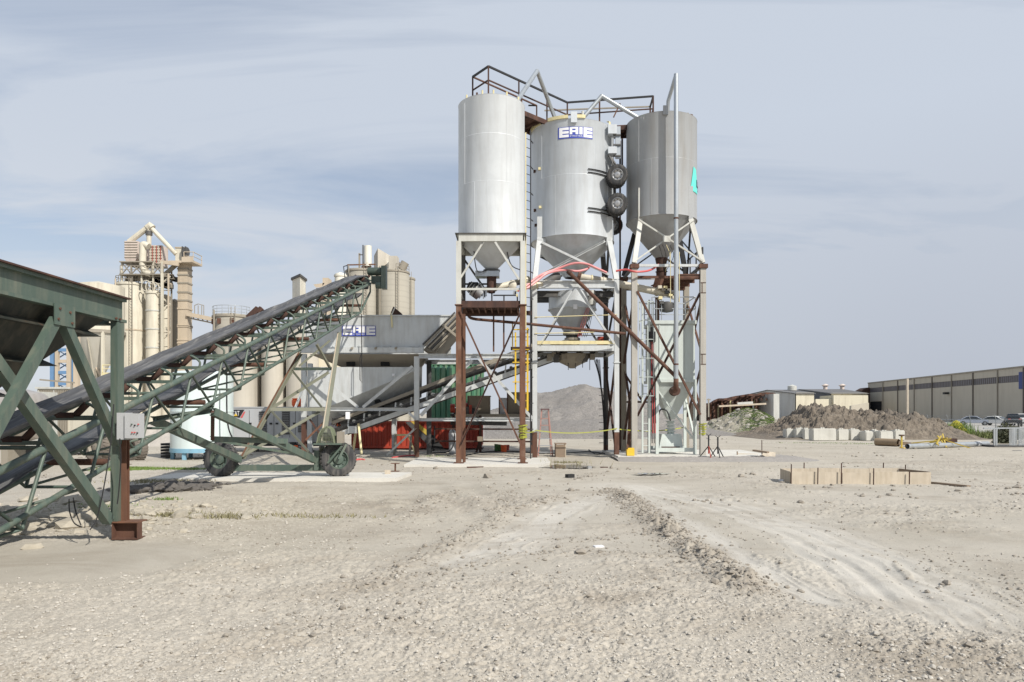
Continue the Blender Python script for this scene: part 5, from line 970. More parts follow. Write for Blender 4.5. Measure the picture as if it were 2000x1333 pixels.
# brown cabinets on a rusty deck
fd=T('equipment_deck','long steel equipment deck carrying the brown cabinets','deck',(-1,33,1.5))
bar('deck_beam',P(880,812,33),P(1046,812,33),.1,.14,CDRK,fd,'C'); bar('deck_beam',P(880,826,33.1),P(990,828,33.1),.12,.18,DGR,fd,'C'); boxo('deck_plate',P(880,0,33).x,P(1046,0,33).x,33.1,34.6,1.72,1.76,DRUST,fd)
for u in (886,938,1042): bar('leg',P(u,812,33),P(u,885,32.8),.12,.12,DRUST,fd,'I')
bar('leg_brace',P(938,860,33),P(930,884,33),.1,.1,DRUST,fd); tube('hose_loop',smoothpath([P(930,815,32.8),P(960,822,32.7),P(995,816,32.8)]),.035,RBLK,fd,6)
for i in range(8): q=P(886+i*6,802-3*(i%3),33.2); boxo('valve_gear',q.x,q.x+.13,q.y,q.y+.2,1.76,q.z+.1,(DGR,RED,BLK,CDRK)[i%4],fd)
for lab,u0,u1,v0,m_ in (('brown steel cabinet on the left of the deck',914,957,775,BROWN),('slim grey cabinet between the brown ones',975,991,779,GENW),('wide brown steel cabinet on the right of the deck',991,1040,768,BROWN)):
    a=P(u0,v0,33.4);c=P(u1,806,33.4); t=T('steel_cabinet',lab,'cabinet',(a.x,33.4,1.77),'cabinets on the equipment deck'); boxo('body',a.x,c.x,33.4,34.2,1.77,a.z,m_,t); boxo('lid',a.x-.03,c.x+.03,33.37,34.23,a.z+.001,a.z+.04,m_,t); bar('frame_edge',(a.x,33.38,1.78),(a.x,33.38,a.z),.05,.03,RUST,t); boxo('door',a.x+.1,c.x-.1,33.375,33.399,1.85,a.z-.1,m_,t)
for lab,u0,u1,v0,v1,Y,m_ in (('red pump casing above the deck left',880,888,788,808,33,RED),('red machine drum above the deck',899,914,786,806,33.6,RED)):
    a=P(u0,v0,Y);c=P(u1,v1,Y); t=T('pump',lab,'pump',(a.x,Y,c.z)); B().path([(a.x,Y,(a.z+c.z)/2),(c.x,Y,(a.z+c.z)/2)],(a.z-c.z)/2.2,14).out('casing',m_,t); boxo('base',a.x,c.x,Y-.15,Y+.15,c.z-.12,c.z-.02,BLK,t)
tag(boxo('small_box',P(933,0,31).x,P(943,0,31).x,30.8,31.1,P(0,862,31).z,P(0,853,31).z,BROWN),'small brown box on the rail behind the left tower','box')
gb=T('gas_bottle','pale blue grey gas bottle beside the rusty left tower leg','bottle',P(884,885,32)); q=P(884,885,32); B().lathe(q.x,32,[(.01,.02),(.17,.02),(.17,.9),(.12,1.05),(.04,1.1),(.01,1.1)],18).out('body',GENW,gb); tube('hose',smoothpath([(q.x,31.9,1.1),(q.x+.12,31.8,.7),(q.x-.1,31.7,.15),(q.x-.8,31.6,.05)]),.02,RBLK,gb,6)
bn=T('conveyor_boot','dark rubber boot under the frame beside the gas bottle','chute',P(850,880,32)); B().hexa([P(843,882,32),P(872,882,32),P(872,882,33),P(843,882,33)],[P(843,850,32.2),P(846,850,32.2),P(846,850,33),P(843,850,33)]).out('skirt',RBLK,bn)
# generator trailer
ge=T('generator','white generator trailer with black and yellow maker emblem behind the cart','generator',P(520,885,33.4)); Y=33.4; xg=lambda u:(u-UC)/F*Y; zg=lambda v:HC+(VH-v)/F*Y
bd=boxo('enclosure',xg(450),xg(640),Y,Y+1.9,zg(864),zg(797),GENW,ge); boxo('roof_edge',xg(449),xg(641),Y-.03,Y+1.95,zg(797)+.001,zg(797)+.05,GENW,ge)
for u0,u1 in ((506,520),(552,565),(582,590)): 
    lv=boxo('louvre_panel',xg(u0),xg(u1),Y-.02,Y-.001,zg(849 if u1!=590 else 845),zg(804 if u1!=590 else 832),DGR,ge)
    for i in range(12): z=zg(846)+.02+i*(zg(806)-zg(846))/12; bar('louvre_slat',(xg(u0)+.01,Y-.035,z),(xg(u1)-.01,Y-.035,z),.03,.012,GENW,lv)
for u in (487,521,535,551,566,577,590,605,620): bar('door_seam',(xg(u),Y-.004,zg(855)),(xg(u),Y-.004,zg(802)),.02,.01,DGR,ge)
for u in (489,529,541,575,584): boxo('latch',xg(u-2.5),xg(u+2.5),Y-.03,Y-.002,zg(829.5),zg(826),BLK,ge)
x0_=xg(452);z0_=zg(816.5);w_=xg(479)-x0_;h_=zg(800.5)-z0_
b=B().add([(x0_,Y-.01,z0_+h_*.2),(x0_+w_*.6,Y-.01,z0_),(x0_+w_*.95,Y-.01,z0_+h_),(x0_,Y-.01,z0_+h_)],[(0,1,2,3)]); em=b.out('emblem_plate',BLK,bd)
B().add([(x0_+w_*.64,Y-.011,z0_),(x0_+w_*.8,Y-.011,z0_),(x0_+w_*1.02,Y-.011,z0_+h_*.75),(x0_+w_*.9,Y-.011,z0_+h_*.75)],[(0,1,2,3)]).out('red_stripe',HOSE,em)
V,Fs=text2d('CAT',h_*.95); mxv=max(q[0] for q in V); B().add([(x0_+.02+q[0]*(w_*.56/mxv),Y-.016,z0_+h_*.28+q[1]*.85) for q in V],Fs).out('lettering',SWHITE,em)
B().add([(x0_+w_*.18,Y-.02,z0_+h_*.22),(x0_+w_*.46,Y-.02,z0_+h_*.22),(x0_+w_*.32,Y-.02,z0_+h_*.55)],[(0,1,2)]).out('yellow_triangle',YEL,em)
boxo('chassis',xg(455),xg(640),Y+.1,Y+1.8,zg(872),zg(864)-.001,BLK,ge)
for u in (560,585,): wheel(ge,(xg(u),Y+.15,.42),.42,.25,(0,-1,0)); 
for u in (482,500): bar('chassis_leg',(xg(u),Y+.2,0),(xg(u),Y+.2,.4),.1,.1,BLK,ge)
boxo('reflector',xg(574),xg(582),Y-.02,Y+.02,.1,.32,ORG,ge)
for lab,u in (('round orange barrel on top of the white generator',571),('second orange barrel half hidden by the conveyor leg',624)):
    x=xg(u); t=T('orange_barrel',lab,'barrel',(x,Y+.8,2.1),'orange plastic barrels'); B().lathe(x,Y+.8,[(.01,2.12),(.2,2.12),(.26,2.2),(.27,2.42),(.22,2.46),(.25,2.48),(.25,2.52),(.01,2.53)],20).out('body',ORG,t); boxo('rim_dent',x-.1,x+.1,Y+.53,Y+.55,2.3,2.36,ORG,t)
of=T('safety_fence_roll','bundle of orange safety netting with black straps','netting',P(652,830,31)); b=B()
for i in range(9): b.path(smoothpath([P(640+i*1.5,800+i*2,31),P(650+i*1.6,815+i*2,30.9+.05*(i%3)),P(660+i*.8,832+i*.6,31)],4),.05,6)
b.out('netting',ORG,of); 
for i in range(4): tube('strap',smoothpath([P(642+i*5,802+i*5,30.85),P(650+i*4,812+i*6,30.7),P(648+i*4,830+i*1,30.8)]),.025,BLK,of,6)
# pale aqua tank
tk=T('storage_tank','pale aqua upright storage tank on light blue legs behind the conveyor','tank',P(395,890,28.6)); c=P(395,880,28.6); r_=57/F*28.6
B().lathe(c.x,c.y,[(.01,.42),(r_,.42),(r_,3.36),(r_*.8,3.46),(.01,3.5)],56).out('shell',TANK,tk)
for z in (1.88,): B().lathe(c.x,c.y,[(r_,z-.02),(r_+.015,z-.02),(r_+.015,z+.02),(r_,z+.02)],56).out('seam_band',TANK,tk)
B().lathe(c.x,c.y,[(r_*.9,.28),(r_+.02,.28),(r_+.02,.44),(r_+.005,.44)],56).out('base_ring',LBLU,tk)
for i in range(6): a=i*1.047+.3; bar('leg',(c.x+r_*.92*math.cos(a),c.y+r_*.92*math.sin(a),0),(c.x+r_*.92*math.cos(a),c.y+r_*.92*math.sin(a),.28),.14,.1,LBLU,tk)
tube('black_pipe',smoothpath([P(443,728,27.4),P(443,800,27.4),P(446,835,27.4),P(455,858,27.6),P(462,868,28)]),.03,RBLK,tk,6)
pb=T('black_crates','stack of black slatted crates left of the aqua tank','crates',P(328,880,29)); q=P(327,885,29)
for i in range(5): boxo('slat',q.x-.18,q.x+.2,28.8,29.3,.03+.12*i,.12+.12*i,BLK,pb)
# rounded tank, container and AC box at the far left
lt_=T('horizontal_tank','rounded stainless tank lying behind the conveyor at the left edge','tank',P(-10,800,22)); B().lathe(0,0,[(.01,-1.5),(.5,-1.4),(.75,-1.1),(.8,-.8),(.8,.9),(.7,1.3),(.4,1.5),(.01,1.55)],36,M=Matrix.Translation(P(-5,812,22.))@Matrix.Rotation(R(90),4,'Y')).out('shell',paint('dull stainless',(.50,.46,.42),.35,.5,0,.4,1),lt_)
for x in (-16.5,-15.4): boxo('saddle',x,x+.2,21.6,22.4,0,1.15,CDRK,lt_)
cab=T('equipment_cab','off-white equipment cab with yellow label behind the belt','cab',P(45,800,24)); a=P(25,765,24);c=P(68,800,24); boxo('body',a.x,c.x,24,25.2,.6,a.z,WHT,cab); boxo('yellow_label',P(34,0,24).x,P(52,0,24).x,23.97,23.999,P(0,772,24).z,P(0,768,24).z,YEL,cab); boxo('plinth',a.x+.05,c.x-.05,24.05,25.1,0,.599,DGR,cab)
V,Fs=text2d('PUMP',.08)
su=T('shed_unit','cream ribbed site container behind the belt at the left','container',P(105,800,30)); a=P(72,760,30);c=P(136,800,30); boxo('body',a.x,c.x,30.03,32.4,.2,a.z,CRM,su); boxo('roof',a.x-.05,c.x+.05,29.95,32.5,a.z+.001,a.z+.08,WHT,su)
for i in range(18): x=a.x+.05+i*(c.x-a.x-.1)/18; boxo('rib',x,x+.035,29.99,30.029,.3,a.z-.05,CDRK if i%9 else WHT,su)
bar('handrail',P(78,742,27),P(145,748,27),.06,.06,CDRK,su); bar('handrail_post',P(140,746,27),P(140,780,27),.06,.06,CDRK,su)
bar('ground_frame',(a.x,30.5,.05),(c.x,30.5,.05),.1,.1,BLK,su)
# ---------------- far cream plant ----------------
Y=110.; xf=lambda u,y=Y:(u-UC)/F*y; zf=lambda v,y=Y:HC+(VH-v)/F*y
def fsilo(nm,lab,u0,u1,vt,mat,Y=110.,z0=-.05,bands=(),grp='far plant silos',n=40,top=True,seam=None):
    cx_=xf((u0+u1)/2,Y); r_=(u1-u0)/2/F*Y; zt_=zf(vt,Y); t=T(nm,lab,'silo',(cx_,Y,0),grp)
    B().lathe(cx_,Y,[(r_,z0),(r_,zt_),(r_*.98,zt_+.15),(.01,zt_+.5)],n).out('shell',mat,t)
    if top: B().lathe(cx_,Y,[(r_,zt_-.25),(r_+.12,zt_-.25),(r_+.12,zt_),(r_,zt_)],n).out('rim',CDRK if mat is CSIL else mat,t)
    for v in bands: z=zf(v,Y); B().lathe(cx_,Y,[(r_,z-.12),(r_+.07,z-.1),(r_+.07,z+.1),(r_,z+.12)],n).out('band',seam or mat,t)
    if mat in (CRM,CSIL) and r_>1.2:
        for a in (-1.15,-2.2):
            x_,y_=cx_+(r_+.2)*math.cos(a),Y+(r_+.2)*math.sin(a)
            if a>-2:
                for d_ in (-.25,.25): bar('ladder_rail',(x_+d_,y_,0),(x_+d_,y_,zt_+1),.07,.07,CDRK,t)
                tag(rungs(x_,y_,zt_,t),kind='stuff')
            else: bar('riser_pipe',(x_,y_,0),(x_,y_,zt_+.6),.22,.22,CRM2 if mat is CRM else CDRK,t,'tube')
    return t,cx_,r_,zt_
def rungs(x,y,z,t):
    b=B()
    for i in range(int(z/.45)): b.bar((x-.25,y,i*.45),(x+.25,y,i*.45),.05)
    return b.out('ladder_rungs',CDRK,t)
t,cx_,r_,zt_=fsilo('plant_silo','tall cream steel silo left of the lattice tower',229,286,557,CRM,110,bands=(647,),seam=CRM2); rail(t,[(cx_+r_*math.cos(a),110+r_*math.sin(a),zt_) for a in np.linspace(-3.3,.2,9)],1.1,CDRK,.05,1)
tube('vent',[(cx_-r_*.5,109,zt_),(cx_-r_*.5,109,zt_+2)],.1,CRM,t); 
for i in range(8): boxo('roof_gear',cx_-.3+i*.3,cx_-.1+i*.3,108.6,109,zt_+.3,zt_+.9+.3*(i%3),CDRK,t)
t,cx_,r_,zt_=fsilo('plant_silo','narrow cream silo with rusty bands beside the tall one',286,314,572,CRM,108.5,bands=(608,644,680,716),seam=WHT); rail(t,[(cx_+r_*math.cos(a),108.5+r_*math.sin(a),zt_) for a in np.linspace(-3.1,0,6)],1.1,CDRK,.05,1)
fsilo('plant_silo','narrow rust streaked silo half behind the lattice tower',313,333,581,CRM,112,bands=(640,700)); fsilo('plant_silo','dark grey silo right behind the lattice tower',330,352,590,CDRK,116)
# cone silo at left
cs=T('cone_silo','big cream grey cone-bottomed silo seen under the green hopper','silo',(xf(190,100),100,10)); c=xf(192,100); r_=46/F*100
B().lathe(c,100,[(r_,zf(652,100)),(r_,zf(560,100)),(.1,zf(550,100))],44).out('shell',CRM,cs); B().lathe(c,100,[(.5,zf(742,100)),(r_,zf(652,100)-.002)],44).out('cone',paint('cream grey cone',(.52,.50,.44),.6,0,.05,.2,.3),cs); B().lathe(c,100,[(r_,zf(654,100)),(r_+.15,zf(654,100)),(r_+.15,zf(648,100)),(r_,zf(648,100))],44).out('ring',CDRK,cs)
for a in (.6,2.2,3.9,5.4): bar('leg',(c+r_*math.cos(a),100+r_*math.sin(a),0),(c+r_*math.cos(a),100+r_*math.sin(a),zf(652,100)),.35,.35,CRM,cs)
for a in (4.1,4.8,5.5): bar('cone_strut',(c+1.2*math.cos(a),100+1.2*math.sin(a),zf(735,100)),(c+r_*.9*math.cos(a),100+r_*.9*math.sin(a),zf(665,100)),.12,.12,CRM,cs)
rail(cs,[(xf(200,96),96,zf(728,96)),(xf(222,96),96,zf(728,96))],1.0,PYEL,.06,1); boxo('gallery',xf(198,96),xf(224,96),96,97,zf(733,96),zf(728,96),PYEL,cs)
bar('conveyor_pipe',P(150,656,99),P(206,748,99),.35,.35,CRM2,cs,'tube'); bar('conveyor_pipe',P(156,664,99),P(196,748,99),.2,.2,CDRK,cs)
# bucket elevator
be=T('bucket_elevator','tall tan bucket elevator casing with banded joints','elevator',(xf(357),Y,0)); boxo('casing',xf(347),xf(366),Y,Y+1.6,0,zf(512),CRM2,be)
for v in (525,537,553,571,587,603,636,638,664,670): z=zf(v); boxo('joint_band',xf(346),xf(367),Y-.08,Y+1.7,z-.12,z+.12,CDRK if v<600 else CRM2,be)
boxo('head',xf(343),xf(359),Y-.1,Y+1.8,zf(510),zf(485),CRM,be); boxo('head_cap',xf(342),xf(360),Y-.2,Y+1.9,zf(485)+.01,zf(483),CRM2,be); boxo('gallery_deck',xf(335),xf(384),Y-1.,Y+2,zf(516),zf(512),CRM2,be)
rail(be,[(xf(365),Y-1,zf(512)),(xf(383),Y-1,zf(512)),(xf(383),Y+2,zf(512))],1.3,CRM2,.06,1); boxo('gallery_side',xf(361),xf(383),Y-1.06,Y-1.01,zf(515),zf(505),CRM2,be); B().path([(xf(359),Y-.2,zf(493)),(xf(368),Y-.2,zf(493))],.7,14).out('drive',DGR,be); 
for i in range(5): boxo('drive_part',xf(360+i*2),xf(361.4+i*2),Y-.9,Y-.5,zf(505),zf(484+3*(i%3)),DGR,be)
bar('spout',P(347,515,Y),P(318,540,Y),.5,.5,CDRK,be); bar('spout',P(349,517,Y-1),P(313,512,Y-1),.4,.5,CRM2,be)
# baghouse tower
bh=T('baghouse_tower','pinkish white filter house on a steel lattice tower','filter house',(xf(283),109,0))
for nm,u0,u1,v0,v1,m_,dy_ in (('filter_box',250,275,474,508,CRMW,0),('filter_box',288,313,478,517,CRMW,1.5)):
    bx=boxo(nm,xf(u0),xf(u1),109+dy_,112.5,zf(v1),zf(v0),m_,bh)
    for i in range(7): z=zf(v1)+(zf(v0)-zf(v1))*(i+.5)/7; bar('siding_rib',(xf(u0)-.02,108.95+dy_,z),(xf(u1)+.02,108.95+dy_,z),.08,.1,CDRK,bx)
for i in range(6): x=xf(291+4*i); bar('siding_rib',(x,110.4,zf(517)),(x,110.4,zf(479)),.07,.07,RED if i%2 else CRM,bh)
B().hexa([(xf(256),109.3,zf(522)),(xf(262),109.3,zf(522)),(xf(262),110,zf(522)),(xf(256),110,zf(522))],[(xf(250),109,zf(508)-.01),(xf(274),109,zf(508)-.01),(xf(274),112,zf(508)-.01),(xf(250),112,zf(508)-.01)]).out('filter_hopper',CRMW,bh)
tube('duct',smoothpath([P(290,482,108),P(280,478,108),P(279,490,108),P(279,520,108),P(284,531,108),P(296,536,108)],5),.5,CRM,bh,12)
for v in (517,541): boxo('deck',xf(250),xf(331 if v>530 else 313),107.5,112.5,zf(v+2),zf(v),CDRK,bh)
rail(bh,[(xf(252),107.5,zf(541)),(xf(272),107.5,zf(541)),(xf(292),107.5,zf(541)),(xf(312),107.5,zf(541)),(xf(329),107.5,zf(541))],1.2,CDRK,.05,1)
for u in (252,270,290,312,329): bar('column',(xf(u),108,zf(558 if u<300 else 700)),(xf(u),108,zf(517)),.22,.22,CRM if u!=270 else CDRK,bh)
for u in (290,312,329): bar('column',(xf(u),111,zf(700)),(xf(u),111,zf(517)),.2,.2,CDRK,bh)
for k in range(5):
    for (ua,ub) in ((252,270),(270,290),(290,312),(312,329)): 
        if k<1: bar('bracing',(xf(ua),108,zf(541)),(xf(ub),108,zf(519)),.13,.13,CDRK,bh); bar('bracing',(xf(ub),108,zf(541)),(xf(ua),108,zf(519)),.13,.13,CDRK,bh)
for k in range(6):
    v0=545+k*27; bar('bracing',(xf(312 if k%2 else 345),108,zf(v0)),(xf(345 if k%2 else 312),108,zf(v0+27)),.2,.2,CRM,bh); bar('strut',(xf(312),108,zf(v0)),(xf(345),108,zf(v0)),.12,.12,CDRK,bh)
bar('column',(xf(333),107.4,zf(735)),(xf(333),107.4,zf(541)),.32,.32,CRM,bh); bar('column',(xf(345),107.4,zf(735)),(xf(345),107.4,zf(541)),.2,.2,CRM2,bh)
for i in range(40): u=292+(i*13)%42; v=543+(i*7)%22; q=.5+.5*((i*3)%4)/3; boxo('duct_piece',xf(u),xf(u)+q,109+(i%3),109.6+(i%3),zf(v),zf(v)+q*.7,(CDRK,DGR,CRM2,CDRK)[i%4],bh)
for i in range(4): tube('round_guard',[(xf(301+8*i)+.7*math.cos(a),107.6,zf(564+2*i)+.8*math.sin(a)) for a in np.linspace(0,6.283,13)],.07,CRM,bh,5)
op=T('overhead_pipe','cream overhead pipe peaking above the filter house','pipe',P(292,440,110)); tube('rising_leg',[P(252,473,110),P(291,443,110)],.42,CRM,op); tube('falling_leg',[P(293,443,110),P(344,497,110)],.33,CRM,op); tube('elbow',[P(288,446,110),P(293,441,110),P(298,446,110)],.55,CRM,op); tube('drop_leg',[P(291,446,110),P(291,480,110)],.35,CRM,op); tube('drop_collar',[P(291,452,110),P(291,460,110)],.5,DGR,op)
gb_=T('conveyor_bridge','cream conveyor bridge running to the round concrete silo','bridge',P(390,620,110)); bar('casing',P(366,614,110),P(420,625,110),.7,.6,CRM2,gb_); bar('lower_chord',P(366,621,110),P(418,632,110),.2,.2,CDRK,gb_)
for i in range(6): bar('truss_web',P(366+i*9,615+i*1.8,110),P(370.5+i*9,622+i*1.9,110),.12,.12,CDRK,gb_)
for u in (380,387,394,398): bar('post',P(u,616,110),P(u,597,110),.09,.09,CDRK,gb_)
tube('top_hoop',[P(380,597,110),P(387,594,110),P(398,597,110)],.06,CDRK,gb_,6)
# blue and yellow tower crane parts
cr=T('lattice_tower','blue and yellow lattice steelwork under the green hopper','tower',P(122,800,70)); YT=70
for u,m_,w in ((103,CBLUE,.35),(112,CRM2,.3),(136,CRM2,.4),(150,CRM2,.45),(143,CBLUE,.2)): bar('column',P(u,812,YT),P(u,640,YT+.0),w,w,m_,cr)
for k in range(7): v=640+k*22; bar('cross_strut',P(112,v,YT),P(136,v,YT),.25,.3,CRM2 if k%3==0 else CBLUE,cr); bar('cross_brace',P(112,v,YT),P(150,v+22,YT+.5),.09,.09,CBLUE,cr); bar('cross_brace',P(140,v,YT+.5),P(104,v+22,YT+.5),.09,.09,CBLUE,cr)
bar('inclined_pipe',P(96,640,YT),P(150,640,YT),.6,.6,CRM2,cr)
# concrete silos and headhouse
t,cx_,r_,zt_=fsilo('concrete_silo','large round concrete silo right of the conveyor head',735,799,533,CSIL,120,n=48)
rail(t,[(cx_+r_*math.cos(a),120+r_*math.sin(a),zt_) for a in np.linspace(-1.2,0,4)],1.,CDRK,.05,1); B().path([(cx_+r_*.6,118.5,zt_+.2),(cx_+r_*.85,118.5,zt_+1.4)],.7,12).out('fan',CDRK,t); boxo('box',cx_-.5,cx_+.9,119,121,zt_,zt_+2.6,CBLD,t)
t,cx_,r_,zt_=fsilo('concrete_silo','round concrete silo behind the conveyor head',676,737,531,CSIL,119,n=48); bar('rust_rail',(cx_-r_*.8,117.5,zt_+.8),(cx_+r_,117.5,zt_+.9),.15,.2,BRUST,t); 
fsilo('concrete_silo','slim strip of concrete silo furthest right in the far group',782,810,545,CSIL,126,n=40)
hh=T('headhouse','square concrete headhouse on top of the far silos','headhouse',(xf(745,122),122,20)); b=B(); za,zb_=zf(536,122),zf(488,122)
b.hexa([(xf(726,122),124,za),(xf(740,122),121,za),(xf(764,122),123,za),(xf(750,122),127,za)],[(xf(726,122),124,zb_-.6),(xf(740,122),121,zb_),(xf(764,122),123,zb_-1),(xf(750,122),127,zb_-1)]).out('walls',CBLD,hh)
boxo('annex',xf(757,122),xf(775,122),121.2,124,za,zf(512,122),WCON,hh); boxo('annex_top',xf(766,122),xf(777,122),122,124,zf(512,122)+.01,zf(508,122),RUST,hh)
wt=T('white_stack','white cylindrical vent stack beside the far headhouse','stack',(xf(718,118),118,22)); B().lathe(xf(718.5,118),118,[(.62,zf(521,118)),(.62,zf(481,118)),(.5,zf(481,118)),(.01,zf(481,118)-.3)],24).out('drum',WCON,wt); bar('pipe',P(709,532,118),P(709,479,118),.18,.18,DGR,wt); bar('ladder',P(702,531,118),P(702,495,118),.3,.1,CDRK,wt); bar('arm',P(701,498,118),P(709,498,118),.15,.15,DGR,wt); bar('rust_base',P(706,525,118),P(724,525,118),.3,.7,BRUST,wt)
ct=T('square_tower','pale square tower with dark flat cap behind the conveyor','tower',(xf(582,105),105,0)); u_=[(571,107),(586,104.5),(597,108),(582,111)]
B().hexa([(xf(u,y),y,0) for u,y in u_],[(xf(u,y),y,zf(541,104.5)) for u,y in u_]).out('walls',WCON,ct); B().hexa([(xf(568,107),107,zf(541,104.5)+.01),(xf(586,103.8),103.8,zf(541,104.5)+.01),(xf(600,108),108,zf(541,104.5)+.01),(xf(582,112),112,zf(541,104.5)+.01)],[(xf(568,107),107,zf(536.5,104.5)),(xf(586,103.8),103.8,zf(536.5,104.5)),(xf(600,108),108,zf(536.5,104.5)),(xf(582,112),112,zf(536.5,104.5))]).out('cap',DGR,ct)
yp=T('tan_loading_gear','tan loading spout machinery peeking above the belt','machinery',P(630,560,105)); boxo('tower_box',xf(630,105),xf(641,105),105,107,0,zf(543,105),CRM2,yp); B().hexa([P(617,562,105),P(628,562,105),P(628,562,107),P(617,562,107)],[P(612,556,105),P(634,553,105),P(634,553,107),P(612,556,107)]).out('spout',CRM2,yp)
B().hexa([P(617,800,105.2),P(630,800,105.2),P(630,800,107),P(617,800,107)],[P(617,563,105.2),P(630,563,105.2),P(630,563,107),P(617,563,107)]).out('leg_house',CBLD,yp)
fsilo('plant_silo','small white round tank peeking above the belt',654,676,538,WCON,112,n=24)
t,cx_,r_,zt_=fsilo('concrete_silo','low round concrete silo with roof railing left of the belt',418,488,619,CSIL,95,n=48); rail(t,[(cx_+r_*math.cos(a),95+r_*math.sin(a),zt_) for a in np.linspace(-3.1,0,10)],1.2,GALV,.035,2)
for a in (-2.4,-1.9,-1.2): boxo('rust_port',cx_+r_*math.cos(a)-.25,cx_+r_*math.cos(a)+.25,95+r_*math.sin(a)-.1,95+r_*math.sin(a)+.1,zt_-1.2,zt_-.5,RUST,t)
bar('spout',P(485,622,92),P(505,603,92),.7,.7,DRUST,t); bar('spout',P(505,603,92),P(511,609,92),.7,.7,DRUST,t)
# concrete store with round bays
cst=T('concrete_store','long streaked concrete silo block behind generator and conveyor truss','silo block',P(520,800,62)); YS=62
for u0,u1,vt in ((448,500,652),(512,556,640),(560,622,628)):
    cc=xf((u0+u1)/2,YS); rr_=(u1-u0)/2/F*YS; B().lathe(cc,YS,[(rr_,-.05),(rr_,zf(vt,YS)),(.01,zf(vt,YS)+.2)],36).out('silo_bay',CBLD,cst)
boxo('link_wall',xf(492,YS),xf(570,YS),YS+.9,YS+2,-.05,zf(655,YS),paint('dark streaked concrete',(.25,.235,.21),.9,0,0,.6,1,dirtcol=(.1,.09,.08)),cst)
for u in (498,511): boxo('pilaster',xf(u,YS),xf(u+4,YS),YS+.2,YS+.89,-.05,zf(655,YS),CBLD,cst)
boxo('link_wall',xf(600,YS),xf(690,YS),YS+.5,YS+3,-.05,zf(690,YS),CREAMW,cst)
for i in range(5): a=P(596+8*i,742+(i%2)*8,60); boxo('wall_fitting',a.x-.15,a.x+.15,60.2,60.5,a.z-.2,a.z+.2,CDRK,cst)
# rubble banks at left middle distance
def heap(nm,prof,Y,hw,mat,noise_=(.2,.9),clump=(.25,.5),res=.15,lab=None,kind='structure',base=-.06,smooth=True,pw=1.0,seed=5):
    us=np.array([p_[0] for p_ in prof],float); vs=np.array([p_[1] for p_ in prof],float); xs=(us-UC)/F*Y; zs=np.maximum(0,HC+(VH-vs)/F*Y)
    xx,yy=np.meshgrid(np.arange(xs[0],xs[-1],res),np.arange(Y-hw,Y+hw,res)); H_=np.interp(xx,xs,zs); e=np.clip(1-((yy-Y)/hw)**2,0,1)**pw
    z=H_*e; am=np.clip(z*1.2,0,1); z=z+am*(noise_[0]*(.6*fbm(xx*noise_[1],yy*noise_[1],seed,5)+.35*(.5-np.abs(fbm(xx*noise_[1]*1.7,yy*noise_[1]*1.7,seed+3,5))*2))+clump[0]*stones(xx,yy,clump[1],seed+9,.85)+clump[0]*.5*stones(xx,yy,clump[1]*.45,seed+13,.85))
    o=gridmesh(nm,xx,yy,z+base,mat,None,None,smooth); o['kind']=kind; return o,(xx,yy,z+base)
DIRT,n,p=mat_new('clay dirt'); v=posn(n); base=mixn(n,rampn(n,noisen(n,v,3.5,9,.7),.35,.65),(.115,.095,.075),(.225,.19,.15)); base=mixn(n,rampn(n,noisen(n,v,.22,5,.6,.6),.5,.6,0,.6),base,(.10,.088,.075)); n.links.new(base,p.inputs['Base Color']); p.inputs['Roughness'].default_value=1; bumpn(n,p,noisen(n,v,6,8,.7),.8,.1); DIRT2=concrete('grass mound soil',(.27,.25,.20),1.2,.4,.5); AGG,n,p=mat_new('crushed stone'); v=posn(n); base=mixn(n,rampn(n,noisen(n,v,7,8,.8),.3,.7),(.15,.14,.13),(.36,.335,.31)); base=mixn(n,rampn(n,noisen(n,v,.25,5,.6),.45,.6,0,.45),base,(.20,.185,.17)); n.links.new(base,p.inputs['Base Color']); p.inputs['Roughness'].default_value=1; bumpn(n,p,noisen(n,v,5,8,.75),1.,.15); AGGT=concrete('pale rubble',(.40,.37,.33),1.5,.2,.6)
heap('gravel_pile',[(860,850),(880,815),(950,806),(1000,792),(1045,770),(1075,767),(1100,759),(1131,751),(1155,756),(1190,767),(1215,774),(1240,788),(1290,812),(1360,838),(1400,846)],76,17,AGG,(.75,.2),(.10,.5),.2,pw=.8)
heap('gravel_pile',[(1000,846),(1020,818),(1050,800),(1072,797),(1090,802),(1120,812),(1140,806),(1170,800),(1200,815),(1230,840)],66,8,AGG,(.9,.3),(.09,.4),.18,pw=.8,seed=8)
heap('gravel_pile',[(880,848),(930,838),(1000,824),(1080,822),(1150,818),(1230,824),(1300,836),(1350,848)],58,6,AGG,(.15,.5),(.06,.4),.16,pw=.8,seed=12)
heap('rubble_bank',[(140,850),(200,832),(290,826),(320,822),(350,830),(440,846)],42,3,AGGT,(.15,.8),(.18,.5),.1,seed=14,smooth=False)
heap('dirt_mound',[(1440,858),(1480,846),(1515,834),(1540,824),(1562,806),(1600,801),(1640,805),(1660,809),(1700,808),(1740,813),(1770,822),(1800,831),(1835,850),(1850,860)],57,6.5,DIRT,(1.0,.5),(.30,.62),.085,seed=17,smooth=False,pw=.75)
o,(hx_,hy_,hz_)=heap('grass_mound',[(1340,852),(1372,838),(1400,826),(1430,812),(1462,802),(1492,812),(1512,824),(1540,845)],68,6,DIRT2,(.35,.4),(.3,.9),.16,seed=23,smooth=False)
def onheap(H,k,u0,u1,thr=.15):
    xx,yy,z=H; i=rng.integers(0,xx.size,k*4); x=xx.ravel()[i];y=yy.ravel()[i];zz=z.ravel()[i]; u=UC+F*x/y; m=(u>u0)&(u<u1)&(zz>thr)&(y<69); return x[m][:k],y[m][:k],zz[m][:k]
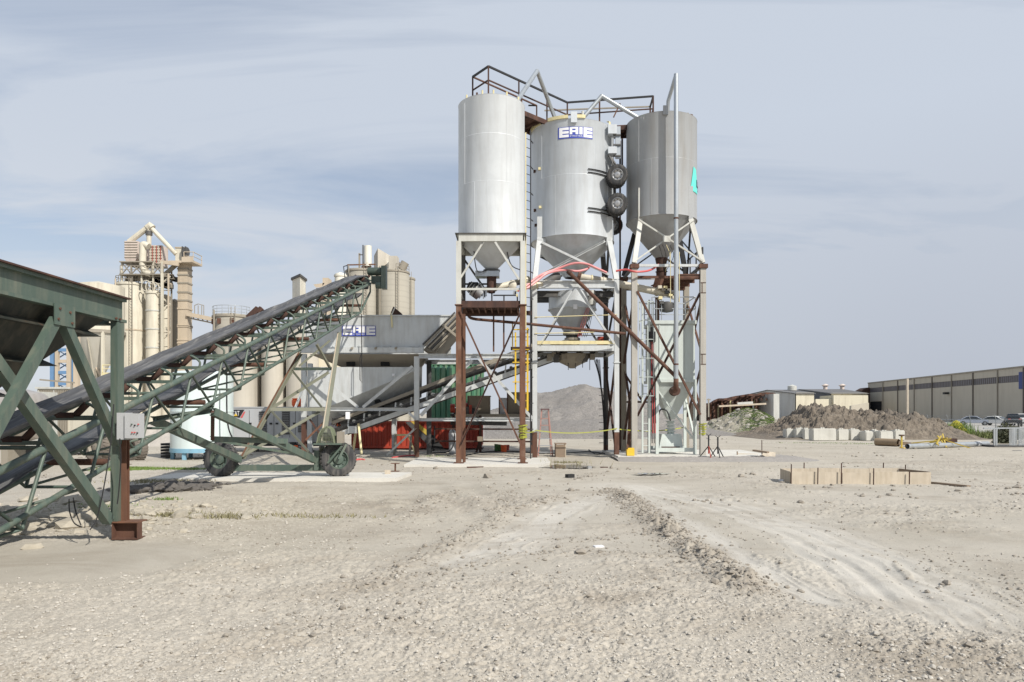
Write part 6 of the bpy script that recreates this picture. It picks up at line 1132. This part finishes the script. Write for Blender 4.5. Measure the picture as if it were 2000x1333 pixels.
x,y,z=onheap((hx_,hy_,hz_),42000,1385,1512); m=fbm(x*.35,y*.35,77,4)+.25*rng.normal(size=len(x))+np.clip((UC+F*x/y-1450)/70,-.6,.3)-.25*np.clip(UC+F*x/y-1495,0,20)/10>-.02; tag(blades('mound_grass',np.stack([x[m],y[m]],-1),z[m]-.02,.11,GRASS,None,.02,.8),kind='stuff')
x,y,z=onheap((hx_,hy_,hz_),170,1350,1500); tag(rocks('mound_rubble',np.stack([x,y],-1),rng.uniform(.05,.26,len(x)),z-.08,plain('pale concrete rubble',(.33,.31,.27),.9,0,.2,4),None,.7,.2),kind='stuff')
k=2200; u=rng.uniform(1795,2000,k); Yw=rng.uniform(52,57,k)
x=(u-UC)/F*Yw; hgt=.45; tag(blades('roadside_weeds',np.stack([x,Yw],-1),np.full(k,-.06),.55,plain('mixed weed blade',(.13,.15,.05),.8,0,.45,1.5),None,.05,.5),kind='stuff')
k=1500; u=rng.normal(1868,16,k); Yw=rng.uniform(53,55,k); x=(u-UC)/F*Yw; hz_m=1.15*np.exp(-((u-1868)/20)**2)+.1; b_=rng.uniform(.3,1,k)*hz_m; tag(rocks('mustard_flowers',np.stack([x,Yw],-1),np.full(k,.045),b_,YFL),kind='stuff')
tag(blades('mustard_stems',np.stack([x,Yw],-1),np.full(k,-.06),1.1,GRASS,None,.03,.15),kind='stuff')
# small scrub tree / bush in front of the cabinet cage
bu=T('bush','dark scrubby bush behind the wire cage at the right edge','bush',P(1966,870,44)); k=1500; c=P(1966,855,44.5); d=rng.normal(0,1,(k,3)); d/=np.linalg.norm(d,axis=1)[:,None]; d*=rng.random(k)[:,None]**.4
pp=np.array(c)+d*np.array([.9,.6,.85]); trimesh('leaves',(np.repeat(pp,3,0)+rng.normal(0,.07,(k*3,3))),np.arange(k*3).reshape(-1,3),plain('dull brown leaf',(.07,.075,.04),.8,0,.4,3),bu)['kind']='stuff'; tube('stem',[(c.x,c.y,0),(c.x+.1,c.y,.7)],.04,WOODD,bu)
# ---------------- concrete blocks ----------------
def block(lab,u0,u1,vt,vb,Y,dep=.75,rot=0,nm='concrete_block'):
    x0=(u0-UC)/F*Y;x1=(u1-UC)/F*Y; z1_=HC+(VH-vt)/F*Y; z0_=-.06; w=x1-x0; c=Vector(((x0+x1)/2,Y+dep/2,0)); M=Matrix.Translation(c)@Matrix.Rotation(R(rot),4,'Z')
    me=bpy.data.meshes.new(nm); bm=bmesh.new(); bmesh.ops.create_cube(bm,size=1); 
    for v in bm.verts: v.co=Vector((v.co.x*w,v.co.y*dep,z0_ if v.co.z<0 else z1_))
    bmesh.ops.bevel(bm,geom=bm.edges[:],offset=.05,segments=2,affect='EDGES'); 
    for v in bm.verts: v.co+=Vector([random.uniform(-.012,.012) for _ in range(3)])
    bm.to_mesh(me); bm.free(); me.materials.append(BLKC); o=bpy.data.objects.new(nm,me); COL.objects.link(o); put(o,None,M); tag(o,lab,'block','concrete blocks in the row')
    if 1:
        b=B(); 
        for k in (-.2,.2): b.box(-.06,.06,k*dep-.05,k*dep+.05,z1_+.001,z1_+.07)
        b.v=[tuple(M@Vector(q)) for q in b.v]; b.out('cast_nubs',BLKC,o)
    return o
import bmesh
fr=[(1536,1554,838.5,857.5,51.5),(1554.5,1570,838,858,51),(1570.5,1586,838,858,50.5),(1588,1634,837.5,860,48.5),(1637,1658,839,859.5,49),(1661,1680,839,859.5,49.3),(1682,1690,844,859.5,49),(1690.5,1706,843,860.5,48.3),(1708,1717,841,859,49.5),(1719,1745,842.5,861,47.8),(1748,1768,841,860,49)]
names=['leftmost grey concrete block at the end of the row','second concrete block from the left end of the row','third concrete block from the left end of the row','widest white concrete block near the middle of the row','square pale block just right of the widest one','concrete block left of the narrow low one','narrow low concrete block in the row','dark sided concrete block jutting forward','thin bright concrete block beside the jutting one','large shaded grey block near the right end','rightmost pale concrete block before the dirt slope']
for q,nm in zip(fr,names): block(nm,*q)
for i in range(9): u=1560+i*22; block(('leftmost','second from left','third from left','fourth from left','middle','fourth from right','third from right','second from right','rightmost')[i]+' of the nine pale blocks peeping over the front row',u,u+19,836.5,858,52.5)
# ---------------- formwork ----------------
fm=T('form_boards','rectangular timber formwork box standing on the ground at right','formwork',P(1680,940,18.5)); Yn=18.1; zt=HC+(VH-922)/F*Yn
xs=[1545,1597,1645,1706,1776,1819]
for i in range(5): x0=(xs[i]+.6-UC)/F*Yn; x1=(xs[i+1]-.6-UC)/F*Yn; boxo('board',x0,x1,Yn+.01*(i%2),Yn+.04+.01*(i%2),.01,zt-.012*(i%3),WOOD,fm)
Yk=19.2; xl=(1524-UC)/F*Yk; xl0=(1545-UC)/F*Yn; xr0=(1819-UC)/F*Yn; xr1=xr0-.1
B().hexa([(xl0,Yn+.06,0),(xl0+.04,Yn+.06,0),(xl+.04,Yk-.01,0),(xl,Yk-.01,0)],[(xl0,Yn+.06,zt),(xl0+.04,Yn+.06,zt),(xl+.04,Yk-.01,zt),(xl,Yk-.01,zt)]).out('end_board',WOOD,fm)
xr1=(1755-UC)/F*Yk
B().hexa([(xr0-.04,Yn+.06,0),(xr0,Yn+.06,0),(xr1+.04,Yk-.01,0),(xr1,Yk-.01,0)],[(xr0-.04,Yn+.06,zt),(xr0,Yn+.06,zt),(xr1+.04,Yk-.01,zt),(xr1,Yk-.01,zt)]).out('end_board',WOODD,fm)
for i in range(4): a=xl+(xr1-xl)*i/4; boxo('board',a+.01,a+(xr1-xl)/4,Yk,Yk+.035,0,zt+.01*(i%2),WOOD,fm)
for u,v,Y_ in ((1545,907,18.03),(1597,914,18.03),(1643,905,18.03),(1706,915,18.03),(1776,922,18.03),(1570,904,19.28),(1725,904,19.28),(1768,908,19.28)): x=(u-UC)/F*Y_; bar('steel_stake',(x,Y_,-.05),(x+.01,Y_+.005,HC+(VH-v)/F*Y_),.028,.028,DRUST,fm,'tube')
a=P(1822,944,18.2);b_=P(1892,951,17.2); tag(B().bar((a.x,a.y,.04),(b_.x,b_.y,.05),.12,.05).out('loose_plank',WOODD),'dark loose plank lying right of the form boards','plank')
f2=T('form_scrap','broken timber form corner lying near the right gravel edge','formwork',P(1500,890,29)); 
B().prism([P(1484,898,27.5),P(1514,897,27.5),P(1515,884,28.2),P(1492,882,28.2)],(0,.05,0)).out('panel',WOOD,f2); bar('plank',P(1472,880,28.),P(1500,884,27.6),.22,.06,WOODD,f2); bar('plank',P(1440,892,29),P(1480,893,29),.05,.25,WOOD,f2); bar('stake',P(1440,896,28.6),P(1440,882,28.6),.04,.04,WOODD,f2); bar('stake',P(1488,888,28),P(1488,860,28),.025,.025,DRUST,f2)
# pipes and yellow sawhorses on the ground
t=T('steel_pipe','long pale grey steel pipe lying on the ground','pipe',P(1850,875,37)); a=P(1772,876,36);b_=P(1929,866,39.5); a.z=.15;b_.z=.14; B().path([a,b_],.125,18,False).path([b_,a],.112,18,False).out('tube',GALV,t); B().path([a+(b_-a)*.84,a+(b_-a)*.89],.145,18).out('coupling',GENW,t)
t=T('steel_pipe','short rusty brown pipe lying left of the yellow stand','pipe',P(1730,868,40)); a=P(1711,866,40);b_=P(1755,872,39); a.z=.22;b_.z=.20; B().path([a,b_],.21,18,False).path([b_,a],.19,18,False).out('tube',paint('rusty tan pipe',(.27,.20,.13),.8,0,.15,.4,2),t); bar('log_end',b_,P(1800,870,38.6),.18,.18,WOODD,t)
t=T('yellow_stand','single yellow pipe stand left of the grey pipe','stand',P(1762,876,37.5)); bar('post',P(1761,875,37.2),P(1761,852,37.2),.07,.07,DYEL,t); boxo('cap',*(lambda q:(q.x-.1,q.x+.1,q.y-.1,q.y+.1,q.z,q.z+.07))(P(1761,852,37.2)),DRUST,t); bar('foot',P(1758,875,37.2),P(1767,876,36.9),.09,.06,YEL,t)
t=T('yellow_stands','tangled heap of yellow pipe stands behind the grey pipe','stand',P(1840,868,38.5))
for i,(a,b_) in enumerate((((1810,867),(1858,857)),((1831,852),(1842,866)),((1841,848),(1848,874)),((1846,860),(1902,878)),((1846,875),(1864,877)),((1816,864),(1846,858)),((1828,859),(1850,856)),((1826,860),(1833,870)),((1838,852),(1829,868)),((1780,866),(1830,861)))): bar('tube',P(*a,38.2-.12*i),P(*b_,37.6-.12*i),.055,.055,DYEL,t,'box')
boxo('rusty_tub',*(lambda q:(q.x,q.x+.55,q.y,q.y+.5,q.z,q.z+.25))(P(1850,866,38.6)),DRUST,t)
# wire cage unit at right edge
cg=T('wire_cage','galvanised wire equipment cage at the right edge of the yard','cage',P(1970,874,38)); Yc=38.2
xc=lambda u:(u-UC)/F*Yc; zc_=lambda v:HC+(VH-v)/F*Yc
bar('top_rail',(xc(1921),Yc,zc_(837)),(xc(2050),Yc,zc_(836)),.09,.07,GALV,cg)
for u in (1942,1946,1980,2048): bar('post',(xc(u),Yc,0),(xc(u),Yc,zc_(837)),.07,.07,GALV,cg)
boxo('bottom_pan',xc(1940),xc(2050),Yc-.1,Yc+1.2,.0,.1,DGR,cg)
for (u0,u1) in ((1971,1986),(1989,2003),(2005,2045)):
    b=B()
    for i in range(6): x=xc(u0)+(xc(u1)-xc(u0))*i/5; b.bar((x,Yc-.02,.1),(x,Yc-.02,zc_(838)),.02)
    for i in range(24): z=.12+(zc_(838)-.12)*i/23; b.bar((xc(u0),Yc-.02,z),(xc(u1),Yc-.02,z),.022)
    tag(b.out('wire_panel',GALV,cg),kind='stuff')
tag(B().hexa([P(1976,884,34),P(1998,884,34),P(1998,882,35),P(1976,882,35)],[P(1978,880,34.2),P(1996,881,34.2),P(1996,880,35),P(1978,880,35)]).out('dark_plate',DGR),'dark flat scrap plate in front of the wire cage','scrap')
# fence
fe=T('chain_link_fence','chain link fence with angled barbed arms along the parking lot','fence',P(1880,850,57)); pu=[(1762,60),(1813,58.6),(1851,57.6),(1895,56.6),(1945,55.4),(2010,54),(2080,53)]
fp=[Vector(((u-UC)/F*y,y,0)) for u,y in pu]
for q in fp: bar('post',q+Vector((0,0,-.06)),q+Vector((0,0,1.35)),.07,.07,GALV,fe,'tube'); bar('barb_arm',q+Vector((0,0,1.33)),q+Vector((-.18,-.12,1.68)),.04,.04,GALV,fe)
for a,b_ in zip(fp[:-1],fp[1:]):
    bar('top_rail',a+Vector((0,0,1.32)),b_+Vector((0,0,1.32)),.05,.05,GALV,fe,'tube')
    for z in (1.42,1.53,1.64): bar('barbed_wire',a+Vector((-.05*(z-1.3)/.1,0,z)),b_+Vector((-.05*(z-1.3)/.1,0,z)),.012,.012,GALV,fe)
    b=B(); L_=(b_-a).length; k=int(L_/.14)
    for i in range(-10,k):
        for s_ in (0,1):
            t0=max(0,i/k); t1=min(1,(i+10)/k); z0_=1.3*(t0-i/k)*k/10; z1_=1.3*(t1-i/k)*k/10
            if s_: z0_,z1_=1.3-z0_,1.3-z1_
            b.bar(a.lerp(b_,t0)+Vector((0,0,z0_)),a.lerp(b_,t1)+Vector((0,0,z1_)),.006)
    tag(b.out('chain_mesh',GALV,fe),kind='stuff')
# pale lot beyond the fence
LOT=concrete('pale parking lot',(.42,.40,.37),.3,.2,.2)
tag(B().add([(30,60,-.045),(36,57.5,-.045),(72,50,-.045),(140,60,-.045),(140,215,-.045),(60,215,-.045)],[(0,1,2,3,4,5)]).out('parking_lot',LOT),kind='structure')
# ---------------- warehouse ----------------
wh_=T('warehouse','long beige windowless warehouse with dark window band at right','warehouse',(103,170,0)); HW=11.05
def wx(Y): return 99.4+(107-99.4)*(Y-139)/(216-139)
def uY(u):   # depth on the wall line seen at column u
    m_=(u-UC)/F; return (99.4-.0987*139)/(m_-.0987)
us=[1695,1725,1754,1786,1821,1859,1901,1949,2000,2062,2140]
B().add([(wx(uY(1695))+.15,uY(1695),-.06),(wx(uY(2140))+.15,uY(2140),-.06),(wx(uY(1695))+.15,uY(1695),HW),(wx(uY(2140))+.15,uY(2140),HW),(wx(uY(1695))+60,uY(1695),-.06),(wx(uY(2140))+60,uY(2140),-.06),(wx(uY(1695))+60,uY(1695),HW),(wx(uY(2140))+60,uY(2140),HW)],[(0,2,3,1),(2,6,7,3),(4,5,7,6),(0,4,6,2),(1,3,7,5)]).out('core',JOINT,wh_)
def wslab(nm,ua,ub,z0,z1,off,th,mat,par,gap=.12):
    Ya_,Yb_=uY(ua)-gap,uY(ub)+gap; return B().hexa([(wx(Ya_)-off,Ya_,z0),(wx(Ya_)-off+th,Ya_,z0),(wx(Yb_)-off+th,Yb_,z0),(wx(Yb_)-off,Yb_,z0)],[(wx(Ya_)-off,Ya_,z1),(wx(Ya_)-off+th,Ya_,z1),(wx(Yb_)-off+th,Yb_,z1),(wx(Yb_)-off,Yb_,z1)]).out(nm,mat,par)
for i in range(len(us)-1):
    a,b_=us[i],us[i+1]
    lo=0 if i else 5.3
    wslab('wall_panel',a,b_,lo,8.0,.0,.12,SIDING,wh_); wslab('wall_panel',a,b_,9.35,HW-.3,.0,.12,SIDING,wh_)
    wb=wslab('window_band',a,b_,8.03,9.32,-.06,.06,GLASSB,wh_)
    n_=12
    for k in range(n_+1): Yk_=uY(a)-.2+(uY(b_)-uY(a)+.4)*k/n_; bar('mullion',(wx(Yk_)+.03,Yk_,8.04),(wx(Yk_)+.03,Yk_,9.31),.06,.08,JOINT,wb)
    bar('downpipe',(wx(uY(b_))-.1,uY(b_),0),(wx(uY(b_))-.1,uY(b_),HW-.3),.22,.22,JOINT if i%2 else CDRK,wh_)
wslab('door_opening',1699,1722,0,5.28,-.1,.05,DARK,wh_); wslab('wall_panel',1695,1699,0,5.28,0,.12,SIDING,wh_,.05); wslab('wall_panel',1722,1725,0,5.28,0,.12,SIDING,wh_,.05)
wslab('eave_trim',1695,2140,HW-.29,HW+.02,.15,.3,CDRK,wh_)
wslab('blue_sign',1990,2030,6.6,9.9,.12,.1,NAVY,wh_)
for (u,v) in ((1853,769),): q=P(u,v,uY(u)-.0); boxo('wall_lamp',q.x-1.2,q.x-.2,q.y-.4,q.y+.4,q.z-.2,q.z+.3,BLK,wh_)
pp_=T('utility_pole','tall wooden light pole in front of the warehouse','pole',P(1772,820,120)); bar('pole',P(1772,822,120),P(1772,740,120),.4,.4,WOOD,pp_,'tube'); bar('lamp_arm',P(1772,741,120),P(1780,741,120),.15,.15,BLK,pp_)
# far buildings
def shed(lab,u0,u1,uf,ve,vr,Y,dep,wall,gable,nm='shed',grp='far sheds',vb=835):
    x0=(u0-UC)/F*Y;xm_=(uf-UC)/F*Y;x1=(u1-UC)/F*Y;ze=HC+(VH-ve)/F*Y;zr=HC+(VH-vr)/F*Y; t=T(nm,lab,'building',(x0,Y,0),grp)
    # ridge runs left-right, gable end faces left
    boxo('front_wall',xm_,x1,Y,Y+.3,-.06,ze,wall,t)
    x0b=x0
    B().prism([(xm_-.01,Y,-.06),(xm_-.01,Y,ze),((xm_+x0b)/2,Y+dep/2,zr),(x0b,Y+dep,ze),(x0b,Y+dep,-.06)],(.25,0,0)).out('gable_wall',gable,t)
    B().add([(xm_-.3,Y-.4,ze-.1),(x1+.3,Y-.4,ze-.1),(x1+.0,Y+dep/2,zr),((xm_+x0b)/2-.2,Y+dep/2,zr),(x0b-.3,Y+dep+.3,ze-.1),(x1,Y+dep+.3,ze-.1)],[(0,1,2,3),(3,2,5,4)]).out('roof',ROOF,t).modifiers.new('s','SOLIDIFY').thickness=.2
    return t,ze,zr
t,ze,zr=shed('pale shed with shaded grey gable and dark openings behind the dirt mound',1514,1590,1553,767.5,758.5,190,26,CREAMW,GREYW)
for u0,u1,v0,v1 in ((1523,1526,783,789),(1528,1536,783,789),(1540,1552,782,788),(1540,1552,789,797)):
    Yq=190+26*(1553-u0)/(1553-1514); a=P(u0,v0,Yq-1.2);c=P(u1,v1,Yq-3.); B().prism([(a.x,a.y,c.z),(c.x,c.y,c.z),(c.x,c.y,a.z),(a.x,a.y,a.z)],(.2,.1,0)).out('dark_window',DARK,t)
B().lathe(*P(1547,759,200).xy,[(1.2,zr-.3),(1.2,zr+.9),(.2,zr+1.3)],14).out('roof_vent',WHT,t)
t,ze,zr=shed('wide cream shed with dark roof and two roof vents',1585,1694,1622,768,757,205,30,CREAMW,paint('dark glazed gable',(.07,.08,.10),.5,0,0,.2,.6))
for u in (1612,1645): 
    q=P(u,757,220); B().lathe(q.x,q.y,[(.6,zr-.5),(.6,zr+.8),(1.1,zr+1.1),(.3,zr+1.6)],12).out('roof_vent',CRMW,t)
boxo('lean_to',P(1590,0,198).x,P(1625,0,198).x,197,204,-.06,P(0,780,198).z,CREAMW,t); boxo('lean_to',P(1625,0,197).x,P(1692,0,197).x,196,204.9,-.06,P(0,772,197).z-.1,CREAMW,t); B().prism([P(1660,822,180),P(1697,815,180),P(1697,787,180),P(1663,793,180)],(0,1,0)).out('side_wall',SIDING,t)
t=T('brick_block','dark roofed brick corner between sheds and warehouse','building',P(1690,800,215)); B().prism([P(1683,822,214),P(1700,822,214),P(1700,757,214),P(1692,758,214),P(1683,763,214)],(0,4,0)).out('walls',DRUST,t)
# burnt-out steel ruin
ru=T('ruined_hall','collapsed rust red steel hall skeleton behind the grass mound','ruin',P(1440,810,170)); YR=170
prof=[(1378,796),(1392,785),(1402,780),(1418,780),(1432,776),(1452,773),(1464,771),(1476,772),(1490,768),(1512,769)]
tp=lambda u:float(np.interp(u,[q[0] for q in prof],[q[1] for q in prof]))
for i in range(34):
    u=1379+i*3.9+random.uniform(-1,1); y=YR+random.uniform(0,18); bar('column',P(u,822,y),P(u,tp(u)+random.uniform(0,3),y),.35,.35,(DRUST,RUST,BRUST)[i%3] if i%6 else PYEL,ru)
    a=P(u,tp(u)+1,y); b_=P(u+6,tp(min(1512,u+6))+1,YR+random.uniform(0,14)); bar('purlin',a,b_,.4,.45,DRUST,ru)
for r_ in range(7):
    for i in range(16):
        u=1379+i*8.3; dv=r_*3.1; y=YR+2+2.2*r_; bar('roof_purlin',P(u,min(806,tp(u)+dv*.8+.5),y),P(u+8.3,min(806,tp(u+8.3)+dv*.8+.5),y),.5,.5,(RUST,DRUST)[(i+r_)%2],ru)
for i in range(14): u=1384+i*9.4; bar('rafter',P(u,tp(u)+1,YR+18),P(u,tp(u)+13,YR),.35,.4,BRUST if i%3==0 else DRUST,ru)
bar('eave_beam',P(1404,794,YR-1),P(1496,789,YR-1),.5,.4,CRM2,ru); bar('eave_beam',P(1440,789,YR-1),P(1470,787,YR-1),.5,.6,WHT,ru)
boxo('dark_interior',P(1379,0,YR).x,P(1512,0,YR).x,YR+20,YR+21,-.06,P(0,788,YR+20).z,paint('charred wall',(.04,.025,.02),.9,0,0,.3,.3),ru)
boxo('end_wall',P(1505,0,YR).x,P(1516,0,YR).x,YR-2,YR+12,-.06,P(0,770,YR).z,GREYW,ru)
dp=T('lamp_post','thin grey lamp post at the far left of the ruined hall','post',P(1384,800,160)); bar('pole',P(1384,815,160),P(1384,779,160),.25,.25,CDRK,dp); bar('arm',P(1381,781,160),P(1388,781,160),.2,.3,CDRK,dp)
# ---------------- vehicles ----------------
def car(nm,lab,cat,u,v,Y,rot,paintm,kind='sedan',Ls=4.7,sc=1):
    base=P(u,v,Y); base.z=-.045; t=T(nm,lab,cat,base,'cars parked by the warehouse'); M=Matrix.Translation(base)@Matrix.Rotation(R(rot),4,'Z')
    W_=.9
    if kind=='sedan': low=[(-2.3,.35),(-2.32,.62),(-2.2,.88),(-1.5,.98),(1.0,.95),(2.0,.78),(2.3,.6),(2.32,.35)]; top=[(-1.75,.96),(-1.05,1.38),(-.3,1.45),(.35,1.40),(1.15,.94)]
    else: low=[(-2.75,.5),(-2.78,.95),(-2.7,1.15),(.9,1.18),(2.3,1.1),(2.6,.95),(2.65,.5)]; top=[(-.9,1.16),(-.75,1.78),(.4,1.82),(1.2,1.16)]
    def ex(pr,w0,w1): 
        n_=len(pr); zmx=max(q[1] for q in pr); zmn=min(q[1] for q in pr)
        L_=[M@Vector((x,-(w0+(w1-w0)*(z-zmn)/(zmx-zmn)),z)) for x,z in pr]; R__=[M@Vector((x,(w0+(w1-w0)*(z-zmn)/(zmx-zmn)),z)) for x,z in pr]
        return B().add(L_+R__,[tuple(range(n_)),tuple(range(2*n_-1,n_-1,-1))]+[((i+1)%n_,i,n_+i,n_+(i+1)%n_) for i in range(n_)])
    bd=ex(low,W_,W_-.04).out('body',paintm,t); md=bd.modifiers.new('b','BEVEL'); md.width=.07; md.segments=3
    cb_=ex(top,W_-.06,W_-.26).out('cabin',paintm,t); cb_.modifiers.new('b','BEVEL').width=.06
    s_=.84
    cxm=sum(q[0] for q in top)/len(top); zmn=min(q[1] for q in top); zmx=max(q[1] for q in top)
    gl=[(cxm+(x-cxm)*s_,zmn+.04+(z-zmn)*.82) for x,z in top]
    ex(gl,W_-.045,W_-.235).out('side_glass',GLS,t)
    wl=[top[-2],top[-1]]; wz=lambda z:(W_-.06)+(-.2)*(z-zmn)/(zmx-zmn)-.08
    for (p0,p1),sg in (((top[-2],top[-1]),1),((top[1],top[0]),-1)):
        q0=(p0[0]*.85+p1[0]*.15+sg*.03,p0[1]*.85+p1[1]*.15+.02); q1=(p0[0]*.1+p1[0]*.9+sg*.03,p0[1]*.1+p1[1]*.9+.02)
        B().prism([M@Vector((q0[0],-wz(q0[1]),q0[1])),M@Vector((q0[0],wz(q0[1]),q0[1])),M@Vector((q1[0],wz(q1[1]),q1[1])),M@Vector((q1[0],-wz(q1[1]),q1[1]))],M.to_3x3()@Vector((sg*.02,0,.02))).out('windscreen' if sg>0 else 'rear_window',GLS,t)
    rr=.33 if kind=='sedan' else .42
    for x in (-1.42,1.42) if kind=='sedan' else (-1.75,1.7):
        for y in (-W_+.06,W_-.06): wheel(t,M@Vector((x,y,rr)),rr,.22,M.to_3x3()@Vector((0,-1 if y<0 else 1,0)))
    for y in (-.62,.62):
        B().box(0,0.05,-.16,.16,-.06,.06)
        q=B().box(low[-2][0]-.02,low[-2][0]+.03,y-.18,y+.18,low[-2][1]-.02,low[-2][1]+.12); q.v=[tuple(M@Vector(p_)) for p_ in q.v]; q.out('headlight',SWHITE,t)
        q=B().box(low[1][0]-.03,low[1][0]+.03,y-.16,y+.16,low[1][1]+.02,low[1][1]+.16); q.v=[tuple(M@Vector(p_)) for p_ in q.v]; q.out('tail_light',RED,t)
    return t
GLS=plain('tinted glass',(.02,.025,.03),.08,0,.1)
SILV=plain('silver blue car paint',(.38,.41,.48),.25,.4,.05); WCAR=plain('white car paint',(.68,.68,.66),.3,0,.04); BCAR=plain('black car paint',(.018,.02,.026),.22,0,.05)
car('parked_car','silver blue sedan parked leftmost beside the warehouse','car',1903,829,112,-35,SILV); car('parked_car','white sedan parked between the silver car and the dark pickup','car',1947,829.5,110,-160+100,WCAR)
car('parked_car','dark pickup truck parked at the right edge of the lot','truck',1978,831,103,60,BCAR,'pickup'); car('parked_car','white van-like pickup behind the dark truck at the right edge','truck',1992,827,112,60,WCAR,'pickup')
